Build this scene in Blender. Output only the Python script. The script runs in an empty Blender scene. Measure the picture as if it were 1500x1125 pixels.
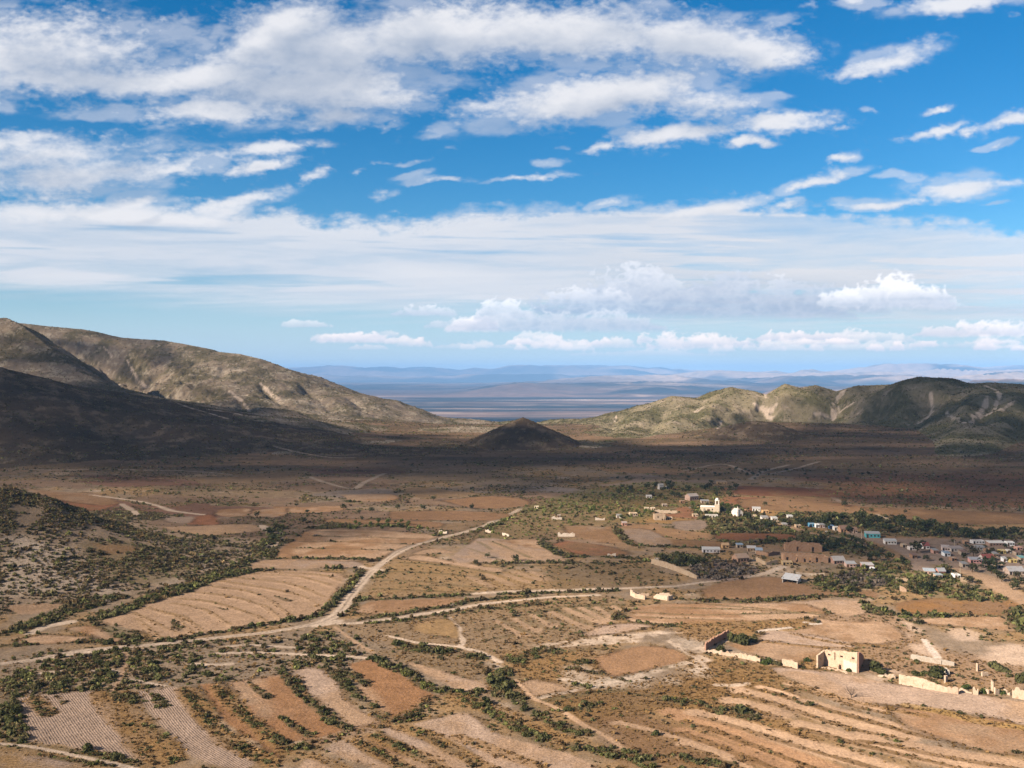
# Desert valley with fields, a village and ruins, seen from a hillside.
import bpy, bmesh, math, random
import numpy as np
from mathutils import Vector, Matrix

random.seed(7)
RNG = np.random.default_rng(11)
CAM_Z = 100.0           # eye height over the valley floor, metres
FOC = 1500.0            # focal length in pixels of the 1500 px wide photograph
HX, HY = 750.0, 545.0   # principal point, the horizon line


def _hash(xi, yi, seed):
    h = (xi.astype(np.int64) * 374761393 + yi.astype(np.int64) * 668265263 + seed * 974634777) & 0xFFFFFFFF
    h = ((h ^ (h >> 13)) * 1274126177) & 0xFFFFFFFF
    h = ((h ^ (h >> 16)) * 2246822519) & 0xFFFFFFFF
    return (h ^ (h >> 15)).astype(np.float64) / 4294967295.0


def vnoise(x, y, seed=0):
    xf = np.floor(x); yf = np.floor(y)
    tx = x - xf; ty = y - yf
    tx = tx * tx * tx * (tx * (tx * 6 - 15) + 10); ty = ty * ty * ty * (ty * (ty * 6 - 15) + 10)
    xi = xf.astype(np.int64); yi = yf.astype(np.int64)
    a = _hash(xi, yi, seed); b = _hash(xi + 1, yi, seed)
    c = _hash(xi, yi + 1, seed); d = _hash(xi + 1, yi + 1, seed)
    return (a + (b - a) * tx) * (1 - ty) + (c + (d - c) * tx) * ty


def fbm(x, y, octaves=5, seed=0, gain=0.5, lac=2.03):
    s = 0.0; amp = 1.0; tot = 0.0
    x = np.asarray(x, float); y = np.asarray(y, float)
    for o in range(octaves):
        s = s + amp * vnoise(x + o * 17.3, y - o * 9.1, seed + o * 101)
        tot += amp
        amp *= gain
        x, y = (x * 0.8 - y * 0.6) * lac, (x * 0.6 + y * 0.8) * lac
    return s / tot


def sfbm(x, y, octaves=5, seed=0, gain=0.5, lac=2.03):
    """fbm without the rotation, keeps anisotropy"""
    s = 0.0; amp = 1.0; tot = 0.0
    x = np.asarray(x, float); y = np.asarray(y, float)
    for o in range(octaves):
        s = s + amp * vnoise(x + o * 17.3, y - o * 9.1, seed + o * 101)
        tot += amp
        amp *= gain
        x = x * lac; y = y * lac
    return s / tot


def sstep(a, b, x):
    t = np.clip((x - a) / (b - a), 0, 1)
    return t * t * (3 - 2 * t)


def lerp(a, b, t):
    return a + (b - a) * t
# ---------------------------------------------------------------- clouds of the sky dome
CLOUDS = [  # px, py, rx, ry, tilt (deg, + = right end up), strength, softness of outline
    (60, 75, 210, 62, 0, .95), (190, 55, 80, 36, 18, .6), (140, 112, 230, 26, 0, .9), (300, 105, 120, 26, 0, .8), (10, 150, 34, 14, 0, .5),
    (400, 45, 120, 58, 22, 1.05), (470, 70, 170, 62, 5, 1.0), (640, 55, 190, 58, 0, 1.0), (820, 50, 200, 48, 0, .95),
    (900, 28, 120, 36, 0, .6), (990, 62, 120, 46, 0, .9), (1095, 78, 95, 30, -6, 1.0), (1000, 18, 70, 20, 0, .45), (1130, 40, 60, 12, 10, .45),
    (440, 125, 190, 46, 0, 1.0), (490, 170, 70, 24, 0, .9), (560, 145, 100, 34, 0, .7), (560, 186, 36, 9, 0, .6),
    (320, 160, 120, 30, 0, .85), (170, 160, 110, 22, 0, .35), (640, 195, 60, 10, 8, .55),
    (860, 152, 190, 40, 7, 1.1), (950, 130, 90, 30, 8, .7), (1060, 155, 90, 26, 2, .8), (700, 160, 80, 20, 8, .7), (990, 200, 95, 18, 4, 1.0), (872, 221, 32, 10, 16, .8),
    (1160, 182, 70, 16, 5, .95), (1104, 214, 34, 8, 8, .8), (1210, 165, 26, 10, 5, .5), (1130, 150, 50, 9, 10, .5),
    (1240, 105, 40, 14, 10, .7), (1300, 92, 72, 20, 14, .85), (1275, 110, 50, 10, 10, .8), (1330, 85, 40, 14, 10, .6),
    (1390, 5, 95, 20, 8, 1.0), (1243, 4, 36, 13, 0, .8), (1180, 10, 16, 9, 0, .4), (1468, 26, 14, 7, 0, .35),
    (1375, 156, 20, 6, 12, .5), (1376, 192, 48, 9, 12, .8), (1476, 178, 34, 11, 24, .85), (1424, 192, 22, 5, 8, .6), (1462, 212, 34, 7, 8, .65), (1285, 157, 18, 5, 6, .35), (1245, 187, 16, 6, 0, .4),
    (1210, 263, 62, 11, 14, .95), (1172, 272, 26, 10, 10, .8), (1236, 233, 26, 7, 14, .75), (1165, 298, 25, 8, 14, .8),
    (1410, 275, 78, 19, 6, 1.05), (1290, 297, 74, 9, 4, .95), (1330, 256, 40, 8, 4, .6), (1480, 268, 40, 9, 5, .7), (1460, 300, 26, 5, 4, .4),
    (70, 222, 170, 34, 2, .9), (140, 250, 210, 30, 3, .95), (270, 245, 60, 14, 12, .85), (60, 195, 80, 14, 0, .7), (190, 212, 60, 10, 6, .5),
    (390, 218, 62, 14, 0, .75), (390, 246, 46, 10, 8, .85), (470, 213, 40, 9, 0, .5), (480, 260, 26, 9, 18, .6),
    (90, 283, 60, 12, 6, .4), (615, 262, 34, 7, 8, .6), (640, 271, 50, 7, 4, .65), (600, 243, 40, 6, 8, .4), (660, 222, 24, 7, 5, .4), (544, 256, 18, 6, 0, .4), (800, 247, 26, 8, 0, .65), (765, 266, 62, 5, 6, .6), (820, 222, 20, 5, 0, .35), (567, 290, 20, 9, 0, .45),
    (200, 292, 50, 14, 16, .9), (60, 312, 70, 17, 0, .8), (170, 310, 110, 18, 5, .9), (350, 300, 95, 13, 12, .9), (270, 318, 80, 14, 0, .9),
    (1050, 305, 90, 12, 9, .8), (880, 300, 40, 8, 14, .7),
]
LOW = [  # the low cumulus row: px, py of the flat base, rx, height, strength, brightness
    (1010, 458, 250, 58, .85, .38), (930, 440, 90, 56, .8, .62), (860, 448, 70, 30, .8, .7), (1180, 452, 130, 46, .8, .4), (1310, 446, 92, 42, 1.15, 1.25), (1350, 438, 50, 22, .9, 1.2), (1230, 446, 36, 22, .9, 1.1),
    (692, 482, 40, 24, 1.0, 1.2), (742, 466, 50, 26, .8, .9), (620, 460, 50, 18, .75, 1.0), (830, 482, 150, 26, .8, .45), (660, 478, 40, 16, .6, .8),
    (520, 499, 60, 18, .9, 1.15), (480, 498, 26, 14, .7, 1.1), (450, 478, 40, 11, .55, 1.05), (565, 493, 24, 12, .5, 1.0),
    (810, 508, 30, 17, .65, 1.0), (900, 508, 44, 13, .55, .95), (1010, 508, 66, 24, .8, 1.05), (1060, 506, 60, 19, .8, 1.0), (1170, 498, 78, 20, .9, 1.1), (1235, 496, 50, 16, .7, 1.0), (1130, 512, 22, 14, .6, 1.0), (1420, 490, 84, 24, .9, 1.1), (1480, 490, 60, 19, .8, 1.05), (1290, 500, 60, 13, .5, .9), (700, 509, 70, 9, .35, .9), (540, 511, 30, 8, .35, 1.0), (950, 520, 120, 9, .3, .9), (1240, 512, 120, 10, .4, .9), (1420, 508, 120, 10, .4, .85),
]

for _k in range(46):
    _r = [float(q) for q in np.random.default_rng(300 + _k).random(5)]
    LOW.append((560 + 960 * _r[0], 497 + 17 * _r[1], 9 + 26 * _r[2] ** 2, 6 + 9 * _r[3], .35 + .5 * _r[4], .95 + .25 * _r[2]))


def sky_clouds(px, py):
    """alpha and linear RGB of the cloud cover in the direction of photo pixel (px, py)"""
    up = np.maximum((HY - py) / FOC, 0.0) + 0.075
    X = (px - HX) / FOC / up; Z = 1.0 / up
    wx = fbm(X * 1.3, Z * 1.3, 4, 5) - .5; wz = fbm(X * 1.3 + 9, Z * 1.3, 4, 6) - .5
    w2x = fbm(px / 42.0, py / 30.0, 5, 7, .55) - .5; w2y = fbm(px / 42.0 + 31, py / 30.0, 5, 8, .55) - .5
    k = np.clip(up / .25, .2, 1.4)
    wpx = px + (60 * wx + 34 * w2x) * k; wpy = py + (26 * wz + 15 * w2y) * k
    # streaks climb to the right
    sx = X * 1.0 - Z * .35
    n_big = fbm(X * 2.2 + wx, Z * 2.2 + wz, 7, 21, .55)
    n_str = sfbm(sx * 1.6 + wx * .8, Z * 5.2 + X * 1.2 + wz * .8, 6, 33, .55)
    n_fine = fbm(px / 17.0, py / 9.0, 5, 44, .6)
    n = .42 * n_big + .33 * n_str + .25 * n_fine

    def layout(qx, qy):
        L = np.zeros_like(qx)
        for c in CLOUDS:
            cx, cy, rx, ry, tilt, s = c[:6]
            t = math.radians(tilt); ct, st = math.cos(t), math.sin(t)
            sel = np.abs(qx - cx) < rx * 2.6 + ry
            if not sel.any():
                continue
            dx = qx[sel] - cx; dy = qy[sel] - cy
            a = (dx * ct - dy * st) / rx; b = (dx * st + dy * ct) / ry
            b = np.where(b > 0, b * 1.1, b)
            g = s * np.exp(-(a * a + b * b) * 1.15)
            L[sel] = np.maximum(L[sel], g) + .22 * np.minimum(L[sel], g)
        return L
    L = layout(wpx, wpy)
    nd = .36 * n_big + .34 * n_str + .30 * n_fine
    d = L * 1.5 + (nd - .5) * 2.6 * (.35 + .65 * np.clip(L * 2.2, 0, 1)) * (1 - .45 * sstep(.7, 1.1, L)) - .42
    small = fbm(px / 9.0 - py / 16.0, py / 5.0, 4, 55, .6)
    d = d + (small - .5) * .7 * sstep(.9, .3, L)
    soft0 = fbm(px / 60.0 + 3, py / 24.0, 5, 57, .55)
    # ragged fringe and thin veils round the masses
    a1 = sstep(-.16, 1.12, d)
    a1 = np.clip(a1, 0, 1) ** .9
    veil = sstep(.10, .5, L + (soft0 - .5) * 1.3) * np.clip(.26 + 1.3 * (soft0 - .5), 0, .45)
    a1 = np.maximum(a1, veil * sstep(.06, .3, L))
    # light: thick parts go grey towards their lower side
    Lu = layout(wpx - 8, wpy - 30)
    thick = np.clip(L, 0, 1.3); above = np.clip(Lu, 0, 1.3)
    soft = fbm(px / 70.0 + wx, py / 34.0, 4, 47, .5)
    lit = np.clip(.86 - .46 * sstep(.3, 1.1, above) * thick + .75 * (soft - .5) + .35 * (n_big - .5) + .22 * (n_fine - .5) + .36 * (thick - above), 0, 1.1)
    # veil of far stratus
    xs = [-2500, -600, 0, 200, 300, 420, 480, 600, 700, 830, 950, 1050, 1150, 1250, 1400, 1500, 2200, 4000]
    ys = [300, 290, 288, 294, 312, 303, 316, 318, 304, 300, 294, 290, 298, 311, 321, 334, 320, 300]
    top = np.interp(wpx, xs, ys) + (n_str - .5) * 18 + (n_fine - .5) * 26 + (soft - .5) * 20
    bot = np.interp(px, [-2500, 0, 300, 600, 800, 1000, 1500, 4000], [440, 430, 452, 462, 470, 478, 482, 470])
    band = sstep(-3, 22, py - top) * (1 - sstep(-38, 22, py - bot - 26 * (n_str - .5)))
    n_band = sfbm(X * .55 + wx * .6, Z * 1.5 - X * .25 + wz, 6, 63, .55)
    thin = 1.0 + .55 * (n_band - .5) + .35 * (n_str - .5) + .4 * (n_big - .5) - .55 * sstep(360, 470, py) * (px < 500) * (1 - sstep(250, 500, px)) 
    gaps = sstep(.50, .62, sfbm(X * .7 + 3, Z * 3.1 - X * .3, 5, 71)) * .38
    a2 = band * np.clip(thin - gaps, .18, .97)
    lit2 = np.clip(.74 + .75 * (n_band - .5) + .25 * (n_str - .5) + .24 * (1 - sstep(0, 34, py - top)), .5, 1.1)
    # haze lifting off the horizon
    a3 = .78 * sstep(380, 540, py)
    # low cumulus with flat bases
    aL = np.zeros_like(px); lL = np.zeros_like(px); pk = np.zeros_like(px)
    nl = .5 * fbm(px / 30.0, py / 17.0, 6, 88, .58) + .5 * (1 - 1.2 * np.abs(2 * fbm(px / 16.0, py / 11.0, 4, 89, .5) - 1))
    nl2 = fbm(px / 60.0 + 5, py / 40.0, 5, 91, .55)
    for cx, by, rx, h, s, br in LOW:
        sel = (np.abs(px - cx) < rx * 1.5) & (py < by + 16) & (py > by - h * 1.7)
        if not sel.any():
            continue
        x = (px[sel] - cx) / rx; y = (by - py[sel]) / h
        prof = np.sqrt(np.clip(1 - x * x, 0, 1)) * (.45 + 1.1 * nl2[sel])
        e = prof - np.maximum(y, 0) + (nl[sel] - .5) * 1.15 - .12
        a = s * sstep(0, .42, e) * sstep(-.26, .06, y + (nl[sel] - .5) * .25) * sstep(1.5, .85, np.abs(x))
        li = br * (.35 + .8 * np.clip(y, 0, 1.2)) + .45 * (nl[sel] - .5) + .4 * br * sstep(.35, .02, e)
        new = a > aL[sel]
        lL[sel] = lL[sel] * (1 - np.clip(a, 0, 1)) + li * np.clip(a, 0, 1)
        aL[sel] = np.maximum(aL[sel], np.clip(a, 0, 1))
    lL = np.where(aL > 0, lL / np.maximum(aL, .35), 0)
    shade = np.array([.36, .45, .60]); white = np.array([.84, .85, .90]); pink = np.array([1.08, .89, .82])

    def colour(l, lo=shade, hi=white):
        return lo + (hi - lo) * np.clip(l, 0, 1.1)[..., None]
    rgb = np.zeros(px.shape + (3,)); alpha = np.zeros_like(px)

    def over(c, a):
        nonlocal rgb, alpha
        rgb = c * a[..., None] + rgb * (1 - a[..., None])
        alpha = a + alpha * (1 - a)
    over(np.broadcast_to(np.array([.56, .74, .92]), rgb.shape), a3)
    over(colour(lit2, np.array([.50, .62, .78])), a2)
    warm = sstep(440, 520, py)[..., None]
    lo = np.array([.33, .46, .67]) * (1 - warm) + np.array([.52, .63, .80]) * warm
    over(colour(np.clip(lL, 0, 1.15), lo, white * 1.3 * (1 - warm) + pink * 1.3 * warm), np.clip(aL, 0, 1) * .95)
    over(colour(lit), a1 * .96)
    rgb = rgb / np.maximum(alpha, 1e-3)[..., None]
    return alpha, rgb
# ---------------------------------------------------------------- terrain heights
def wpt(px, py, d):
    return ((px - HX) / FOC * d, d, CAM_Z + (HY - py) / FOC * d)


RIDGES = [  # crest (px, py, distance), half width towards the viewer, seed, gully depth
    dict(c=[(-420, 420, 2600), (-200, 455, 2550), (30, 473, 2500), (75, 478, 2500), (120, 482, 2500), (175, 492, 2470), (240, 497, 2450), (310, 511, 2400), (318, 515, 2390), (350, 518, 2350), (383, 526, 2310), (400, 532, 2300), (417, 539, 2290), (450, 554, 2260), (480, 568, 2240), (506, 577, 2220), (530, 578, 2200), (557, 589, 2175), (587, 601, 2155), (617, 612, 2125), (634, 621, 2110), (653, 633, 2090), (668, 641, 2060), (690, 652, 2040)], w=640, seed=3, g=.30, side='L'),
    dict(c=[(-420, 470, 2100), (-160, 478, 2050), (-40, 470, 2020), (8, 465, 2000), (30, 475, 1970), (55, 494, 1930), (75, 510, 1890), (105, 535, 1820), (150, 559, 1730), (200, 575, 1660), (250, 588, 1600)], w=430, seed=4, g=.25, side='L'),
    dict(c=[(-500, 440, 1500), (-200, 498, 1430), (0, 538, 1400), (60, 552, 1420), (110, 565, 1450), (180, 575, 1480), (240, 585, 1500), (370, 608, 1550), (450, 624, 1580), (530, 637, 1600), (640, 650, 1640)], w=410, seed=5, g=.22, side='L'),
    dict(c=[(760, 648, 1950), (790, 640, 1980), (830, 619, 2000), (870, 612, 2010), (905, 603, 2010), (950, 591, 2010), (985, 580, 2010), (1020, 583, 2010), (1045, 573, 2010), (1070, 567, 2005), (1100, 572, 2000), (1122, 577, 2000), (1150, 562, 1990), (1172, 568, 1985), (1195, 564, 1980), (1225, 573, 1970), (1255, 565, 1950), (1310, 563, 1920), (1345, 552, 1880), (1395, 554, 1850), (1420, 562, 1830), (1450, 560, 1800), (1500, 563, 1760), (1620, 556, 1680), (1900, 540, 1500)], w=470, seed=6, g=.85, side='R'),
    dict(c=[(-420, 600, 560), (-120, 672, 560), (0, 711, 560), (60, 726, 565), (110, 743, 575), (150, 761, 585), (190, 777, 600), (250, 792, 620)], w=150, seed=8, g=.25, side='N'),
]


def _nearest(P, X, Y):
    """distance to polyline P (n,3 array), interpolated z, arclength, signed side"""
    best = np.full(X.shape, 1e18); s = np.zeros(X.shape); sg = np.zeros(X.shape)
    acc = 0.0; D = []; Z = []
    for i in range(len(P) - 1):
        ax, ay, az = P[i]; bx, by, bz = P[i + 1]
        dx, dy = bx - ax, by - ay
        L = math.hypot(dx, dy)
        t = ((X - ax) * dx + (Y - ay) * dy) / (L * L)
        t = np.clip(t, 0, 1)
        qx, qy = X - (ax + t * dx), Y - (ay + t * dy)
        dd = qx * qx + qy * qy
        m = dd < best
        best = np.where(m, dd, best)
        D.append(np.sqrt(dd).astype(np.float32)); Z.append((az + (bz - az) * t).astype(np.float32))
        s = np.where(m, acc + t * L, s)
        sg = np.where(m, np.sign(dx * qy - dy * qx), sg)
        acc += L
    dm = np.sqrt(best); zn = np.zeros(X.shape); wn = np.zeros(X.shape)
    tau = np.maximum(2.0, dm * .16)
    for d, zz in zip(D, Z):     # blend over the segments so the flanks have no steps
        w = np.exp(-(d - dm) / tau); zn += w * zz; wn += w
    z = zn / wn
    return np.sqrt(best), z, s, sg


for r in RIDGES:
    r['P'] = np.array([wpt(*c) for c in r['c']])

CONES = [  # px, py of the top, distance, radius, kind of profile
    (766, 611, 1400, 104, 'cone'), (1110, 617, 1500, 78, 'dome'), (695, 624, 1760, 85, 'dome'), (836, 646, 1400, 60, 'dome'), (724, 630, 1740, 50, 'dome'), (660, 641, 1700, 60, 'dome'),
]


def base_floor(X, Y):
    z = 9.0 * sstep(1000, 1600, Y) * sstep(60, 500, X) + 8.0 * sstep(900, 1500, Y) * sstep(-40, -420, X)
    z = z + (fbm(X / 140.0, Y / 140.0, 3, 61) - .5) * 2.6 * sstep(230, 420, Y)
    z = z - 262.0 * sstep(1900, 3700, Y)
    up = np.clip(98.0 - .56 * np.hypot(Y, X * .45), -60, 98)
    return np.maximum(z, np.where(Y < 230, up, -400))


def heights(X, Y):
    b = base_floor(X, Y)
    h = b.copy(); zone = np.zeros(X.shape, np.int8)
    for k, r in enumerate(RIDGES):
        lo = r['P'].min(0); hi = r['P'].max(0); m = r['w'] * 1.7
        sel = (X > lo[0] - m) & (X < hi[0] + m) & (Y > lo[1] - m) & (Y < hi[1] + m)
        if not sel.any():
            continue
        x, y = X[sel], Y[sel]
        wob = 46 * (r['w'] / 450.0)
        xx = x + (fbm(x / 170, y / 170, 4, 70 + k) - .5) * wob * 2
        t, zc, s, sg = _nearest(r['P'], x, y)
        tw, zc2, s2, sg2 = _nearest(r['P'], xx, y)
        mixw = sstep(20, 120, t)
        tt = t + (tw - t) * mixw
        ex, ey = r['P'][-1][0] - r['P'][0][0], r['P'][-1][1] - r['P'][0][1]; el = math.hypot(ex, ey); s2 = (x * ex + y * ey) / el
        gul = 1 - r['g'] + 2 * r['g'] * vnoise(s2 / 115.0 + tt / 900, s2 * 0 + r['seed'] * 7.7, r['seed'])
        gul = gul * (1 - .22 * r['g'] + .5 * r['g'] * vnoise(s2 / 38.0 + tt / 300, np.full_like(s2, 3.3), r['seed'] + 9))
        u = tt / (r['w'] * np.where(sg > 0, .9, 1.0) * lerp(1.0, gul, sstep(0, 160, tt)))
        p = np.clip(1 - u, 0, 1)
        p = np.where(u < 1, .55 * (1 - sstep(0, 1, u)) + .45 * p ** 1.7, 0)
        zr = b[sel] + (zc - b[sel]) * p
        zr = zr + (fbm(x / 75, y / 75, 5, 40 + k) - .5) * np.where(k == 3, 24, 17) * sstep(8, 110, t) * np.clip(p * 3, 0, 1) * (r['w'] / 500.0)
        zr = np.where(p > 0, zr, -1e4)
        hh = h[sel]; zz = zone[sel]
        win = zr > hh + .6
        kk = 14.0 * (r['w'] / 500.0) * np.clip(p * 5, 1e-3, 1)
        d = np.clip(.5 + .5 * (zr - hh) / kk, 0, 1)
        sm = hh * (1 - d) + zr * d + kk * d * (1 - d) * .5
        h[sel] = np.where(p > 0, np.maximum(np.where(zr < hh - kk, hh, sm), hh), hh)
        zz[win] = k + 1
        zone[sel] = zz
    for k, (px, py, d, R, kind) in enumerate(CONES):
        cx, cy, cz = wpt(px, py, d)
        sel = (np.abs(X - cx) < R * 2.2) & (np.abs(Y - cy) < R * 2.2)
        x, y = X[sel], Y[sel]
        ang = np.arctan2(y - cy, x - cx)
        rr = np.hypot(x - cx, y - cy) * (1 + (.05 if kind == 'cone' else .12) * (vnoise(np.cos(ang) * 3 + 9, np.sin(ang) * 3 + k * 5, 17) - .5) * 2)
        u = rr / R
        p = .86 * np.clip(1 - u * 1.18, 0, 1) + .14 * np.exp(-(u * 1.1) ** 1.5) if kind == 'cone' else np.exp(-(u * 1.35) ** 2.1)
        p = np.clip((p - .03) / .97, 0, 1)
        zr = b[sel] + (cz - b[sel]) * p
        zr = zr + (fbm(x / 24, y / 24, 4, 140 + k) - .5) * (1.2 if kind == 'cone' else 4) * np.clip(p * 4, 0, 1) * sstep(.02, .4, u)
        w = zr > h[sel] + .4
        h[sel] = np.maximum(h[sel], zr)
        zz = zone[sel]; zz[w] = 10 + k; zone[sel] = zz
    return h, zone


# the sheet: columns fan out from the viewpoint, rows get finer close by
_u = np.concatenate([np.linspace(-1.25, -.56, 36)[:-1], np.linspace(-.56, .56, 1400), np.linspace(.56, 1.25, 36)[1:]])
_rows = [70.0]
while _rows[-1] < 4300:
    y = _rows[-1]
    _rows.append(y + (8.0 if y < 236 else min(y * y / 150000.0 * .86, 4.0) if y < 2750 else min(4.0 + (y - 2750) * .03, 40)))
_rows = np.array(_rows)
NU, NR = len(_u), len(_rows)
GU, GY = np.meshgrid(_u, _rows)
GX = GU * GY
GH, GZONE = heights(GX, GY)
GV = (GH - CAM_Z) / GY
RUNMAX = np.maximum.accumulate(GV, axis=0)


def ground_at(px, py):
    """world point of the terrain seen in the direction of a photo pixel"""
    u = (px - HX) / FOC; v = (HY - py) / FOC
    c = min(max(int(np.searchsorted(_u, u)), 1), NU - 1)
    c = c if abs(_u[c] - u) < abs(_u[c - 1] - u) else c - 1
    col = RUNMAX[:, c]
    r = int(np.searchsorted(col, v))
    if r <= 0:
        r = 1
    if r >= NR:
        r = NR - 1
    a, b = GV[r - 1, c], GV[r, c]
    t = 0.0 if abs(b - a) < 1e-9 else min(max((v - a) / (b - a), 0), 1)
    y = _rows[r - 1] + (_rows[r] - _rows[r - 1]) * t
    z = GH[r - 1, c] + (GH[r, c] - GH[r - 1, c]) * t
    return (u * y, y, z)


GULLIES = [  # photo polyline, depth, width (metres)
    ([(92, 502), (128, 517), (162, 527), (190, 543), (214, 562), (240, 580)], 46, 80), ([(150, 508), (165, 525), (187, 541)], 14, 26), ([(235, 545), (243, 567), (247, 585)], 13, 24), ([(290, 520), (270, 545), (255, 575)], 9, 22), ([(382, 562), (398, 578), (430, 598)], 13, 20), ([(337, 573), (353, 587), (365, 603)], 8, 15), ([(440, 560), (470, 585), (500, 605)], 8, 18), ([(510, 580), (530, 597), (560, 612)], 8, 20), ([(330, 535), (310, 560), (300, 585)], 6, 18),
    ([(1230, 574), (1227, 587), (1221, 617)], 16, 26), ([(1250, 590), (1235, 606), (1222, 618)], 9, 16), ([(1193, 606), (1222, 614)], 7, 14), ([(1266, 594), (1245, 610)], 7, 14), ([(1105, 592), (1120, 600), (1130, 613)], 8, 24), ([(1137, 594), (1128, 607)], 8, 14), ([(1108, 573), (1122, 584)], 7, 14), ([(1030, 586), (1020, 604), (1000, 625)], 9, 28), ([(1083, 580), (1060, 605), (1050, 628)], 8, 28), ([(1057, 616), (1048, 630)], 6, 14), ([(903, 608), (901, 620), (890, 636)], 8, 18), ([(975, 596), (960, 615), (935, 640)], 10, 24), ([(1150, 585), (1170, 600), (1185, 612)], 9, 20),
    ([(1363, 574), (1365, 604), (1347, 620)], 18, 28), ([(1447, 580), (1440, 600), (1427, 612), (1405, 622)], 18, 28), ([(1463, 577), (1457, 600)], 9, 16), ([(1487, 587), (1467, 600), (1430, 612)], 10, 18), ([(1387, 604), (1410, 620)], 8, 16), ([(1310, 575), (1290, 600), (1270, 620)], 13, 26), ([(1400, 568), (1405, 595)], 10, 22),
]
_carve = np.zeros_like(GH)
for pts, dep, wid in GULLIES:
    P = np.array([ground_at(*p) for p in pts])
    P = np.vstack([P[0] + (P[0] - P[1]) * .15, P])
    lo, hi = P.min(0) - 3 * wid, P.max(0) + 3 * wid
    r0, r1 = np.searchsorted(_rows, [lo[1], hi[1]])
    X, Y = GX[r0:r1], GY[r0:r1]; ss = (X > lo[0]) & (X < hi[0])
    x, y = X[ss], Y[ss]
    x = x + (fbm(x / 28, y / 28, 3, 880) - .5) * wid * .9
    best = np.full(x.shape, 1e9); tt = np.zeros(x.shape); acc = 0; tot = np.sum(np.hypot(*np.diff(P[:, :2], axis=0).T))
    for i in range(len(P) - 1):
        dx, dy = P[i + 1][:2] - P[i][:2]; L = math.hypot(dx, dy) + 1e-6
        t = np.clip(((x - P[i][0]) * dx + (y - P[i][1]) * dy) / (L * L), 0, 1); d = np.hypot(x - P[i][0] - t * dx, y - P[i][1] - t * dy)
        m = d < best; best = np.where(m, d, best); tt = np.where(m, (acc + t * L) / tot, tt); acc += L
    g = dep * np.exp(-np.abs(best / wid * 1.15) ** 1.35) * sstep(0, .25, tt) * sstep(1.05, .7, tt)
    sub_ = _carve[r0:r1]; v = sub_[ss]; sub_[ss] = np.maximum(v, g)
_crest = np.where(GV >= RUNMAX - 1e-6, 1.0, 1.0)
GH -= _carve * np.where(GZONE > 0, 1, .3)
GV = (GH - CAM_Z) / GY
RUNMAX = np.maximum.accumulate(GV, axis=0)


def height_at(x, y):
    u = x / y
    c = int(np.clip(np.searchsorted(_u, u) - 1, 0, NU - 2)); r = int(np.clip(np.searchsorted(_rows, y) - 1, 0, NR - 2))
    fu = (u - _u[c]) / (_u[c + 1] - _u[c]); fr = (y - _rows[r]) / (_rows[r + 1] - _rows[r])
    return float((GH[r, c] * (1 - fu) + GH[r, c + 1] * fu) * (1 - fr) + (GH[r + 1, c] * (1 - fu) + GH[r + 1, c + 1] * fu) * fr)
# ---------------------------------------------------------------- scene, camera, light
scene = bpy.context.scene
COL = scene.collection
SUN_AZ, SUN_EL = math.radians(238.0), math.radians(27.0)   # bearing clockwise from +Y, height
SUN_DIR = Vector((math.sin(SUN_AZ) * math.cos(SUN_EL), math.cos(SUN_AZ) * math.cos(SUN_EL), math.sin(SUN_EL)))

cam_d = bpy.data.cameras.new('camera'); cam = bpy.data.objects.new('camera', cam_d); COL.objects.link(cam)
cam_d.sensor_width = 36.0; cam_d.lens = 36.0 * FOC / 1500.0
cam_d.shift_y = -(562.5 - HY) / 1500.0
cam_d.clip_start = 1.0; cam_d.clip_end = 300000.0
cam.location = (0, 0, CAM_Z); cam.rotation_euler = (math.pi / 2, 0, 0)
scene.camera = cam

world = bpy.data.worlds.new('World'); scene.world = world; world.use_nodes = True
wn = world.node_tree
sky = wn.nodes.new('ShaderNodeTexSky'); sky.sky_type = 'NISHITA'; sky.sun_disc = False
sky.sun_elevation = SUN_EL; sky.sun_rotation = SUN_AZ; sky.altitude = 2200; sky.air_density = 1.25; sky.dust_density = .25; sky.ozone_density = 5.0
hs = wn.nodes.new('ShaderNodeHueSaturation'); hs.inputs['Saturation'].default_value = 1.32; hs.inputs['Value'].default_value = 1.0; hs.inputs['Hue'].default_value = .496
wn.links.new(sky.outputs[0], hs.inputs['Color'])
wn.links.new(hs.outputs[0], wn.nodes['Background'].inputs[0]); wn.nodes['Background'].inputs[1].default_value = .054

sl = bpy.data.lights.new('sun', 'SUN'); sl.energy = 4.9; sl.angle = math.radians(.5); sl.color = (1.0, .87, .715)
so = bpy.data.objects.new('sun', sl); COL.objects.link(so)
so.rotation_euler = SUN_DIR.to_track_quat('Z', 'Y').to_euler(); so.location = (-300, -200, 300)

scene.view_settings.view_transform = 'Standard'; scene.view_settings.look = 'None'
scene.view_settings.exposure = 1.15; scene.view_settings.gamma = 1.0
scene.render.engine = 'CYCLES'
scene.cycles.max_bounces = 4; scene.cycles.diffuse_bounces = 2; scene.cycles.glossy_bounces = 1; scene.cycles.transparent_max_bounces = 12
scene.cycles.volume_bounces = 0
scene.cycles.use_denoising = True
scene.render.use_persistent_data = False


# ---------------------------------------------------------------- objects and meshes
def tag(o, label=None, cat=None, group=None, kind=None):
    if label: o['label'] = label
    if cat: o['category'] = cat
    if group: o['group'] = group
    if kind: o['kind'] = kind
    return o


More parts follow.
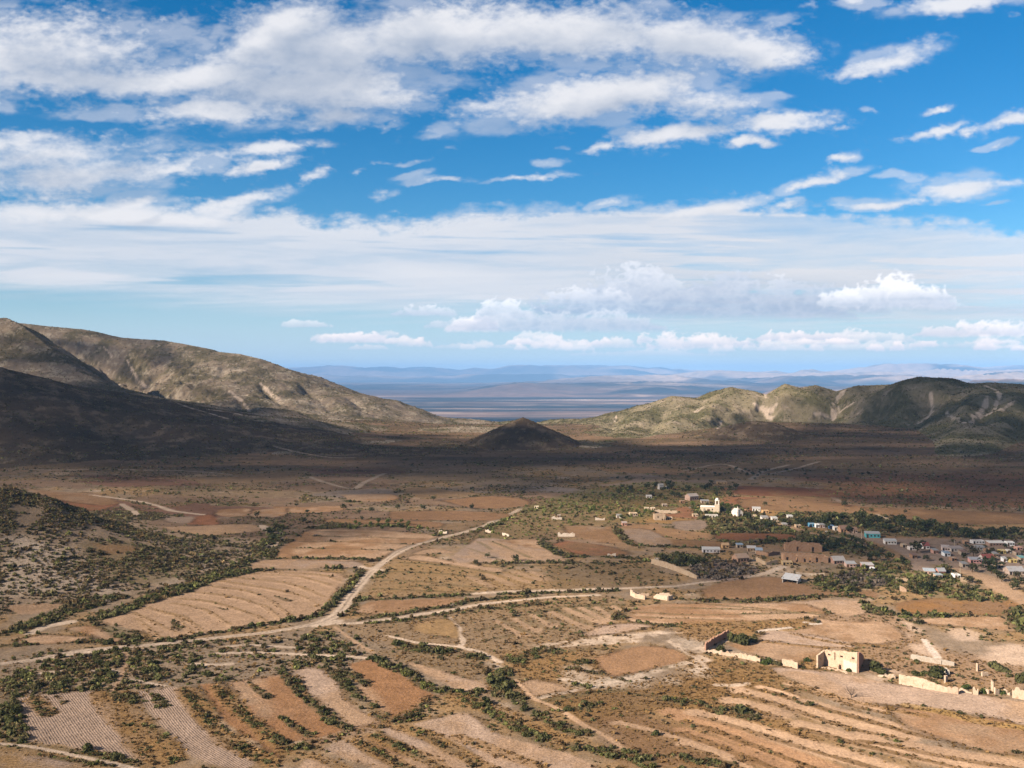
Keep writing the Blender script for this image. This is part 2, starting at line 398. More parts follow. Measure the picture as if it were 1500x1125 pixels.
def mesh_np(name, V, F, mats=(), smooth=False):
    """mesh from arrays; F is (n,3) or (n,4)"""
    me = bpy.data.meshes.new(name)
    V = np.ascontiguousarray(V, np.float32); F = np.ascontiguousarray(F, np.int32)
    k = F.shape[1]
    me.vertices.add(len(V)); me.vertices.foreach_set('co', V.ravel())
    me.loops.add(F.size); me.loops.foreach_set('vertex_index', F.ravel())
    me.polygons.add(len(F)); me.polygons.foreach_set('loop_start', np.arange(0, F.size, k, dtype=np.int32))
    try:
        me.polygons.foreach_set('loop_total', np.full(len(F), k, np.int32))
    except Exception:
        pass
    me.update(calc_edges=True)
    if smooth:
        me.polygons.foreach_set('use_smooth', np.ones(len(F), bool))
    for m in mats:
        me.materials.append(m)
    return me


def vcol(me, name, rgb):
    a = me.attributes.new(name, 'FLOAT_COLOR', 'POINT')
    c = np.ones((len(rgb), 4), np.float32); c[:, :3] = rgb
    a.data.foreach_set('color', c.ravel())


def vfloat(me, name, f):
    a = me.attributes.new(name, 'FLOAT', 'POINT')
    a.data.foreach_set('value', np.ascontiguousarray(f, np.float32))


def link(name, me, parent=None):
    o = bpy.data.objects.new(name, me); COL.objects.link(o)
    if parent is not None:
        o.parent = parent
    return o


def new_mat(name):
    m = bpy.data.materials.new(name); m.use_nodes = True
    nt = m.node_tree
    for n in list(nt.nodes):
        nt.nodes.remove(n)
    out = nt.nodes.new('ShaderNodeOutputMaterial')
    return m, nt, out


def N(nt, t, **kw):
    n = nt.nodes.new(t)
    for k, v in kw.items():
        setattr(n, k, v)
    return n


def mathn(nt, op, a, b=None, c=None):
    n = nt.nodes.new('ShaderNodeMath'); n.operation = op
    for i, v in enumerate((a, b, c)):
        if v is None: continue
        if isinstance(v, (int, float)): n.inputs[i].default_value = v
        else: nt.links.new(v, n.inputs[i])
    return n.outputs[0]


def noise(nt, vec, scale, detail=4, rough=.55):
    n = nt.nodes.new('ShaderNodeTexNoise'); n.inputs['Scale'].default_value = scale; n.inputs['Detail'].default_value = detail; n.inputs['Roughness'].default_value = rough
    nt.links.new(vec, n.inputs['Vector'])
    return n.outputs['Fac']


def ramp(nt, fac, lo, hi, a, b):
    n = nt.nodes.new('ShaderNodeMapRange'); n.clamp = True
    nt.links.new(fac, n.inputs['Value'])
    for k, v in (('From Min', lo), ('From Max', hi), ('To Min', a), ('To Max', b)):
        n.inputs[k].default_value = v
    return n.outputs['Result']


def scale_col(nt, col, fac):
    n = nt.nodes.new('ShaderNodeVectorMath'); n.operation = 'SCALE'
    nt.links.new(col, n.inputs[0]); nt.links.new(fac, n.inputs['Scale'])
    return n.outputs[0]


def soil_material():
    m, nt, out = new_mat('soil')
    at = N(nt, 'ShaderNodeAttribute', attribute_name='Col'); fu = N(nt, 'ShaderNodeAttribute', attribute_name='fur'); fs = N(nt, 'ShaderNodeAttribute', attribute_name='furs')
    pos = N(nt, 'ShaderNodeNewGeometry').outputs['Position']
    n1 = noise(nt, pos, .9, 5, .65); n2 = noise(nt, pos, .16, 4, .6)
    f1 = ramp(nt, n1, .25, .75, .68, 1.32); f2 = ramp(nt, n2, .3, .7, .86, 1.14)
    # clods, weeds and pale stones
    n4 = noise(nt, pos, 1.5, 3, .6); n5 = noise(nt, pos, 2.3, 2, .5)
    spk = mathn(nt, 'MULTIPLY', ramp(nt, n4, .57, .66, 1.0, .62), ramp(nt, n5, .62, .69, 1.0, 1.5))
    f1 = mathn(nt, 'MULTIPLY', f1, spk)
    ph = mathn(nt, 'ADD', mathn(nt, 'MULTIPLY', fu.outputs['Fac'], 2 * math.pi), mathn(nt, 'ADD', mathn(nt, 'MULTIPLY', n2, 6.0), mathn(nt, 'MULTIPLY', n1, 1.6)))
    wave = mathn(nt, 'SINE', ph)
    tone = mathn(nt, 'MULTIPLY_ADD', mathn(nt, 'MULTIPLY', wave, fs.outputs['Fac']), .085, 1.0)
    c = scale_col(nt, at.outputs['Color'], mathn(nt, 'MULTIPLY', mathn(nt, 'MULTIPLY', f1, f2), tone))
    bs = N(nt, 'ShaderNodeBsdfDiffuse'); bs.inputs['Roughness'].default_value = .6
    nt.links.new(c, bs.inputs['Color'])
    hgt = mathn(nt, 'ADD', mathn(nt, 'MULTIPLY', n1, .55), mathn(nt, 'MULTIPLY', mathn(nt, 'MULTIPLY', wave, fs.outputs['Fac']), .06))
    bp = N(nt, 'ShaderNodeBump'); bp.inputs['Strength'].default_value = .8; bp.inputs['Distance'].default_value = 1.0
    nt.links.new(hgt, bp.inputs['Height']); nt.links.new(bp.outputs[0], bs.inputs['Normal'])
    nt.links.new(bs.outputs[0], out.inputs['Surface'])
    return m


SOIL = soil_material()


# ---------------------------------------------------------------- the sky dome with its clouds
def build_sky():
    az = np.concatenate([np.linspace(-math.pi, -.56, 60)[:-1], np.linspace(-.56, .56, 1250), np.linspace(.56, math.pi, 60)[1:]])
    el = np.concatenate([np.linspace(-.012, .41, 480), np.linspace(.41, 1.5, 40)[1:]])
    A, E = np.meshgrid(az, el)
    dx, dy, dz = np.sin(A) * np.cos(E), np.cos(A) * np.cos(E), np.sin(E)
    R = 110000.0
    V = np.stack([dx * R, dy * R, dz * R + CAM_Z], -1).reshape(-1, 3)
    # cloud field: exact directions in front, carried on round the compass
    front = np.abs(A) < 1.2
    u = np.where(front, np.tan(np.clip(A, -1.2, 1.2)), np.sign(A) * (math.tan(1.2) + (np.abs(A) - 1.2) * 2.0))
    v = np.tan(np.clip(E, -.012, 1.45)) / np.maximum(np.cos(A), .36)
    a, c = sky_clouds(HX + FOC * u, HY - FOC * v)
    sunward = dx * SUN_DIR[0] + dy * SUN_DIR[1] + dz * SUN_DIR[2]
    a = a * (1 - sstep(.80, .93, sunward)) * sstep(1.5, 1.2, E)
    # beyond the picture: unseen cloud cover added to neutralise light in the shade
    out_of = np.maximum(sstep(.50, .75, np.abs(A)), sstep(.36, .55, E))
    far_n = fbm(A * 3.1, E * 5.0, 5, 77)
    a = np.maximum(a, out_of * np.clip(.62 + 1.5 * (far_n - .5), .12, .92) * (1 - sstep(.78, .93, sunward)) * sstep(-.05, .05, E))
    c = c + (np.array([.43, .39, .36]) * (.75 + .5 * far_n)[..., None] - c) * out_of[..., None]
    n, k = A.shape
    i = np.arange(n * k).reshape(n, k)
    F = np.stack([i[:-1, :-1], i[1:, :-1], i[1:, 1:], i[:-1, 1:]], -1).reshape(-1, 4)
    m, nt, out = new_mat('cloudy_sky')
    at = N(nt, 'ShaderNodeAttribute', attribute_name='Col'); al = N(nt, 'ShaderNodeAttribute', attribute_name='cover')
    em = N(nt, 'ShaderNodeEmission'); tr = N(nt, 'ShaderNodeBsdfTransparent'); mx = N(nt, 'ShaderNodeMixShader')
    nt.links.new(at.outputs['Color'], em.inputs['Color']); em.inputs['Strength'].default_value = CLOUD_GAIN
    nt.links.new(al.outputs['Fac'], mx.inputs[0]); nt.links.new(tr.outputs[0], mx.inputs[1]); nt.links.new(em.outputs[0], mx.inputs[2])
    nt.links.new(mx.outputs[0], out.inputs['Surface'])
    try: m.cycles.emission_sampling = 'NONE'
    except Exception: pass
    me = mesh_np('sky', V, F, [m], True)
    vcol(me, 'Col', c.reshape(-1, 3)); vfloat(me, 'cover', a.ravel())
    tag(link('sky', me), 'blue sky with white cumulus and a long stratus band', 'sky', kind='structure')


CLOUD_GAIN = .445
build_sky()


# ---------------------------------------------------------------- the air
def build_haze():
    x, y0, y1, z0, z1 = 42000.0, -3000.0, 50000.0, -300.0, 420.0
    v = [(-x, y0, z0), (x, y0, z0), (x, y1, z0), (-x, y1, z0), (-x, y0, z1), (x, y0, z1), (x, y1, z1), (-x, y1, z1)]
    f = [(0, 3, 2, 1), (4, 5, 6, 7), (0, 1, 5, 4), (1, 2, 6, 5), (2, 3, 7, 6), (3, 0, 4, 7)]
    m, nt, out = new_mat('haze')
    pv = N(nt, 'ShaderNodeVolumePrincipled')
    pv.inputs['Color'].default_value = (.28, .55, 1.0, 1); pv.inputs['Density'].default_value = HAZE
    pv.inputs['Anisotropy'].default_value = -.2
    nt.links.new(pv.outputs[0], out.inputs['Volume'])
    try: m.cycles.homogeneous_volume = True
    except Exception: pass
    tag(link('haze', mesh_np('haze', np.array(v), np.array(f), [m])), 'thin blue haze over the far plain', 'haze', kind='stuff')


HAZE = 3.3e-5
build_haze()
# ---------------------------------------------------------------- the desert plain and ranges beyond the valley
def build_plain():
    u = np.concatenate([np.linspace(-1.3, -.56, 30)[:-1], np.linspace(-.56, .56, 700), np.linspace(.56, 1.3, 30)[1:]])
    rows = [2700.0]
    while rows[-1] < 49000:
        y = rows[-1]
        rows.append(y + max(25.0, min(y * y / 350.0 / 1500.0 * .55, 160.0)))
    rows = np.array(rows)
    U, Y = np.meshgrid(u, rows); X = U * Y
    z = np.full(X.shape, -252.0)
    PX = HX + FOC * U
    wob = (fbm(X / 5200, Y / 5200, 4, 201) - .5)

    def hill_belt(y0, y1, top, seed, scale, mask):
        nonlocal z
        b = sstep(y0, y0 + (y1 - y0) * .35, Y + wob * 3000) * (1 - sstep(y1 - (y1 - y0) * .3, y1, Y + wob * 3000))
        r = 1 - np.abs(2 * fbm(X / scale, Y / scale, 6, seed, .52) - 1)
        big = fbm(X / (scale * 2.6), Y / (scale * 2.6), 3, seed + 5)
        z = np.maximum(z, -252 + top * b * mask * np.clip(r * 1.5 - .55, 0, 1.2) * (.35 + 1.3 * big))
    # low dissected hills in mid plain, higher to the right
    hill_belt(14500, 21000, 190, 210, 2100, sstep(640, 780, PX) * (1 - .35 * sstep(900, 1100, PX)))
    hill_belt(19000, 29000, 300, 217, 2600, .35 + .65 * sstep(700, 900, PX))
    hill_belt(11500, 15500, 250, 223, 2300, sstep(1060, 1180, PX) * (1 - sstep(1500, 1700, PX)))
    hill_belt(27000, 34000, 400, 229, 3600, sstep(880, 1060, PX) * .9 + .12)
    hill_belt(34000, 39000, 520, 235, 6200, .55 + .45 * sstep(1050, 1300, PX))
    hill_belt(39000, 48000, 680, 241, 9000, np.clip(.35 + .75 * fbm(U * 7, U * 0 + 3, 3, 9), 0, 1.2))
    z = np.minimum(z, 400)
    z = z + (fbm(X / 900, Y / 900, 3, 250) - .5) * 10
    # soil: scrub flats, salt pans, fields lying as long strips, cloud shade as dark bands
    n1 = sfbm(X / 2600, Y / 1500, 6, 260); n2 = sfbm(X / 5200 + 7, Y / 520, 6, 266, .6); n3 = fbm(X / 700, Y / 500, 5, 271)
    dark = np.array([.020, .026, .030]); mid = np.array([.135, .090, .074]); pale = np.array([.36, .27, .22])
    t = sstep(.40, .62, .55 * n1 + .45 * n2)
    c = dark + (mid - dark) * t[..., None]
    zone = sstep(6800, 8200, Y) * (1 - sstep(15000, 19000, Y))
    salt = sstep(.585, .66, n2 * .7 + n3 * .3) * zone
    c = c + (pale - c) * (salt * .45)[..., None]
    pan = np.exp(-(((X - 1150) / 1150) ** 2) * 1.2 - ((Y - 12900) / 120) ** 2) + .6 * np.exp(-(((X + 300) / 900) ** 2) - ((Y - 9800) / 50) ** 2) + .6 * np.exp(-(((X - 700) / 700) ** 2) - ((Y - 8300) / 32) ** 2)
    c = c + (np.array([.62, .45, .37]) - c) * np.clip(pan * (.5 + n3), 0, 1)[..., None]
    near = 1 - sstep(6300, 7000, Y)
    c = c + (np.array([.17, .13, .095]) - c) * (near * .8)[..., None]
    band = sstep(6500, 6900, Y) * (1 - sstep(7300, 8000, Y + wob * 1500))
    c = c * (1 - .75 * band[..., None])  # cloud shade on the plain, darkened into its colour
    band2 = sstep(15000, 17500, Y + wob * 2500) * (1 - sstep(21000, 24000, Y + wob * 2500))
    c = c * (1 - .5 * (band2 * (1 - sstep(900, 1100, PX) * .3))[..., None])  # farther band of cloud shade, painted in the same way
    lit_relief = sstep(-235, -60, z)[..., None] * sstep(.35, .6, n1)[..., None]
    c = c + (np.array([.29, .22, .175]) - c) * lit_relief * (.35 + .6 * sstep(820, 1000, PX))[..., None] * sstep(15500, 17500, Y)[..., None]  # sunlit slopes of the far hills lightened into the colour
    n, k = X.shape
    i = np.arange(n * k).reshape(n, k)
    F = np.stack([i[:-1, :-1], i[:-1, 1:], i[1:, 1:], i[1:, :-1]], -1).reshape(-1, 4)
    V = np.stack([X, Y, z], -1).reshape(-1, 3)
    far = (Y > 11000) & (z > -236)
    fq = far.reshape(-1)[F].any(1)
    m, nt, out = new_mat('far_land')
    at = N(nt, 'ShaderNodeAttribute', attribute_name='Col'); bs = N(nt, 'ShaderNodeBsdfDiffuse'); bs.inputs['Roughness'].default_value = .8
    pos = N(nt, 'ShaderNodeNewGeometry').outputs['Position']
    nn = noise(nt, pos, .004, 5, .6)
    nt.links.new(scale_col(nt, at.outputs['Color'], ramp(nt, nn, .3, .7, .7, 1.3)), bs.inputs['Color']); nt.links.new(bs.outputs[0], out.inputs['Surface'])
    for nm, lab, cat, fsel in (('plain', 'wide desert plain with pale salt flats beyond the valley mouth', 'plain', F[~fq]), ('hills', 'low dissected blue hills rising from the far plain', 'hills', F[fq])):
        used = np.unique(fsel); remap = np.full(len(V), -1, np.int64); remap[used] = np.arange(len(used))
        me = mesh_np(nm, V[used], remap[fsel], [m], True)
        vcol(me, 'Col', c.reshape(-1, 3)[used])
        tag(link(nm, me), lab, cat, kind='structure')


build_plain()
# ---------------------------------------------------------------- what covers the ground: fields, tracks, hedges, scrub
FX, FY, FH = GX.ravel(), GY.ravel(), GH.ravel()
FZ = GZONE.ravel()
NV = len(FX)
FD = np.hypot(FX, FY)
_amp = .8 + FD * .0022
_wa = fbm(FX / 7.0, FY / 9.0, 4, 301) - .5; _wb = fbm(FX / 7.0 + 40, FY / 9.0, 4, 302) - .5
WX = FX + _wa * _amp * 1.1; WY = FY + _wb * _amp * 2.0
NA = fbm(FX / 34.0, FY / 48.0, 5, 310); NB = fbm(FX / 9.0, FY / 12.0, 4, 311); NC = fbm(FX / 110.0, FY / 150.0, 4, 312); ND = fbm(FX / 3.2, FY / 4.0, 3, 313)
C = np.zeros((NV, 3)); SH = np.zeros(NV); GR = np.zeros(NV); SZ = np.ones(NV); HM = np.zeros(NV); GREEN = np.zeros(NV)
FUR = np.zeros(NV); FURS = np.zeros(NV); OID = np.zeros(NV, np.int32); HID = np.zeros(NV, np.int32)
OBJ = {0: ('ground', 'dry scrubby valley floor of grey and brown soil', 'ground')}
HEDGE_LABEL = {0: ('grey green shrub on the open scrub of the valley floor', 'shrubs on the open scrub')}

GREY = np.array([.285, .220, .155]); BROWN = np.array([.25, .155, .085]); TAN = np.array([.405, .280, .180]); PINK = np.array([.42, .315, .235]); ORANGE = np.array([.335, .205, .115])
RUST = np.array([.30, .168, .085]); RED = np.array([.20, .098, .055]); DGRASS = np.array([.30, .185, .080]); OCHRE = np.array([.30, .20, .10]); PALE = np.array([.58, .47, .36]); ROCK = np.array([.52, .45, .37]); UNDER = np.array([.13, .105, .055]); GREYF = np.array([.33, .25, .19])


def z3(ox, oy, pts, s=3.0):
    return [(ox + x / s, oy + y / s) for x, y in pts]


def R1(*p): return z3(0, 440, p)
def R2(*p): return z3(400, 440, p)
def R3(*p): return z3(800, 440, p)
def R4(*p): return z3(1000, 440, p)
def R5(*p): return z3(0, 750, p)
def R6(*p): return z3(400, 750, p)
def R7(*p): return z3(700, 750, p)
def R8(*p): return z3(1000, 750, p)


def to_world(pts):
    return np.array([ground_at(*p)[:2] for p in pts])


def smooth_line(pts, n=4):
    p = np.array(pts, float)
    if len(p) < 3:
        return p
    q = np.vstack([2 * p[0] - p[1], p, 2 * p[-1] - p[-2]]); out = []
    for i in range(1, len(q) - 2):
        for t in np.arange(n) / n:
            a, b, c, d = q[i - 1], q[i], q[i + 1], q[i + 2]
            out.append(.5 * (2 * b + (c - a) * t + (2 * a - 5 * b + 4 * c - d) * t * t + (3 * b - a - 3 * c + d) * t ** 3))
    out.append(p[-1])
    return np.array(out)


def near_sel(P, m):
    lo, hi = P.min(0) - m, P.max(0) + m
    r0, r1 = np.searchsorted(_rows, [lo[1], hi[1]])
    r0 = max(r0 - 1, 0); r1 = min(r1 + 1, NR)
    idx = np.arange(r0 * NU, r1 * NU)
    k = (FX[idx] > lo[0]) & (FX[idx] < hi[0])
    return idx[k]


def line_dist(P, X, Y):
    best = np.full(X.shape, 1e12); s = np.zeros(X.shape); acc = 0.0
    for i in range(len(P) - 1):
        ax, ay = P[i]; dx, dy = P[i + 1] - P[i]; L2 = dx * dx + dy * dy + 1e-9
        t = np.clip(((X - ax) * dx + (Y - ay) * dy) / L2, 0, 1)
        d = (X - ax - t * dx) ** 2 + (Y - ay - t * dy) ** 2
        m = d < best
        s = np.where(m, acc + t * math.sqrt(L2), s); best = np.where(m, d, best)
        acc += math.sqrt(L2)
    return np.sqrt(best), s


def poly_sd(P, X, Y):
    Q = np.vstack([P, P[:1]])
    d, _ = line_dist(Q, X, Y)
    ins = np.zeros(X.shape, bool)
    for i in range(len(P)):
        ax, ay = Q[i]; bx, by = Q[i + 1]
        c = ((ay > Y) != (by > Y)) & (X < (bx - ax) * (Y - ay) / (by - ay + 1e-12) + ax)
        ins ^= c
    return np.where(ins, -d, d)


def mixc(i, col, m):
    C[i] += (col - C[i]) * m[:, None]


_nobj = [0]


def new_obj(name, label, cat):
    _nobj[0] += 1
    OBJ[_nobj[0]] = (name, label, cat)
    return _nobj[0]


FIELDS = 0


def field(pts, col, col2=None, label=None, furrow=None, spacing=1.15, strength=1.0, edge=None, grass=0.0, shrub=0.0, own=True):
    """a field: outline in photo pixels, soil colours, optional furrows parallel to a photo line"""
    P = to_world(smooth_line(list(pts) + [pts[0]], 3)[:-1])
    i = near_sel(P, 8)
    if len(i) == 0: return
    e = edge if edge is not None else .5 + .0016 * P[:, 1].mean()
    m = sstep(e, -e, poly_sd(P, WX[i], WY[i]))
    col = np.array(col); c = np.broadcast_to(col, (len(i), 3))
    if col2 is not None:
        c = col + (np.array(col2) - col) * sstep(.42, .62, .6 * NA[i] + .4 * NB[i])[:, None]
    c = c * (.84 + .32 * NB[i])[:, None]
    C[i] += (c - C[i]) * m[:, None]
    sdv = poly_sd(P, WX[i], WY[i]); rim = sstep(1.6 + e, .3, np.abs(sdv - .4)) * sstep(.36, .56, NB[i])
    C[i] *= (1 - .38 * rim)[:, None]  # shadow along the field edge painted as a darker rim
    SH[i] *= 1 - m; GR[i] = GR[i] * (1 - m) + .5 * rim + grass * m * sstep(.45, .65, NB[i]); SH[i] += m * shrub * sstep(.55, .7, NB[i])
    HID[i] = np.where(m > .5, 0, HID[i])
    if own:
        k = new_obj('field', label or 'bare brown field on the valley floor', 'field')
        OID[i] = np.where(m > .5, k, OID[i])
    else:
        OID[i] = np.where(m > .5, 0, OID[i])
    if furrow is not None:
        F = to_world(smooth_line(furrow, 6)); F0 = F[0] - (F[1] - F[0]) / np.linalg.norm(F[1] - F[0]) * 80; F1 = F[-1] + (F[-1] - F[-2]) / np.linalg.norm(F[-1] - F[-2]) * 80
        F = np.vstack([F0, F, F1])
        # side-signed distance to the guide line
        d, _ = line_dist(F, FX[i], FY[i])
        k2 = np.zeros(len(i)); best = np.full(len(i), 1e12)
        for a in range(len(F) - 1):
            ax, ay = F[a]; dx, dy = F[a + 1] - F[a]; t = np.clip(((FX[i] - ax) * dx + (FY[i] - ay) * dy) / (dx * dx + dy * dy), 0, 1)
            dd = (FX[i] - ax - t * dx) ** 2 + (FY[i] - ay - t * dy) ** 2
            mm = dd < best; best = np.where(mm, dd, best); k2 = np.where(mm, np.sign(dx * (FY[i] - ay) - dy * (FX[i] - ax)), k2)
        FUR[i] = np.where(m > 0, d * k2 / spacing, FUR[i]); FURS[i] = np.where(m > 0, m * strength, FURS[i])


def track(pts, width, col=PALE, name='dirt_track', label=None, fade=.9, wheel=False, own=True, rough=False):
    P = to_world(smooth_line(pts, 5))
    i = near_sel(P, width * 3 + 6)
    d, s = line_dist(P, FX[i] + (WX[i] - FX[i]) * .45, FY[i] + (WY[i] - FY[i]) * .35)
    w = width * .5 * (.75 + .6 * vnoise(s / 22.0, s * 0, 5))
    if rough:
        w = w * np.clip(.3 + 2.0 * NB[i] * NA[i] * 2, .3, 1.8)
    m = sstep(w * 1.35 + .25, w * .7, d) * fade
    if rough: m = m * sstep(.30, .52, .5 * NB[i] + .5 * ND[i])
    c = np.broadcast_to(np.array(col), (len(i), 3)) * (.80 + .42 * NB[i])[:, None]
    if wheel:
        c = c * (1 - .42 * np.exp(-(d / .55) ** 2) * sstep(.3, .55, NB[i]) - .22 * sstep(w * .62, w * .95, d))[:, None]
    C[i] += (c - C[i]) * m[:, None]
    SH[i] *= 1 - np.clip(m * 1.4, 0, 1); GR[i] *= 1 - m; FURS[i] *= 1 - m; HID[i] = np.where(m > .5, 0, HID[i])
    if own:
        k = new_obj(name, label, 'track')
        OID[i] = np.where(m > .45, k, OID[i])


_nh = [0]


def hedge(pts, width, dens=1.0, size=1.0, green=.5, label=None, gaps=.35, under=UNDER, paint=.75, grass=.3):
    P = to_world(smooth_line(pts, 4))
    i = near_sel(P, width * 2 + 6)
    if len(i) == 0: return
    d, s = line_dist(P, FX[i] + (WX[i] - FX[i]) * .6, FY[i] + (WY[i] - FY[i]) * .4)
    w = width * .36 * (.65 + .7 * vnoise(s / 13.0, s * 0 + 2, 15))
    m = sstep(w * 1.25, w * .6, d)
    g = sstep(gaps - .12, gaps + .12, .6 * NB[i] + .4 * vnoise(s / 9.0, s * 0, 3 + _nh[0]))
    mixc(i, np.array(under), m * paint * (.45 + .55 * g))
    SH[i] = np.maximum(SH[i] * (1 - .6 * m), dens * m * g); SZ[i] = np.where(m > .3, size, SZ[i]); GREEN[i] = np.where(m > .3, green, GREEN[i])
    GR[i] = np.maximum(GR[i], m * grass); FURS[i] *= 1 - m; HM[i] = np.maximum(HM[i], m)
    OID[i] = np.where(m > .5, 0, OID[i])
    if label:
        _nh[0] += 1
        HEDGE_LABEL[_nh[0]] = (label, 'shrubs: ' + label)
        HID[i] = np.where(m > .4, _nh[0], HID[i])


def bank(pts, width, col=DGRASS, grass=.9, shrub=.12, m0=.85, size=.7, dark=0.0):
    """grassy terrace bank"""
    P = to_world(smooth_line(pts, 4))
    i = near_sel(P, width * 2 + 6)
    if len(i) == 0: return
    d, s = line_dist(P, FX[i] + (WX[i] - FX[i]) * .5, FY[i] + (WY[i] - FY[i]) * .35)
    w = width * .5 * (.65 + .7 * vnoise(s / 10.0, s * 0 + 4, 25))
    m = sstep(w * 1.3, w * .7, d) * m0
    mixc(i, np.array(col) * (1 - dark), m * (.6 + .8 * (NB[i] - .3)).clip(0, 1))
    GR[i] = np.maximum(GR[i] * (1 - m), grass * m); SH[i] = np.maximum(SH[i], shrub * m * sstep(.42, .6, NB[i])); SZ[i] = np.where(m > .3, size, SZ[i]); FURS[i] *= 1 - m
    OID[i] = np.where(m > .5, 0, OID[i])


def patch(pts, col=None, mix=.8, shrub=None, grass=None, size=None, green=None, soft=6.0, noisy=.0, label=None):
    """a loose area: tint, shrub and grass cover"""
    P = to_world(smooth_line(list(pts) + [pts[0]], 3)[:-1])
    i = near_sel(P, soft * 2 + 4)
    if len(i) == 0: return
    m = sstep(soft, -soft, poly_sd(P, WX[i], WY[i]) + (NA[i] - .5) * soft * 4 * noisy + (NB[i] - .5) * soft * 3 * noisy)
    if col is not None: mixc(i, np.array(col) , m * mix * (.75 + .5 * NB[i]).clip(0, 1))
    if shrub is not None: SH[i] = SH[i] * (1 - m) + m * shrub * sstep(.30, .62, .5 * NA[i] + .5 * NB[i])
    if shrub is not None and shrub >= .58: HM[i] = np.maximum(HM[i], m)
    if grass is not None: GR[i] = GR[i] * (1 - m) + m * grass
    if size is not None: SZ[i] = np.where(m > .5, size, SZ[i])
    if green is not None: GREEN[i] = np.where(m > .5, green, GREEN[i])
    FURS[i] *= 1 - m
    if label:
        _nh[0] += 1
        HEDGE_LABEL[_nh[0]] = (label, 'shrubs: ' + label)
        HID[i] = np.where(m > .5, _nh[0], HID[i])


# ---- the default cover
t = sstep(.38, .62, .6 * NA + .4 * NB)[:, None]
C[:] = GREY * .92 + (OCHRE - GREY * .92) * t
C *= (.78 + .44 * ND)[:, None]
white = sstep(.60, .72, .5 * NA + .5 * fbm(FX / 16, FY / 26, 4, 320))
C += (PALE * .9 - C) * (white * .55)[:, None]
SH[:] = .5 * sstep(.42, .64, .5 * NA + .5 * NB); GR[:] = .25 * sstep(.45, .6, NB); SZ[:] = .75; GREEN[:] = .35
# strips and little fields of the far valley floor
cx, cy = WX / 95.0 + WY / 900.0, WY / 62.0 + (NC - .5) * 2.2
ix, iy = np.floor(cx), np.floor(cy)
b1 = np.full(NV, 9e9); b2 = np.full(NV, 9e9); cid = np.zeros(NV)
for ox in (-1, 0, 1):
    for oy in (-1, 0, 1):
        jx, jy = (ix + ox).astype(np.int64), (iy + oy).astype(np.int64)
        h1, h2 = _hash(jx, jy, 401), _hash(jx, jy, 402)
        d = np.abs(cx - (jx + .15 + .7 * h1)) * .75 + np.abs(cy - (jy + .15 + .7 * h2))
        m = d < b1
        b2 = np.where(m, b1, np.minimum(b2, d)); cid = np.where(m, _hash(jx, jy, 403), cid); b1 = np.minimum(b1, d)
edge_d = (b2 - b1) * 30
pal = np.array([TAN * .8, BROWN, OCHRE * .95, RED * 1.25, GREYF * .85, BROWN * 1.15, DGRASS, ORANGE * .85])
cell = pal[(cid * 7.99).astype(int)]; _cg = cell.mean(1, keepdims=True); cell = (_cg + (cell - _cg) * np.where(FX < 60, .72, 1.0)[:, None]) * np.where(FX < 0, .86, 1.0)[:, None] * (.8 + .4 * NB)[:, None]
fm = sstep(1.0, 4.0, edge_d) * sstep(520, 640, FY + (NC - .5) * 200) * sstep(1130, 960, FY + (NC - .5) * 260) * (cid > .22)
fm *= np.where(FZ == 0, 1, 0)
C += (cell - C) * (fm * .92)[:, None]
SH *= 1 - fm * .93; GR *= 1 - fm
hg = sstep(3.6, .6, edge_d) * sstep(520, 640, FY) * sstep(1250, 1050, FY) * (FZ == 0) * sstep(.36, .5, NB)
SH = np.maximum(SH, hg * .75); C += (UNDER * 1.1 - C) * (hg * .6)[:, None]
# the wide dark floor under the ranges: olive and umber scrub with faint lines
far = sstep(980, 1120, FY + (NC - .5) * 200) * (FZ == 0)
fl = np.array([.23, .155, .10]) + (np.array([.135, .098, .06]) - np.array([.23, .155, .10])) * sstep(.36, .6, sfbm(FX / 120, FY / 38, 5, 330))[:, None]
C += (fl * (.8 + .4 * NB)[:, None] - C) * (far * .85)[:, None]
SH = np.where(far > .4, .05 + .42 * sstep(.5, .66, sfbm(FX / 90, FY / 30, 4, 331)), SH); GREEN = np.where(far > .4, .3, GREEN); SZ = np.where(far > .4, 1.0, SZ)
# hills
hm = FZ > 0
hz = np.clip(FH / 60.0, 0, 1)
hn = fbm(FX / 42, FY / 42, 6, 340); hn2 = fbm(FX / 13, FY / 13, 4, 341); gul = fbm(FX / 22 + FH / 30, FY / 60, 4, 342)
hc = np.array([.235, .192, .142]) + (np.array([.120, .104, .062]) - np.array([.235, .192, .142])) * sstep(.38, .64, .6 * hn + .4 * hn2)[:, None]
rockm = sstep(.56, .70, .45 * hn2 + .3 * ND + .25 * (1 - hn) + .06)
hc = hc + (np.array([.48, .42, .33]) - hc) * (rockm * .58)[:, None]
rs = (FZ == 4)
hcR = np.array([.245, .212, .138]) + (np.array([.125, .118, .062]) - np.array([.245, .212, .138])) * sstep(.36, .62, .6 * hn + .4 * hn2)[:, None]
hcR = hcR + (np.array([.40, .33, .25]) - hcR) * (sstep(.60, .70, .4 * hn2 + .3 * ND + .3 * (1 - hn) + .04) * .6)[:, None]
hc = np.where(rs[:, None], hcR, hc)
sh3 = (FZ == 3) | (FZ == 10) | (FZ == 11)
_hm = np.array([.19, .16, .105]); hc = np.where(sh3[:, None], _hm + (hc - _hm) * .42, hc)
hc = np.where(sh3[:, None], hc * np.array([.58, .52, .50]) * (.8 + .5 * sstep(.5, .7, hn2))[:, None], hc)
C = np.where(hm[:, None], hc, C)
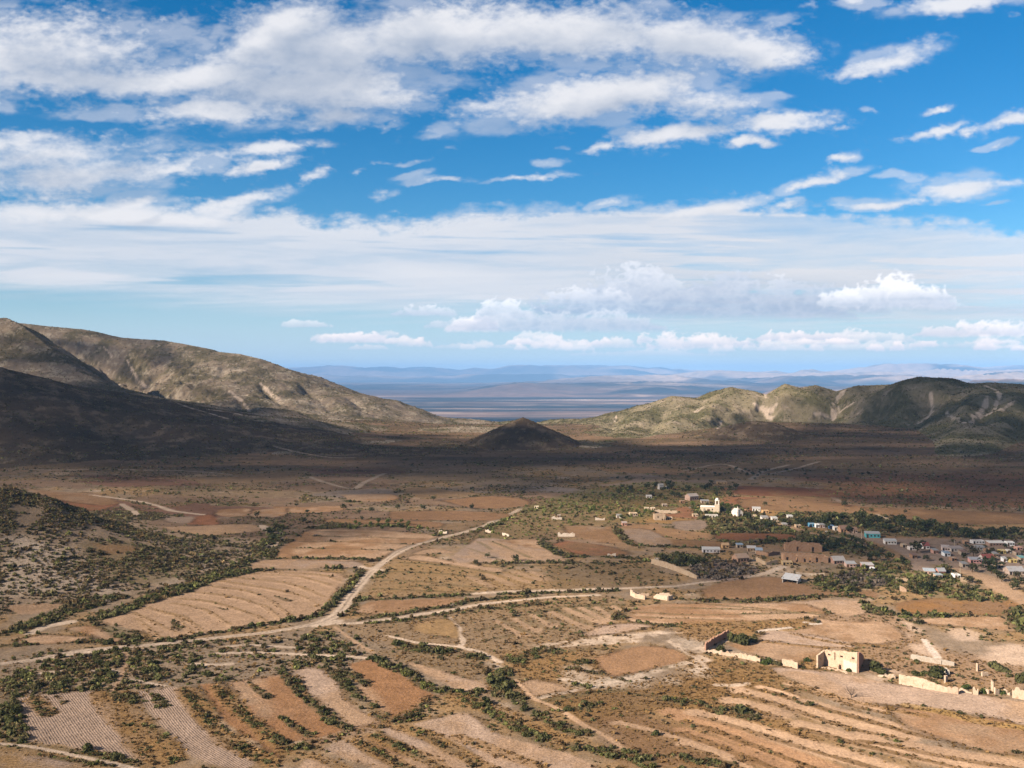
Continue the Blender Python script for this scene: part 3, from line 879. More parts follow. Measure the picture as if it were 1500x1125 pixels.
SH = np.where(hm, .38 + .75 * sstep(.40, .66, .5 * hn + .5 * hn2), SH); SH = np.where(rs, SH * 1.7, SH); SZ = np.where(hm, .8, SZ); GREEN = np.where(hm, .35, GREEN); GR = np.where(hm, 0, GR)
# near slope on the left: grey stony soil
nm = FZ == 5
C = np.where(nm[:, None], GREY * .74 + (np.array([.46, .40, .32]) - GREY) * (sstep(.54, .70, .5 * NA + .5 * NB) * .55)[:, None], C)
SH = np.where(nm, 1.15 * sstep(.28, .52, NB), SH); HM[nm] = .4; SZ = np.where(nm, .66, SZ); GREEN = np.where(nm, .2, GREEN)
for k, nmk in ((1, 'hill'), (2, 'hill'), (3, 'hill'), (4, 'hill'), (5, 'hillside'), (10, 'hill'), (11, 'hill'), (12, 'hill')):
    lab = {1: 'long rounded ridge falling to the right with stony sunlit face', 2: 'narrow spur in front of the long left ridge', 3: 'broad dark spur of scrub under cloud shadow', 4: 'chain of olive knolls with pale gullies on the right', 5: 'near stony slope with grey scrub at the left edge', 10: 'small dark conical hill in the valley mouth', 11: 'dark rounded knoll before the right chain', 12: 'small pale mound beside the conical hill'}[k]
    o = new_obj(nmk, lab, 'hill')
    sel = FZ == k
    if k == 12: sel = FZ >= 12
    OID[sel] = o
# landslip scars and gullies on the hills
for pts, w in ((R3((1310, 395), (1280, 440), (1262, 530)), 9), (R3((1180, 500), (1260, 520)), 5), (R3((1350, 450), (1280, 500), (1265, 525)), 4), (R3((1400, 465), (1370, 495)), 5), (R3((915, 455), (960, 480), (990, 520)), 9), (R3((1010, 460), (985, 490)), 7), (R3((925, 400), (965, 430)), 4), (R3((690, 465), (660, 490)), 6), (R3((770, 530), (750, 565)), 4), (R3((310, 505), (305, 535)), 5),
               (R4((1090, 405), (1095, 490), (1040, 540)), 6), (R4((1340, 420), (1320, 480), (1280, 515)), 7), (R4((1330, 375), (1390, 410), (1370, 480)), 5), (R4((1460, 440), (1400, 480), (1290, 515)), 5), (R4((1280, 515), (1230, 540)), 5), (R4((1160, 490), (1235, 540)), 4),
               (R1((455, 205), (490, 245)), 5), (R1((560, 265), (600, 340), (650, 385)), 5), (R1((750, 440), (830, 470), (900, 490), (1000, 520)), 4), (R1((1145, 365), (1190, 410), (1230, 440)), 6), (R1((1010, 400), (1060, 440), (1095, 490)), 6), (R1((920, 480), (1000, 490), (1050, 500)), 9)):
    track(pts, w * .8, col=np.array([.54, .45, .36]), fade=.8, own=False, rough=True)
# ---------------------------------------------------------------- the layout, traced part by part
_z = (FZ == 0) & (FX < 90) & (FY > 560) & (FY < 1050); _sc = sstep(.50, .66, sfbm(FX / 55, FY / 26, 5, 390))
SH[:] = np.where(_z, np.maximum(SH, .55 * _sc), SH); C *= np.where(_z, 1 - .22 * _sc, 1.0)[:, None]
SCRUBG = np.array([.20, .17, .105])
# grey scrub flat with white soil, left middle
patch(R5((0, 120), (200, 60), (500, 40), (800, 90), (1150, 130), (1100, 190), (900, 290), (700, 330), (480, 380), (250, 400), (0, 380)), col=GREY * 1.02, mix=.85, shrub=.62, grass=.1, size=.85, soft=5, noisy=.4, label='low grey green shrub on the stony flat left of the terraced field')
for pp in (R5((60, 150), (300, 170), (440, 300), (480, 350), (280, 350), (0, 340)), R5((620, 240), (720, 260), (800, 290), (720, 300)), R5((0, 110), (100, 120), (170, 150), (60, 140)), R5((850, 220), (950, 230), (900, 250))):
    patch(pp, col=np.array([.48, .41, .33]), mix=.5, shrub=.4, soft=6, noisy=.9)
patch(R5((380, 150), (450, 130), (760, 170), (850, 250), (720, 300), (560, 300), (430, 240)), col=np.array([.17, .13, .07]), mix=.75, shrub=.8, size=.85, soft=5, noisy=.6)
patch(R5((400, 140), (560, 150), (620, 175), (460, 185)), col=BROWN, mix=.7, shrub=.1, soft=3)
# broad scrub belt with tracks between road and lower fields
patch(R5((0, 660), (250, 610), (620, 590), (900, 570), (1200, 550), (1500, 530), (1700, 600), (1900, 640), (1560, 680), (1300, 690), (900, 760), (400, 790), (0, 830)), col=np.array([.27, .21, .145]), mix=.85, shrub=.78, grass=.35, size=1.0, green=.45, soft=4, noisy=.4, label='dark green shrub in the scrub belt between the road and the lower fields')
patch(R5((0, 780), (60, 790), (100, 900), (120, 1000), (0, 1010)), col=UNDER, mix=.8, shrub=1.0, size=1.35, green=.5, soft=3, label='big dark shrub in the thicket at the lower left corner')
patch(R6((300, 500), (560, 480), (760, 440), (1000, 400), (1300, 380), (1500, 380), (1500, 560), (1300, 590), (900, 640), (640, 600), (440, 560)), col=np.array([.27, .19, .11]), mix=.8, shrub=.42, grass=.5, size=.8, soft=5, noisy=.4, label='low olive shrub among dry grass below the pale middle track')
patch(R6((430, 610), (620, 600), (900, 640), (950, 700), (800, 720), (560, 660)), col=np.array([.24, .17, .095]), mix=.8, shrub=.5, grass=.5, size=.8, soft=4)
patch(R7((120, 620), (500, 610), (560, 700), (480, 770), (250, 740), (130, 680)), col=DGRASS * .95, mix=.85, shrub=.3, grass=.7, size=.8, soft=5, noisy=.5, label='green shrub in the brown grass left of the orange square field')
patch(R7((200, 800), (500, 780), (900, 730), (1250, 720), (1500, 900), (1200, 830), (1100, 900), (900, 880), (760, 890), (600, 930), (480, 950), (300, 850)), col=DGRASS * .66, mix=.85, shrub=.28, grass=.8, size=.75, soft=5, noisy=.4, label='small shrub in the dry grass above the lower right terraces')
patch(R7((480, 900), (760, 890), (1100, 1000), (1500, 1125), (700, 1125), (600, 1040)), col=BROWN * .78, mix=.85, shrub=.06, grass=.4, size=.7, soft=5, noisy=.3, label='small shrub on the brown terraces at the lower right')
patch(R8((0, 620), (380, 680), (440, 760), (300, 770), (200, 860), (0, 880)), col=DGRASS * .85, mix=.8, shrub=.25, grass=.9, size=.75, soft=4, noisy=.4)
patch(R8((200, 850), (500, 930), (620, 1000), (560, 1020), (300, 930)), col=DGRASS * .9, mix=.8, shrub=.15, grass=.8, soft=3)
patch(R8((600, 450), (900, 440), (1000, 500), (1100, 600), (1330, 640), (1500, 660), (1500, 780), (1200, 760), (960, 710), (800, 700), (770, 610), (700, 560), (600, 480)), col=np.array([.31, .21, .13]), mix=.85, shrub=.22, grass=.5, size=.8, soft=4, noisy=.4, label='round green shrub on the bare ground behind the ruins')
patch(R8((380, 580), (620, 590), (600, 680), (500, 690)), col=DGRASS, mix=.8, shrub=.12, grass=.8, soft=3)
for pp in (R8((1150, 510), (1250, 510), (1310, 550), (1220, 560)), R8((1000, 580), (1080, 585), (1120, 620), (1040, 620)), R8((930, 510), (1010, 540), (990, 550)), R8((960, 480), (1010, 490), (1040, 530), (980, 510)), R8((1340, 640), (1500, 590), (1500, 620), (1420, 660)), R8((1350, 600), (1480, 580), (1500, 590), (1400, 625)), R8((1380, 660), (1500, 640), (1500, 665)), R8((890, 690), (960, 700), (940, 715)), R8((820, 720), (920, 735), (880, 745)), R8((1040, 600), (1110, 590), (1105, 640), (1070, 630))):
    patch(pp, col=np.array([.56, .43, .32]), mix=.7, shrub=.05, grass=0, soft=2.5, noisy=.8)

# ---- lower left ploughed fields
field(R5((80, 815), (190, 800), (420, 790), (480, 860), (530, 950), (600, 1040), (650, 1085), (500, 1065), (300, 1030), (150, 1010), (110, 960)), PINK, GREYF * 1.08, 'grey furrowed field at the lower left corner', furrow=R5((330, 795), (400, 880), (480, 980), (560, 1070)), spacing=.70)
field(R5((590, 790), (700, 780), (780, 770), (830, 850), (900, 950), (1000, 1020), (1060, 1060), (1120, 1085), (1080, 1125), (960, 1115), (870, 1085), (780, 1010), (720, 950), (650, 870)), PINK, GREYF * 1.1, 'curved grey furrowed strip, second from the lower left corner', furrow=R5((690, 785), (760, 880), (860, 990), (1000, 1080)), spacing=.70)
field(R5((870, 760), (940, 760), (1000, 830), (1080, 900), (1150, 960), (1200, 1010), (1230, 1075), (1130, 1020), (1020, 950), (960, 880)), RUST * 1.15, RUST, 'narrow orange tan strip right of the curved furrowed strip', furrow=R5((905, 760), (1000, 880), (1180, 1040)), strength=.16)
field(R5((1000, 750), (1140, 730), (1220, 715), (1280, 720), (1380, 850), (1500, 945), (1490, 970), (1350, 1000), (1250, 1005), (1180, 950), (1090, 870), (1050, 820)), TAN, RUST, 'broad field half pink and half orange below the scrub belt', furrow=R5((1150, 740), (1240, 850), (1380, 980)), strength=.16)
patch(R5((1160, 730), (1280, 730), (1380, 850), (1490, 950), (1400, 990), (1300, 960), (1200, 880)), col=RUST, mix=.9, soft=3, noisy=.4)
field(R6((80, 690), (190, 685), (280, 750), (330, 830), (400, 880), (460, 920), (440, 935), (350, 950), (290, 900), (200, 830), (130, 760)), PINK * 1.02, TAN, 'pale smooth strip between two hedged banks', furrow=R6((150, 690), (240, 800), (400, 920)), strength=.16)
field(R6((330, 670), (430, 650), (520, 690), (700, 800), (690, 815), (540, 905), (500, 895), (430, 830), (360, 770), (420, 770)), RUST * 1.1, RUST * .95, 'orange field with a pale corner right of the pale strip', furrow=R6((400, 680), (520, 800), (560, 890)), strength=.16)
patch(R6((360, 770), (420, 770), (500, 880), (460, 860)), col=TAN * 1.1, mix=.8, soft=2.5)
field(R6((590, 660), (650, 670), (800, 720), (920, 750), (960, 790), (890, 800), (800, 770), (700, 730)), TAN * 1.05, PINK, 'slim pale field left of the green ravine', furrow=R6((620, 670), (780, 740), (920, 790)), strength=.16)
field(R6((620, 930), (720, 905), (860, 885), (960, 960), (1100, 1010), (1300, 1060), (1420, 1130), (1450, 1200), (1000, 1200), (960, 1125), (800, 1010)), TAN * 1.06, PINK, 'large pale stubble field at the bottom centre', furrow=R6((760, 910), (960, 1010), (1250, 1125)), strength=.16)
field(R6((470, 960), (540, 950), (700, 1020), (880, 1130), (920, 1200), (860, 1200), (760, 1125), (600, 1030)), TAN, PINK, 'tan strip below the dark ditch, between grassy banks', furrow=R6((500, 960), (650, 1030), (820, 1125)), strength=.16)
field(R6((400, 990), (430, 990), (560, 1060), (690, 1125), (740, 1200), (700, 1200), (620, 1125), (500, 1060)), TAN * .95, ORANGE, 'thinnest tan strip at the bottom, between two banks', strength=0)
field(R6((210, 1050), (320, 1005), (400, 1060), (520, 1130), (560, 1200), (440, 1200), (420, 1125), (250, 1060)), TAN, PINK, 'tan strip right of the bottom ditch fork', furrow=R6((270, 1030), (380, 1090), (470, 1130)), strength=.16)
field(R6((110, 1130), (150, 1080), (250, 1125), (300, 1200), (110, 1200)), TAN * 1.03, PINK, 'small tan corner field at the bottom edge', strength=0)
field(R5((-60, 1060), (60, 1065), (180, 1075), (330, 1105), (400, 1140), (400, 1250), (-100, 1250)), OCHRE * 1.05, GREYF, 'brown furrowed field cut by the lower left corner', furrow=R5((0, 1100), (180, 1110), (330, 1140)), strength=.8)
# their banks and hedges
bank(R5((440, 800), (500, 880), (560, 960), (640, 1050), (720, 1100)), 6.5, shrub=.2)
bank(R5((540, 800), (600, 900), (700, 1010), (780, 1080)), 5.5, shrub=.2)
hedge(R5((490, 790), (540, 820), (590, 830)), 7, .9, .9, .4, 'shrub on the grassy bank between the two furrowed grey fields')
hedge(R5((640, 930), (720, 990)), 3.5, .6, .8, .5)
hedge(R5((145, 815), (180, 850), (215, 885)), 5.5, .8, .8, .35, 'shrub in the patch of bushes at the top of the corner field')
bank(R5((150, 820), (215, 885)), 5, shrub=.3)
hedge(R5((250, 812), (285, 840)), 3, .7, .7, .35)
hedge(R5((655, 790), (690, 815), (712, 855)), 4.5, .8, .8, .35)
hedge(R5((800, 770), (850, 830), (900, 890), (960, 960), (1010, 1000), (1090, 1060), (1180, 1100)), 4.5, .85, .9, .45, 'shrub on the bank right of the curved furrowed strip')
bank(R5((810, 780), (900, 900), (1010, 1010), (1200, 1105)), 6)
hedge(R5((950, 770), (1030, 850), (1110, 930), (1200, 990), (1260, 1040)), 4.2, .9, 1.0, .5, 'shrub on the bank left of the half orange field')
bank(R5((950, 770), (1110, 930), (1260, 1050)), 5)
hedge(R5((1090, 745), (1140, 790), (1180, 820)), 3, .7, .7, .35)
hedge(R5((1230, 900), (1290, 940), (1370, 985)), 3.4, .7, .85, .4)
hedge(R6((30, 700), (100, 770), (180, 850), (260, 920), (330, 950)), 4.6, .95, 1.0, .4, 'shrub on the dark bank left of the pale smooth strip')
hedge(R6((230, 680), (300, 740), (350, 790), (420, 850), (500, 910)), 4.6, .9, 1.0, .35, 'shrub on the dark bank right of the pale smooth strip')
hedge(R6((280, 670), (350, 720), (420, 760)), 4.5, .8, .8, .35)
hedge(R6((440, 640), (520, 680), (600, 715), (680, 770), (760, 790)), 6.5, 1.0, 1.1, .65, 'bright green shrub on the bank above the orange field')
hedge(R6((700, 820), (660, 850), (600, 895), (560, 920)), 4.5, 1.0, 1.0, .2, 'dark shrub in the ditch at the right end of the orange field', under=(.07, .055, .03))
hedge(R6((550, 925), (620, 915), (650, 890)), 3.5, .8, .8, .6)
bank(R6((170, 1020), (260, 1000), (350, 970), (460, 940), (520, 920), (600, 880), (700, 815)), 4.5, col=BROWN, shrub=.2)
hedge(R6((40, 1010), (90, 1030), (160, 1040)), 4.5, .9, .9, .4, 'shrub at the lower fork of the field ditch')
hedge(R6((290, 985), (310, 975)), 3, .9, .8, .6)
bank(R6((560, 950), (700, 990), (800, 1050), (960, 1130)), 5.2, shrub=.25); hedge(R6((640, 965), (760, 1030), (900, 1110)), 2.6, .5, .7, .4, 'small shrub on the bank along the large stubble field')
bank(R6((420, 985), (500, 1010), (620, 1060), (740, 1125), (790, 1180)), 4.8, shrub=.25); hedge(R6((430, 985), (560, 1030), (740, 1125)), 2.6, .7, .8, .5, 'shrub on the bank left of the tan strip')
bank(R6((350, 1000), (440, 1050), (580, 1125), (640, 1180)), 4.4, shrub=.25); hedge(R6((370, 1010), (490, 1070), (580, 1125)), 2.6, .7, .8, .5, 'shrub on the bank above the tan strip of the ditch fork')
bank(R6((810, 990), (900, 1020), (1000, 1060), (1160, 1120), (1240, 1180)), 4.5, shrub=.3)
bank(R6((150, 1070), (260, 1100), (330, 1140)), 3.5, shrub=.2)
hedge(R5((0, 1020), (150, 1030), (270, 1050), (420, 1070), (520, 1085), (600, 1110)), 5.0, .9, .8, .45, 'shrub along the white path at the lower left')
hedge(R5((230, 1080), (330, 1095), (440, 1105), (500, 1110)), 3.5, .7, .7, .5)
track(R5((0, 1018), (120, 1028), (250, 1055), (400, 1085), (520, 1108), (620, 1140)), 1.5, PALE * .95, 'path', 'white path between shrubs at the lower left corner')
# green ravine
patch(R6((930, 700), (1000, 690), (1060, 720), (1060, 780), (1110, 820), (1180, 890), (1150, 905), (1060, 850), (990, 800)), col=UNDER * .8, mix=.9, shrub=1.0, size=1.5, green=.75, soft=3, label='lush dark green shrub in the ravine at the bottom centre')
hedge(R6((1180, 905), (1260, 940), (1330, 960), (1390, 965)), 7, .95, 1.1, .65, 'green shrub in the lower reach of the ravine')
hedge(R7((290, 910), (400, 960), (490, 970)), 6, .8, 1.0, .6)
hedge(R6((780, 790), (880, 830), (980, 890), (1100, 960), (1200, 1010), (1290, 1040)), 7, .9, .95, .7, 'light green shrub on the bank right of the stubble field')
bank(R6((800, 810), (980, 870), (1130, 930), (1290, 1020)), 7, shrub=.3)
hedge(R6((1310, 1030), (1400, 1040), (1480, 1050)), 5, .8, .9, .6)
hedge(R7((420, 1020), (560, 1060), (700, 1080), (760, 1100)), 6, .8, .95, .6, 'green shrub along the bottom edge near the centre')
hedge(R7((700, 1060), (740, 1110)), 7, 1.0, 1.2, .7); hedge(R7((780, 1070), (900, 1080), (980, 1100)), 4, .7, .8, .5); hedge(R7((1010, 1100), (1090, 1115)), 5, .9, 1.0, .7)
hedge(R7((400, 870), (450, 860), (510, 850)), 7, 1.0, 1.1, .6, 'green shrub in the clump beside the diagonal footpath')
hedge(R7((680, 800), (780, 810), (860, 830), (950, 835)), 6, .8, .9, .55, 'green shrub in the grassy hollow above the right terraces')
hedge(R7((1130, 870), (1200, 890)), 8, .9, 1.0, .6, 'green shrub at the head of the right terraces'); hedge(R7((1000, 850), (1080, 880)), 7, .7, .9, .2)
hedge(R6((870, 800), (960, 790), (990, 810)), 3.5, 1.0, .9, .3)
# ---- road hedges and the road
hedge(R5((640, 590), (760, 560), (870, 540), (1000, 520), (1130, 500), (1260, 480), (1370, 465), (1430, 430), (1500, 360), (1560, 300), (1590, 260)), 7.5, 1.0, 1.15, .4, 'dark green shrub in the thick hedge along the left side of the main dirt road', gaps=.2)
hedge(R6((270, 470), (330, 420), (400, 380)), 6, .9, 1.0, .45, 'dark shrub on the right side of the main dirt road above the junction')
hedge(R6((440, 300), (490, 270), (530, 250)), 8, .7, .9, .5)
hedge(R6((440, 215), (500, 170), (560, 140), (640, 115), (740, 100)), 7, 1.0, 1.1, .4, 'dark shrub in the hedge along the upper bend of the main road')
hedge(R6((820, 95), (900, 80), (980, 55), (1040, 25)), 8, .8, 1.1, .45)
hedge(R5((0, 590), (120, 580), (260, 560), (400, 570), (560, 580)), 8, .95, 1.0, .45, 'dark green shrub along the upper edge of the road at the left')
track([(-30, 976), (30, 969), (60, 965), (110, 955), (180, 948), (250, 942), (330, 933), (400, 925), (455, 915), (483, 906), (500, 893), (513, 875), (527, 857), (540, 842), (550, 832), (570, 818), (592, 804), (620, 795), (650, 787), (682, 779), (712, 769), (735, 759), (762, 746)], 4.4, PALE * .93, 'dirt_road', 'main pale dirt road bending up the valley', wheel=True)
track(R6((470, 255), (440, 250), (400, 245), (370, 235)), 4.5, PALE, 'dirt_road', 'short pale turning bay on the left of the main road')
track(R6((190, 500), (240, 490), (280, 480)), 5.5, PALE, own=False)
# upper edge of the big terraced field
TER = R5((430, 480), (560, 435), (720, 375), (850, 330), (990, 290), (1130, 262), (1300, 258), (1480, 268), (1510, 300), (1460, 370), (1410, 430), (1360, 460), (1260, 475), (1110, 495), (990, 520), (860, 535), (760, 555), (690, 545), (600, 520), (500, 500))
field(TER, TAN * 1.02, TAN * .93, 'large tan field with curved terrace lines left of the road')
for ln in (((600, 470), (640, 505), (690, 548)), ((590, 445), (700, 500), (800, 542)), ((700, 440), (800, 460), (890, 525)), ((760, 400), (900, 430), (1000, 495)), ((800, 380), (950, 400), (1130, 460), (1170, 490)), ((840, 350), (1000, 370), (1150, 410), (1240, 480)), ((880, 320), (1100, 350), (1230, 420), (1290, 470)), ((950, 300), (1150, 330), (1330, 370), (1400, 420)), ((1000, 285), (1250, 310), (1420, 370)), ((1080, 270), (1300, 280), (1450, 320)), ((1150, 262), (1400, 275), (1490, 300)), ((650, 420), (760, 455), (840, 530))):
    bank(R5(*ln), 2.6, col=OCHRE * .95, grass=.6, shrub=.10, m0=.8)
    track([(x + 1, y + 3.2) for x, y in R5(*ln)], 2.0, TAN * 1.32, fade=.5, own=False)
hedge(R5((755, 480), (790, 520)), 4, .5, .7, .3); hedge(R5((960, 420), (990, 430)), 3, .5, .6, .3); hedge(R5((1210, 370), (1270, 390)), 4, .4, .6, .2)
hedge(R5((1090, 265), (1200, 245), (1330, 243), (1500, 246), (1580, 255)), 7, .95, 1.0, .4, 'dark shrub in the hedge along the top of the curved terraced field')
hedge(R5((430, 470), (560, 420), (700, 370), (830, 330), (960, 285), (1090, 260)), 15, .95, 1.1, .55, 'green shrub in the broad hedge along the left edge of the terraced field')
patch(R5((420, 500), (500, 500), (640, 560), (600, 585), (540, 570), (450, 530)), col=UNDER * 1.5, mix=.7, shrub=.8, size=.9, soft=3)
hedge(R5((0, 540), (150, 500), (280, 440), (400, 400), (520, 370)), 16, .95, 1.1, .45, 'dark shrub in the wide thicket left of the terraced field')
field(R5((60, 570), (180, 540), (320, 545), (390, 560), (300, 575), (120, 580)), ORANGE * .9, TAN, 'small orange field beside the road at the left edge')
field(R5((290, 510), (410, 503), (480, 540), (540, 565), (490, 570), (380, 540)), TAN, ORANGE, 'pinkish field wedge left of the road hedge')
track(R5((130, 535), (200, 505), (310, 482)), 5, PALE, 'dry_wash', 'pale dry wash at the left edge')
field(R5((20, 410), (160, 402), (280, 405), (190, 440), (60, 450)), TAN * .85, None, 'small grey brown field at the left edge')
# other tracks on the left
for pts, w in ((R5((960, 620), (1130, 618), (1300, 625), (1500, 636), (1600, 640)), 1.8), (R5((840, 668), (930, 672), (1010, 668)), 2.2), (R5((400, 700), (470, 695), (530, 705)), 2.0), (R5((560, 735), (640, 750), (720, 765)), 1.3), (R5((240, 640), (330, 625), (440, 610)), 1.8), (R5((1000, 590), (1120, 585), (1300, 595)), 1.4), (R5((180, 710), (260, 700)), 2.0)):
    track(pts, w * 1.5, PALE, own=False)
track(R5((490, 790), (530, 720), (550, 660), (555, 615)), 1.3, TAN, 'path', 'narrow footpath climbing from the lower fields to the road')
track(R6((270, 505), (330, 550), (380, 585), (440, 618)), 1.5, TAN * 1.1, 'path', 'tan footpath down from the road junction')
track(R6((290, 490), (380, 488), (480, 475), (560, 464), (640, 450), (710, 442), (760, 434), (820, 425), (900, 407), (1000, 396), (1100, 386), (1220, 374), (1320, 370), (1420, 365)), 3.4, PALE, 'dirt_track', 'pale track leading right from the road junction')
hedge(R6((380, 475), (500, 455), (600, 440), (700, 425), (780, 415), (880, 390), (1000, 380), (1150, 370)), 6, 1.0, 1.0, .4, 'dark shrub in the hedge above the pale middle track', gaps=.22)
hedge(R6((420, 488), (560, 480), (700, 455), (860, 430), (1000, 420), (1200, 405)), 6, .75, .95, .45, 'shrub in the broken hedge below the pale middle track')
track(R6((890, 360), (1000, 352), (1100, 348), (1200, 344), (1320, 342), (1500, 338)), 3.6, PALE, 'dirt_track', 'upper pale track running right towards the village')
track(R7((0, 356), (100, 350), (300, 344), (420, 340), (560, 338), (700, 333), (830, 328), (920, 318), (1060, 300), (1250, 272), (1340, 240)), 3.4, PALE * .92, own=False)
hedge(R6((360, 395), (450, 385), (560, 380), (700, 372), (850, 365)), 5.5, .85, .9, .45, 'dark shrub along the start of the upper pale track')
hedge(R6((1000, 362), (1200, 356), (1400, 350), (1500, 346)), 6, .8, .9, .45)
track(R6((500, 545), (580, 562), (640, 575), (720, 583), (800, 590), (850, 600), (920, 620), (1000, 660)), 2.0, PALE, 'path', 'pale path curving below the grassy flat')
track(R6((780, 465), (800, 490), (822, 512), (818, 540), (838, 565), (822, 592)), 1.7, PALE, 'path', 'short white zigzag path joining two tracks')
hedge(R6((550, 580), (620, 600), (700, 610), (800, 625), (900, 640)), 10, .9, 1.0, .5, 'green shrub below the curving pale path')
# fields right of the road
patch(R6((460, 270), (560, 215), (760, 225), (1000, 260), (1300, 290), (1320, 330), (900, 350), (560, 370), (410, 380)), col=OCHRE * .98, mix=.85, shrub=.16, grass=.6, soft=4, noisy=.4)
field(R6((360, 440), (420, 395), (560, 385), (720, 380), (860, 378), (760, 410), (620, 432), (480, 455)), ORANGE * .9, TAN, 'long tan field wedge right of the road junction', grass=.3)
field(R6((560, 205), (640, 190), (760, 210), (900, 235), (1010, 255), (960, 262), (820, 238), (660, 215)), TAN, None, 'slim pale strip right of the upper road bend')
field(R6((650, 170), (720, 160), (790, 178), (700, 185), (620, 185)), TAN * .9, None, 'small tan field in the upper road bend')
for a, b in (((940, 275), (1050, 320)), ((1000, 270), (1130, 310)), ((1060, 265), (1180, 300)), ((1130, 262), (1230, 300)), ((860, 280), (960, 330))):
    track(R6(a, ((a[0] + b[0]) / 2, (a[1] + b[1]) / 2), b), 5, TAN * .95, fade=.7, own=False)
field(R6((620, 490), (720, 470), (790, 475), (820, 530), (800, 555), (700, 540), (620, 520)), OCHRE * 1.1, TAN, 'rough tan field crossed by the white zigzag path', grass=.4)
for ln in (((560, 222), (760, 236), (1000, 272)), ((520, 262), (700, 268), (900, 285)), ((450, 335), (700, 348), (880, 352)), ((820, 120), (1000, 190), (1180, 216)), ((900, 140), (1020, 175), (1120, 192)), ((480, 300), (640, 305), (800, 318)), ((1000, 232), (1200, 236), (1500, 230)), ((560, 330), (760, 322), (980, 335))):
    bank(R6(*ln), 3.0, col=UNDER * 1.05, grass=.5, shrub=.45)
for ln in (((240, 445), (420, 415), (640, 405)), ((60, 560), (260, 520), (460, 505)), ((0, 520), (160, 490), (330, 470)), ((560, 740), (760, 700), (900, 668)), ((260, 640), (420, 610), (560, 600)), ((300, 830), (460, 800), (640, 780))):
    bank(R7(*ln), 3.0, col=UNDER * 1.1, grass=.6, shrub=.4)
# fan of strips
for a, b in (((250, 455), (330, 500)), ((330, 442), (480, 508)), ((390, 425), (545, 488)), ((462, 422), (568, 478)), ((532, 420), (600, 468)), ((600, 415), (652, 445)), ((170, 470), (260, 520)), ((90, 480), (200, 540))):
    track(R7(a, ((a[0] + b[0]) / 2 + 5, (a[1] + b[1]) / 2), b), 5.5, TAN * 1.02, fade=.85, own=False)
    bank([(x, y - 4.5) for x, y in R7(a, b)], 2.4, col=UNDER * 1.3, grass=.5, shrub=.4)
field(R7((440, 545), (520, 510), (640, 490), (760, 500), (700, 520), (560, 540)), TAN * 1.05, PINK, 'pale bare ground below the fan of strips', grass=.1)
hedge(R7((600, 470), (640, 450), (690, 435)), 9, .8, .9, .5)
# white washes of the centre
for pts, w, o in ((R7((250, 590), (400, 575), (540, 560), (700, 545), (830, 535), (880, 530)), 4.6, 'upper white wash crossing the centre of the valley'), (R7((300, 600), (420, 585), (600, 572), (760, 565), (830, 560)), 2.6, None), (R7((815, 530), (840, 560), (880, 590), (930, 620), (980, 650)), 3.6, 'white path dropping to the enclosure wall'), (R7((930, 620), (1000, 595), (1060, 560), (1100, 545)), 5.0, None),
                  (R7((380, 735), (500, 765), (560, 755), (640, 735), (720, 712), (800, 695), (880, 670), (960, 660), (980, 690), (960, 700)), 3.4, 'lower white wash below the orange square field'), (R7((270, 815), (340, 800), (420, 785), (510, 768)), 2.2, None), (R7((930, 570), (1000, 560), (1080, 548)), 4, None), (R7((600, 740), (660, 745), (760, 730)), 2.5, None), (R7((1050, 760), (1120, 765), (1180, 755)), 1.8, None)):
    track(pts, w, np.array([.58, .47, .36]), 'dry_wash', o, own=o is not None, rough=True, fade=.8)
for pp in (R7((370, 680), (470, 670), (520, 700), (430, 720), (390, 710)), R7((430, 730), (560, 740), (500, 770), (380, 745)), R7((560, 750), (700, 710), (740, 730), (640, 760)), R7((920, 690), (1030, 690), (1010, 730), (940, 720)), R7((60, 660), (120, 680), (140, 700), (90, 690)), R7((900, 560), (1050, 560), (1000, 600), (920, 590)), R7((830, 740), (900, 750), (880, 770))):
    patch(pp, col=np.array([.50, .42, .33]), mix=.6, shrub=.15, soft=3, noisy=.9)
field(R7((500, 645), (600, 615), (720, 590), (860, 605), (915, 640), (880, 660), (780, 685), (640, 718), (570, 715)), ORANGE * .98, ORANGE * .85, 'orange square field in the middle of the valley')
field(R7((180, 750), (260, 735), (400, 778), (300, 800), (240, 808), (210, 780)), TAN * .95, None, 'small grey tan field beside the ravine footpath')
track(R7((165, 740), (200, 775), (245, 820), (320, 850), (390, 885), (460, 935), (560, 985), (640, 1040)), 1.6, TAN * 1.2, 'path', 'diagonal footpath right of the green ravine')
hedge(R7((130, 640), (180, 660), (260, 610), (350, 615)), 9, .8, 1.0, .55, 'green shrub by the white rocks above the ravine'); hedge(R7((390, 655), (440, 665), (490, 660)), 6, .8, .9, .4)
hedge(R7((420, 690), (480, 700), (540, 712)), 5, .7, .8, .3); hedge(R7((430, 760), (480, 770)), 6, .9, 1.0, .6); hedge(R7((620, 735), (660, 745)), 5, .9, .9, .5)
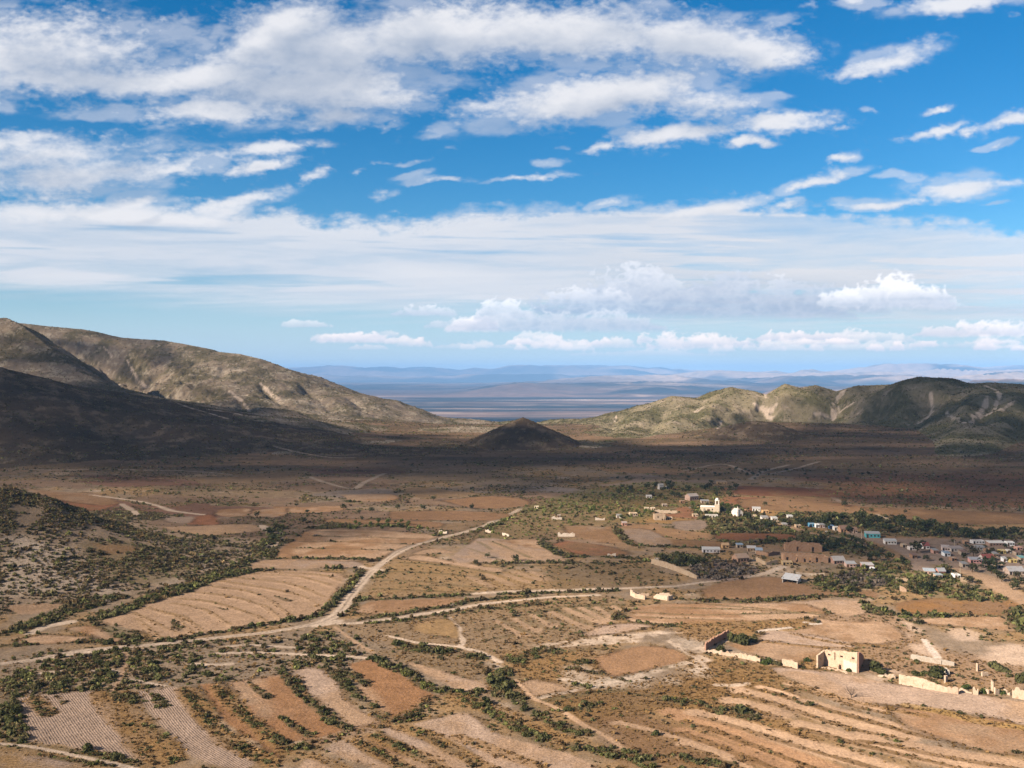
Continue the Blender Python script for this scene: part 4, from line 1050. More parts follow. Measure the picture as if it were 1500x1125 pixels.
# ---- lower right terraces
for pts, w, c in ((R7((620, 930), (760, 965), (900, 1010), (1080, 1065)), 5.5, TAN * .9), (R7((850, 880), (950, 910), (1080, 960), (1200, 1010), (1330, 1060), (1500, 1130)), 9, ORANGE * 1.05), (R8((60, 885), (180, 915), (320, 955), (520, 1020), (750, 1085), (900, 1130)), 8.5, TAN * 1.12), (R8((0, 905), (100, 935), (220, 975), (420, 1055), (640, 1135)), 7.5, ORANGE * 1.15),
                  (R8((0, 960), (150, 1015), (300, 1075), (440, 1130)), 6.0, ORANGE), (R8((0, 1020), (120, 1060), (270, 1130)), 5.0, TAN), (R8((250, 785), (380, 820), (520, 865), (700, 925), (860, 965), (960, 985)), 8.5, TAN * 1.08), (R8((215, 830), (330, 860), (420, 890)), 9, TAN * .98), (R8((340, 770), (400, 785), (485, 812)), 4.2, TAN * 1.3),
                  (R8((480, 755), (600, 790), (720, 830), (880, 870), (1020, 890)), 6, TAN * 1.22), (R8((540, 830), (680, 870), (860, 920), (1000, 960), (1100, 985)), 5, TAN), (R8((520, 935), (680, 980), (850, 1025), (1040, 1070), (1300, 1130)), 8.5, TAN * 1.1), (R8((780, 990), (960, 1020), (1100, 1050), (1300, 1085), (1500, 1120)), 8, TAN * .98), (R8((0, 1080), (120, 1130)), 4, ORANGE)):
    track(pts, w, np.array(c) * 1.10, 'field', 'terrace strip', fade=.96, own=False)
    bank([(x + 1, y + 1.9 + w * .42) for x, y in pts], 2.6, col=DGRASS * .70, grass=1.0, shrub=.14, dark=.2)
field(R8((900, 850), (1100, 870), (1300, 900), (1500, 935), (1560, 1060), (1500, 1070), (1300, 1045), (1100, 985), (960, 930)), TAN * .92, ORANGE * .9, 'broad brown terrace at the right edge', furrow=R8((920, 880), (1200, 930), (1500, 1000)), strength=.16)
field(R8((380, 690), (450, 685), (700, 710), (950, 762), (1200, 785), (1500, 835), (1580, 850), (1580, 945), (1500, 940), (1300, 890), (1040, 860), (780, 830), (600, 775), (440, 720)), TAN * 1.08, PINK, 'long pale field in front of the ruined house and the cream wall', furrow=R8((450, 700), (900, 790), (1500, 900)), strength=.16)
bank(R8((400, 725), (600, 790), (780, 840), (1000, 885), (1060, 895)), 3.0, shrub=.1)
bank(R8((990, 850), (1150, 880), (1330, 925), (1500, 950)), 4.5, col=np.array([.38, .25, .09]), grass=.9, shrub=.06)
hedge(R8((490, 830), (545, 845)), 5, .8, .8, .4); hedge(R8((210, 870), (300, 900)), 8, .7, .9, .35, 'shrub clump at the left end of the right terraces'); hedge(R8((700, 950), (740, 960)), 4, .8, .8, .6); hedge(R8((900, 995), (950, 1010)), 4, .5, .7, .5); hedge(R8((1440, 1050), (1490, 1060)), 5, .6, .8, .2); hedge(R8((0, 1080), (100, 1100), (190, 1110)), 6, .8, .9, .55, 'green shrub at the bottom edge of the right terraces')
# ---- fields right of centre
field(R7((640, 470), (720, 412), (1000, 402), (1300, 398), (1420, 400), (1530, 428), (1460, 470), (1200, 480), (900, 500), (700, 485)), ORANGE * .98, TAN, 'long striped tan field below the low white ruins')
for a, b, c in (((700, 440), (1000, 452), (1500, 440)), ((720, 462), (1000, 470), (1160, 474)), ((860, 420), (1200, 430), (1400, 445)), ((1000, 405), (1250, 425), (1500, 450))):
    bank(R7(a, b, c), 2.2, col=UNDER * 1.2, grass=.4, shrub=.1)
track(R7((690, 478), (800, 488), (930, 500)), 4.5, TAN * 1.25, fade=.8, own=False); track(R7((700, 452), (950, 465), (1150, 470)), 3.5, TAN * 1.2, fade=.7, own=False)
hedge(R7((690, 485), (760, 492), (860, 500), (960, 500)), 6, .7, .8, .55)
hedge(R7((620, 470), (660, 445)), 8, .8, .9, .5)
patch(R7((880, 490), (1200, 480), (1440, 470), (1500, 500), (1300, 520), (1100, 560), (960, 560), (880, 520)), col=DGRASS * .95, mix=.85, shrub=.18, grass=.8, soft=4, noisy=.4, label='small shrub in the brown grass above the enclosure')
field(R8((430, 398), (600, 388), (760, 390), (835, 432), (740, 456), (640, 440), (560, 410)), TAN * 1.03, PINK, 'pale field at the end of the striped field')
field(R8((600, 472), (720, 480), (880, 485), (960, 540), (900, 578), (720, 572), (480, 532), (560, 505)), BROWN * 1.25, TAN, 'brown lens shaped field behind the enclosure')
track(R8((600, 478), (700, 490), (830, 500)), 7, TAN * 1.15, fade=.8, own=False)
field(R8((360, 530), (440, 522), (600, 548), (760, 585), (700, 605), (580, 588), (350, 566)), TAN, PINK, 'pale strip along the back of the enclosure')
field(R8((200, 585), (340, 565), (560, 590), (620, 610), (560, 640), (480, 660), (330, 632)), BROWN * 1.3, TAN * .9, 'brown field inside the walled enclosure')
bank(R8((340, 570), (560, 590), (760, 600)), 2.2, shrub=.15)
bank(R8((480, 535), (700, 580), (900, 590)), 2.6, shrub=.1)
for pts in (R8((330, 525), (400, 515), (470, 508)), R8((540, 485), (570, 492), (600, 490)), R8((1060, 560), (1090, 600), (1120, 640))):
    track(pts, 2.6, np.array([.62, .54, .45]), own=False)
hedge(R8((540, 470), (580, 480)), 8, .7, .8, .3); hedge(R8((620, 425), (640, 445)), 4, .7, .7, .2)
field(R8((80, 345), (160, 310), (300, 290), (430, 288), (540, 320), (830, 345), (820, 378), (600, 372), (300, 388), (120, 382)), BROWN * 1.05, ORANGE * .8, 'wide brown field in front of the red ruined hacienda')
hedge(R8((0, 385), (120, 392), (300, 388), (420, 385), (560, 375), (660, 372), (800, 375)), 8, .75, .9, .4, 'shrub in the hedge below the wide brown field')
field(R8((930, 400), (1100, 378), (1300, 372), (1520, 385), (1490, 450), (1300, 455), (1100, 455), (960, 440)), np.array([.28, .155, .065]), BROWN * .9, 'deep orange field at the right edge below the village road', grass=.3)
field(R8((1040, 468), (1200, 462), (1420, 462), (1465, 522), (1330, 512), (1200, 502), (1060, 490)), BROWN * 1.35, TAN, 'brown field at the right edge behind the bare pink soil')
hedge(R8((960, 462), (1100, 458), (1250, 455), (1410, 456)), 7, .9, .9, .7, 'bright green shrub in the hedge between the two right edge fields')
patch(R8((1420, 440), (1520, 420), (1540, 520), (1480, 525), (1430, 490)), col=UNDER, mix=.9, shrub=1.0, size=1.7, green=.7, soft=4, label='large green shrub in the clump at the right edge')
hedge(R8((800, 400), (850, 440), (900, 450), (950, 440)), 9, .8, 1.0, .5, 'shrub left of the deep orange field'); hedge(R8((1000, 480), (1040, 490)), 6, .8, .9, .2)
# village gardens and road
patch([(1140, 752), (1240, 752), (1330, 758), (1420, 776), (1500, 780), (1540, 792), (1500, 800), (1400, 787), (1300, 785), (1240, 772), (1150, 768)], col=UNDER * .8, mix=.85, shrub=1.0, size=1.4, green=.35, soft=8, noisy=.3)
patch([(1010, 742), (1060, 738), (1120, 755), (1180, 775), (1260, 790), (1300, 812), (1230, 812), (1150, 795), (1080, 800), (1040, 780)], col=UNDER, mix=.8, shrub=.85, size=1.3, green=.4, soft=6, noisy=.5)
patch([(870, 715), (960, 705), (1050, 712), (1060, 735), (980, 745), (930, 765), (860, 750), (780, 755), (770, 740)], col=np.array([.17, .15, .065]), mix=.7, shrub=.57, size=1.0, green=1.0, soft=6, noisy=.4)
patch([(740, 757), (800, 748), (900, 752), (920, 765), (830, 775), (750, 790), (700, 785)], col=np.array([.22, .165, .08]), mix=.6, shrub=.5, size=1.0, green=.9, soft=6, noisy=.5)
patch([(1230, 830), (1330, 822), (1400, 835), (1420, 860), (1480, 880), (1380, 878), (1300, 862), (1240, 870), (1180, 858)], col=np.array([.20, .15, .075]), mix=.8, shrub=.75, size=1.2, green=.7, soft=5, noisy=.4)
patch([(960, 815), (1040, 812), (1050, 828), (1000, 830)], col=UNDER, mix=.85, shrub=1.0, size=1.4, green=.5, soft=4)
patch([(1010, 825), (1070, 822), (1110, 835), (1080, 850), (1020, 848)], col=np.array([.14, .10, .085]), mix=.85, shrub=.85, size=1.2, green=-1.0, soft=4)
patch([(1225, 845), (1290, 842), (1300, 858), (1240, 860)], col=np.array([.16, .13, .09]), mix=.8, shrub=.9, size=1.3, green=-.6, soft=4)
GREYDIRT = np.array([.27, .205, .16])
patch([(1290, 788), (1400, 789), (1520, 792), (1540, 832), (1440, 838), (1380, 830), (1330, 815), (1300, 800)], col=GREYDIRT, mix=.9, shrub=.06, grass=.05, soft=4)
track([(1225, 772), (1262, 785), (1300, 797), (1320, 806), (1345, 820), (1352, 836)], 8, GREYDIRT * 1.05, 'dirt_road', 'wide grey dirt street through the village')
track([(1400, 834), (1440, 845), (1465, 860), (1500, 880), (1530, 895)], 10, TAN, 'dirt_road', 'wide pinkish dirt road leaving the village at the right')
track([(1140, 766), (1165, 775), (1200, 785), (1245, 790), (1270, 800)], 7, TAN * .85, 'dirt_road', 'tan lane between the village gardens')
track([(1196, 715), (1215, 725), (1232, 735), (1262, 745), (1290, 757), (1330, 768)], 4.5, PALE * .8, 'dirt_road', 'pale road climbing away behind the village')
track([(1000, 690), (1060, 680), (1105, 695), (1150, 690), (1200, 676)], 4, PALE * .6, own=False)
track([(1155, 681), (1120, 690), (1100, 702)], 5, PALE * .6, own=False)
field([(1080, 732), (1160, 728), (1240, 738), (1300, 752), (1240, 752), (1140, 748), (1090, 742)], BROWN * 1.02, BROWN * .8, 'broad brown field behind the village trees', shrub=.2)
field([(1260, 742), (1400, 748), (1500, 752), (1530, 765), (1400, 768), (1300, 756)], BROWN, BROWN * .75, 'orange brown field at the right edge behind the village')
field([(1080, 712), (1200, 716), (1250, 728), (1170, 727), (1085, 725)], RED * 1.05, BROWN * .8, 'dull red field far behind the church')
patch([(1190, 698), (1400, 694), (1560, 698), (1560, 742), (1400, 744), (1260, 737), (1215, 722)], col=RED * .95, mix=.8, shrub=.45, size=.9, soft=22, noisy=.7)
for _y in (703, 711, 720, 729, 736):
    bank([(1190 + (_y % 7) * 9, _y), (1300, _y + 1.5), (1420, _y - 1), (1540, _y + 2)], 5, col=UNDER * .9, grass=0, shrub=.5)
field([(985, 764), (1030, 762), (1036, 774), (990, 775)], GREYF * .8, None, 'grey field below the village ruin')
field([(1048, 781), (1150, 782), (1165, 790), (1060, 791)], RED, None, 'dark red field among the village gardens')
field(R7((0, 115), (110, 120), (250, 150), (385, 200), (360, 222), (60, 226), (-120, 215), (-60, 160)), GREYF * 1.02, TAN * .9, 'grey tan field with faint lines right of the upper road')
for a, b in (((-40, 160), (130, 222)), ((0, 130), (60, 165)), ((60, 130), (230, 200))):
    bank(R7(a, b), 2.4, col=UNDER * 1.3, grass=.3, shrub=.25)
field(R7((100, 125), (250, 122), (330, 165), (250, 160), (150, 140)), ORANGE * .8, TAN, 'orange tan field above the grey tan field')
field(R7((380, 62), (470, 60), (600, 88), (655, 140), (520, 132), (400, 102)), TAN * .78, BROWN, 'brown tan field left of the diagonal hedge')
field(R7((610, 72), (760, 80), (865, 150), (730, 146), (655, 112)), TAN * .72, GREYF * .8, 'dull brown field right of the diagonal hedge')
field(R7((330, 142), (400, 128), (600, 158), (665, 190), (480, 192), (400, 172)), ORANGE * .62, RED * 1.2, 'rusty field below the diagonal hedge')
field(R7((850, 122), (1060, 130), (1085, 152), (880, 152)), BROWN * .9, None, 'brown field left of the village sheds')
hedge(R7((600, 70), (630, 105), (670, 140), (720, 150), (870, 155), (1000, 160)), 7, .9, 1.0, .35); hedge(R7((270, 130), (330, 170), (370, 190)), 7, .9, 1.0, .35)
hedge(R7((380, 200), (480, 196), (600, 200), (720, 205)), 6, .8, .9, .4); hedge(R7((0, 225), (150, 225), (300, 222), (480, 225), (620, 225), (760, 215)), 7, .7, 1.0, .4)
patch(R7((300, 232), (500, 230), (760, 230), (800, 300), (860, 320), (500, 330), (330, 330)), col=np.array([.20, .14, .075]), mix=.8, shrub=.5, grass=.3, soft=4, noisy=.4)
# ---- fields left and centre, middle distance
field([(400, 817), (415, 800), (435, 789), (455, 776), (520, 776), (600, 780), (642, 786), (610, 796), (585, 804), (555, 818), (500, 823), (440, 822)], ORANGE * .9, TAN * .95, 'orange tan field with dark cross lines left of the upper road bend')
for a, b in (((452, 785), (620, 790)), ((440, 793), (600, 797)), ((425, 803), (575, 806)), ((470, 779), (560, 781))):
    bank([a, ((a[0] + b[0]) / 2, (a[1] + b[1]) / 2 - .8), b], 2.2, col=UNDER, grass=.3, shrub=.3)
field([(348, 834), (362, 825), (400, 820), (470, 821), (530, 824), (515, 831), (440, 833)], TAN * .9, GREYF, 'grey tan strip above the curved terraced field')
hedge([(400, 818), (450, 818), (510, 819), (540, 820)], 6, .8, .9, .4)
hedge([(495, 772), (520, 773), (550, 770), (590, 772), (620, 774)], 9, .9, 1.1, .9); 
field(R2((0, 905), (60, 905), (120, 910), (60, 940), (0, 945)), ORANGE * .85, None, 'small orange field at the left of the lone dark tree')
field(R2((520, 928), (800, 925), (1040, 940), (960, 968), (700, 965), (520, 960)), ORANGE * .82, ORANGE * .7, 'long rusty field in the middle distance')
field(R2((240, 960), (480, 965), (740, 975), (700, 1000), (460, 985), (240, 975)), ORANGE * .75, BROWN, 'thin rusty strip in the middle distance')
field(R2((300, 855), (500, 850), (560, 870), (480, 885), (340, 880)), TAN * .85, ORANGE * .8, 'pale orange field at the edge of the cloud shadow')
field(R2((740, 880), (960, 860), (1120, 880), (1100, 905), (900, 915)), ORANGE * .78, BROWN, 'orange brown field left of the village gardens')
field(R1((960, 920), (1100, 915), (1080, 948), (950, 946)), ORANGE * .95, TAN, 'first small orange terrace in the left middle distance')
field(R1((1112, 922), (1262, 914), (1250, 946), (1112, 952)), TAN * .95, ORANGE, 'second small tan terrace in the left middle distance')
field(R1((1272, 912), (1500, 903), (1495, 925), (1285, 936)), ORANGE, TAN, 'third small orange terrace in the left middle distance')
field(R1((700, 998), (1000, 985), (1110, 985), (1150, 1010), (980, 1030), (860, 1032)), TAN * .88, OCHRE, 'tan field before the pale wash on the left')
field(R1((860, 950), (930, 942), (962, 985), (830, 982)), RED * 1.3, None, 'small red field in the left middle distance')
field(R1((720, 958), (850, 950), (828, 978), (740, 975)), GREYF * .9, None, 'small pinkish field left of the red field')
field(R1((100, 822), (240, 840), (430, 850), (525, 890), (440, 902), (270, 880), (160, 850)), TAN * .72, BROWN, 'brown field on the shoulder of the near left slope')
field(R1((270, 880), (430, 900), (520, 895), (420, 925), (330, 905)), BROWN, RED * 1.2, 'dark brown field below the shoulder of the near left slope')
track(R1((400, 855), (500, 868), (620, 885), (700, 905), (760, 925), (890, 942)), 4, PALE * .9, 'dirt_track', 'pale track in the left middle distance')
track(R1((535, 895), (575, 920), (610, 945)), 5, PALE * .8, own=False)
track(R1((0, 740), (250, 745), (450, 742), (650, 746), (830, 750), (1010, 764)), 3.5, PALE * .62, 'dirt_track', 'faint track across the dark valley floor')
track(R2((160, 775), (230, 800), (350, 828), (400, 800), (490, 760)), 4.5, PALE * .6, 'dirt_track', 'forked pale track in the cloud shadow')
track(R2((0, 640), (100, 665), (250, 690), (360, 690)), 4, PALE * .5, own=False)
track([(383, 770), (392, 776), (405, 786), (398, 800)], 6, PALE, 'dry_wash', 'pale dry wash with trees left of the cross lined field')
track(R5((1030, 250), (1060, 225), (1100, 205), (1140, 195)), 6, PALE, 'dry_wash', 'pale dry wash above the curved terraced field')
hedge(R5((1150, 150), (1200, 120), (1230, 60)), 12, .9, 1.3, .5, 'dark shrub beside the pale wash above the terraced field'); hedge(R5((1000, 265), (1100, 210), (1180, 180)), 10, .8, 1.1, .5)

# a touch more warmth in every soil
_g = C.mean(1, keepdims=True); C[:] = np.where((FZ == 0)[:, None], _g + (C - _g) * 1.0, _g + (C - _g) * 1.05)

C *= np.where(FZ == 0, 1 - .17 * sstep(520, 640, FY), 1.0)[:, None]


C *= np.array([1.03, .985, .985])
# ---------------------------------------------------------------- build the ground meshes, one object per field, track and hill
C *= .675
np.clip(C, .010, .8, out=C)


def build_ground():
    V = np.stack([FX, FY, FH], -1)
    lift = .10 * sstep(.45, .6, NB) * GR
    V[:, 2] += lift * sstep(700, 300, FD) + (ND - .5) * .12 * sstep(800, 300, FD)
    i = np.arange(NU * NR).reshape(NR, NU)
    F = np.stack([i[:-1, :-1], i[:-1, 1:], i[1:, 1:], i[1:, :-1]], -1).reshape(-1, 4)
    # smooth normals across the seams
    G = V.reshape(NR, NU, 3)
    du = np.gradient(G, axis=1); dv = np.gradient(G, axis=0)
    Nn = np.cross(du, dv).reshape(-1, 3); Nn /= np.linalg.norm(Nn, axis=1, keepdims=True) + 1e-12
    fo = OID[F[:, 0]]
    order = np.argsort(fo, kind='stable'); fs = fo[order]
    starts = np.searchsorted(fs, np.arange(max(OBJ) + 2))
    for k in sorted(OBJ):
        sel = order[starts[k]:starts[k + 1]]
        if len(sel) == 0:
            continue
        f = F[sel]
        used = np.unique(f); remap = np.full(NV, -1, np.int32); remap[used] = np.arange(len(used), dtype=np.int32)
        name, label, cat = OBJ[k]
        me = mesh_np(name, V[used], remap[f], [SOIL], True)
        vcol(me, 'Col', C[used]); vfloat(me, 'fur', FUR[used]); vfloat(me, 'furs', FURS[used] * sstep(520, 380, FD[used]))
        me.normals_split_custom_set_from_vertices(Nn[used].tolist()) if len(used) < 400000 else None
        tag(link(name, me), label, cat, kind='structure')


build_ground()
# ---------------------------------------------------------------- shrubs and grass
def leaf_material(name, base, var=.35, attr=True):
    m, nt, out = new_mat(name)
    bs = N(nt, 'ShaderNodeBsdfDiffuse')
    pos = N(nt, 'ShaderNodeNewGeometry').outputs['Position']
    nn = ramp(nt, noise(nt, pos, 1.6, 3, .6), .3, .7, 1 - var, 1 + var)
    if attr:
        at = N(nt, 'ShaderNodeAttribute', attribute_name='Col'); col = at.outputs['Color']
    else:
        oi = N(nt, 'ShaderNodeObjectInfo'); cr = N(nt, 'ShaderNodeValToRGB'); col = cr.outputs[0]
        e = cr.color_ramp.elements
        e[0].color = (*base[0], 1); e[1].color = (*base[-1], 1)
        for j, b in enumerate(base[1:-1]):
            x = e.new((j + 1) / (len(base) - 1)); x.color = (*b, 1)
        nt.links.new(oi.outputs['Random'], cr.inputs[0])
    nt.links.new(scale_col(nt, col, nn), bs.inputs['Color'])
    tl = N(nt, 'ShaderNodeBsdfTranslucent'); nt.links.new(scale_col(nt, col, nn), tl.inputs['Color'])
    mx = N(nt, 'ShaderNodeMixShader'); mx.inputs[0].default_value = .33
    nt.links.new(bs.outputs[0], mx.inputs[1]); nt.links.new(tl.outputs[0], mx.inputs[2])
    nt.links.new(mx.outputs[0], out.inputs['Surface'])
    return m


SCRUB_MAT = leaf_material('scrub_leaves', None)
SHRUB_MAT = leaf_material('shrub_leaves', [(.065, .070, .028), (.095, .096, .040), (.13, .125, .052), (.115, .092, .048)], attr=False)


def bush_proto(n, rng, leaf, flat=.8, stems=False):
    """n leaf sprays spread through a lumpy dome of radius 1"""
    lob = rng.normal(0, 1, (5, 3)) * [.45, .45, .2] + [0, 0, .42]
    V, F = [], []
    for k in range(n):
        c = lob[rng.integers(5)]
        d = rng.normal(0, 1, 3); d /= np.linalg.norm(d)
        p = c + d * (.42 + .2 * rng.random()) * [1, 1, flat]
        p[2] = max(p[2], .06)
        nn = d + rng.normal(0, .55, 3); nn /= np.linalg.norm(nn)
        a = np.cross(nn, rng.normal(0, 1, 3)); a /= np.linalg.norm(a); b = np.cross(nn, a)
        s = leaf * (.6 + .8 * rng.random()); b = b * (.55 + .4 * rng.random())
        o = len(V)
        V += [p - a * s - b * s * .4, p - b * s + a * s * .2, p + a * s + b * s * .3, p + b * s - a * s * .3]
        F.append((o, o + 1, o + 2, o + 3))
    return np.array(V), np.array(F)


def scatter():
    rng = np.random.default_rng(5)
    NEARP = [bush_proto(64, rng, .36) for _ in range(6)]
    MIDP = [bush_proto(22, rng, .56) for _ in range(6)]
    FARP = [bush_proto(8, rng, .85) for _ in range(6)]
    GRASSP = [bush_proto(7, rng, .75, .6) for _ in range(5)]
    # spacing of the sheet -> plan area each vertex stands for
    dy = np.gradient(_rows)[:, None] * np.ones((1, NU)); dxu = np.gradient(_u)[None, :] * _rows[:, None]
    area = (dy * dxu).ravel()
    infr = (np.abs(FX / FY) < .56) & (FY > 240) & (FY < 2600)
    facing = infr
    dens = SH * (np.where(HM > .3, .68, .20) / np.maximum(SZ, .5) ** 1.3) * np.where(FD > 900, .45, 1.0) * np.where(FZ > 0, np.where(FZ == 5, 1.1, .62), 1.0)
    vis = (GV >= RUNMAX - .004).ravel()
    exp = np.where(facing & vis, dens * area, 0)
    cnt = rng.poisson(np.clip(exp, 0, 6))
    idx = np.repeat(np.arange(NV), cnt)
    n = len(idx)
    x = FX[idx] + (rng.random(n) - .5) * dxu.ravel()[idx]; y = FY[idx] + (rng.random(n) - .5) * dy.ravel()[idx]
    z = FH[idx]
    size = SZ[idx] * np.exp(rng.normal(-.16, .38, n)) * np.where(HM[idx] > .3, .69, .62)
    size = np.where(FZ[idx] > 0, np.minimum(size, 1.5), size)
    g = np.clip(GREEN[idx] + rng.normal(0, .25, n), -1, 1)
    dist = np.hypot(x, y)
    print('shrubs', n, (dist < 420).sum(), ((dist >= 420) & (dist < 900)).sum())
    A = np.array([.105, .084, .046]); B = np.array([.088, .086, .036]); Cc = np.array([.138, .140, .046]); D = np.array([.125, .100, .078])
    t = np.clip(g, 0, 1)[:, None]
    col = np.where(t < .5, A + (B - A) * t * 2, B + (Cc - B) * (t * 2 - 1))
    col = np.where(g[:, None] < -.15, D, col)
    brown = (rng.random(n) < .24)[:, None]
    col = np.where(brown, np.array([.115, .08, .04]) + 0 * col, col) * 1.12 * np.exp(rng.normal(0, .30, (n, 1)))
    hid = HID[idx]
    # the largest 300 stand alone, the rest is one mass
    inpic = (np.abs(x / y) < .498) & ((CAM_Z - z) / y < .384)
    score = np.where(inpic, size / dist, 0)
    solo = np.argsort(-score)[:300]
    ismass = np.ones(n, bool); ismass[solo] = False
    parts = []

    def put(protos, sel, sx=1.0, sz=.82, tint=col):
        which = rng.integers(len(protos), size=n)
        for k, (pv, pf) in enumerate(protos):
            s = np.nonzero(sel & (which == k))[0]
            if len(s) == 0: continue
            a = rng.random(len(s)) * 6.283; ca, sa = np.cos(a), np.sin(a)
            r = size[s]; h = r * sz * np.exp(rng.normal(0, .15, len(s)))
            vx = (pv[None, :, 0] * ca[:, None] - pv[None, :, 1] * sa[:, None]) * r[:, None] + x[s][:, None]
            vy = (pv[None, :, 0] * sa[:, None] + pv[None, :, 1] * ca[:, None]) * r[:, None] + y[s][:, None]
            vz = pv[None, :, 2] * h[:, None] * 1.25 + z[s][:, None] - .05
            vv = np.stack([vx, vy, vz], -1).reshape(-1, 3)
            ff = (pf[None] + (np.arange(len(s)) * len(pv))[:, None, None]).reshape(-1, 4)
            fc = np.repeat(np.exp(rng.normal(0, .25, (len(s), len(pv) // 4))), 4, axis=1)
            cc = (tint[s][:, None, :] * fc[..., None]).reshape(-1, 3)
            parts.append((vv, ff, cc))
    put(NEARP, ismass & (dist < 420)); put(MIDP, ismass & (dist >= 420) & (dist < 900)); put(FARP, ismass & (dist >= 900))
    nv = np.cumsum([0] + [len(p[0]) for p in parts])
    V = np.concatenate([p[0] for p in parts]); F = np.concatenate([p[1] + o for p, o in zip(parts, nv)]); K = np.concatenate([p[2] for p in parts])
    me = mesh_np('scrub', V, F, [SCRUB_MAT]); vcol(me, 'Col', K)
    tag(link('scrub', me), 'countless grey green desert shrubs covering hedges, banks and slopes', 'scrub', kind='stuff')
    # single shrubs
    protos = []
    for k, (pv, pf) in enumerate([bush_proto(90, np.random.default_rng(90 + k), .31) for k in range(8)]):
        pv = pv * [1, 1, 1.02]
        protos.append(mesh_np('shrub', pv, pf, [SHRUB_MAT]))
    for q, s in enumerate(solo):
        o = link('shrub', protos[q % 8])
        o.location = (x[s], y[s], z[s] - .05); r = float(size[s]); o.scale = (r, r, r); o.rotation_euler = (0, 0, float(rng.random() * 6.28))
        lab, grp = HEDGE_LABEL.get(int(hid[s]), HEDGE_LABEL[0])
        tag(o, lab, 'shrub', grp)
    # dry grass tufts near by
    ge = np.where(facing & (FD < 560), GR * area * .85 * sstep(560, 330, FD), 0)
    cnt = rng.poisson(np.clip(ge, 0, 4)); gi = np.repeat(np.arange(NV), cnt); m = len(gi)
    gx = FX[gi] + (rng.random(m) - .5) * dxu.ravel()[gi]; gy = FY[gi] + (rng.random(m) - .5) * dy.ravel()[gi]; gz = FH[gi]
    print('tufts', m)
    parts2 = []; which = rng.integers(5, size=m)
    gc = np.array([.31, .185, .075]) + (np.array([.22, .14, .065]) - np.array([.31, .185, .075])) * rng.random((m, 1)); gc *= .74 * np.exp(rng.normal(0, .2, (m, 1)))
    for k, (pv, pf) in enumerate(GRASSP):
        s = np.nonzero(which == k)[0]
        r = .30 * np.exp(rng.normal(0, .35, len(s))); a = rng.random(len(s)) * 6.283; ca, sa = np.cos(a), np.sin(a)
        vx = (pv[None, :, 0] * ca[:, None] - pv[None, :, 1] * sa[:, None]) * r[:, None] + gx[s][:, None]
        vy = (pv[None, :, 0] * sa[:, None] + pv[None, :, 1] * ca[:, None]) * r[:, None] + gy[s][:, None]
        vz = pv[None, :, 2] * r[:, None] * .75 + gz[s][:, None]
        parts2.append((np.stack([vx, vy, vz], -1).reshape(-1, 3), (pf[None] + (np.arange(len(s)) * len(pv))[:, None, None]).reshape(-1, 4), np.repeat(gc[s], len(pv), axis=0)))
    nv = np.cumsum([0] + [len(p[0]) for p in parts2])
    me = mesh_np('grass', np.concatenate([p[0] for p in parts2]), np.concatenate([p[1] + o for p, o in zip(parts2, nv)]), [SCRUB_MAT])
    vcol(me, 'Col', np.concatenate([p[2] for p in parts2]))
    tag(link('grass', me), 'tufts of dry brown grass on banks and fallow ground', 'grass', kind='stuff')


scatter()
# ---------------------------------------------------------------- buildings, walls and ruins
_mats = {}


def wall_mat(col, stain=.55, scale=1.2):
    key = ('w',) + tuple(round(c, 3) for c in col) + (stain,)
    if key in _mats: return _mats[key]
    m, nt, out = new_mat('weathered_wall')
    tc = N(nt, 'ShaderNodeNewGeometry').outputs['Position']
    n1 = noise(nt, tc, scale, 5, .65); n2 = noise(nt, tc, scale * .25, 3, .5); n3 = noise(nt, tc, 3.5, 3, .7)
    mx = N(nt, 'ShaderNodeMix', data_type='RGBA'); col = tuple(.80 * q for q in col)
    mx.inputs[6].default_value = (*col, 1)
    mx.inputs[7].default_value = (col[0] * .62, col[1] * .50, col[2] * .40, 1)
    nt.links.new(ramp(nt, mathn(nt, 'ADD', mathn(nt, 'MULTIPLY', n1, .6), mathn(nt, 'MULTIPLY', n2, .4)), .48, .66, 0, stain * 1.6), mx.inputs[0])
    bs = N(nt, 'ShaderNodeBsdfDiffuse'); bs.inputs['Roughness'].default_value = .5
    nt.links.new(scale_col(nt, mx.outputs[2], ramp(nt, n3, .3, .7, .85, 1.12)), bs.inputs['Color'])
    bp = N(nt, 'ShaderNodeBump'); bp.inputs['Strength'].default_value = .5; bp.inputs['Distance'].default_value = .2
    nt.links.new(n1, bp.inputs['Height']); nt.links.new(bp.outputs[0], bs.inputs['Normal']); nt.links.new(bs.outputs[0], out.inputs['Surface'])
    _mats[key] = m
    return m


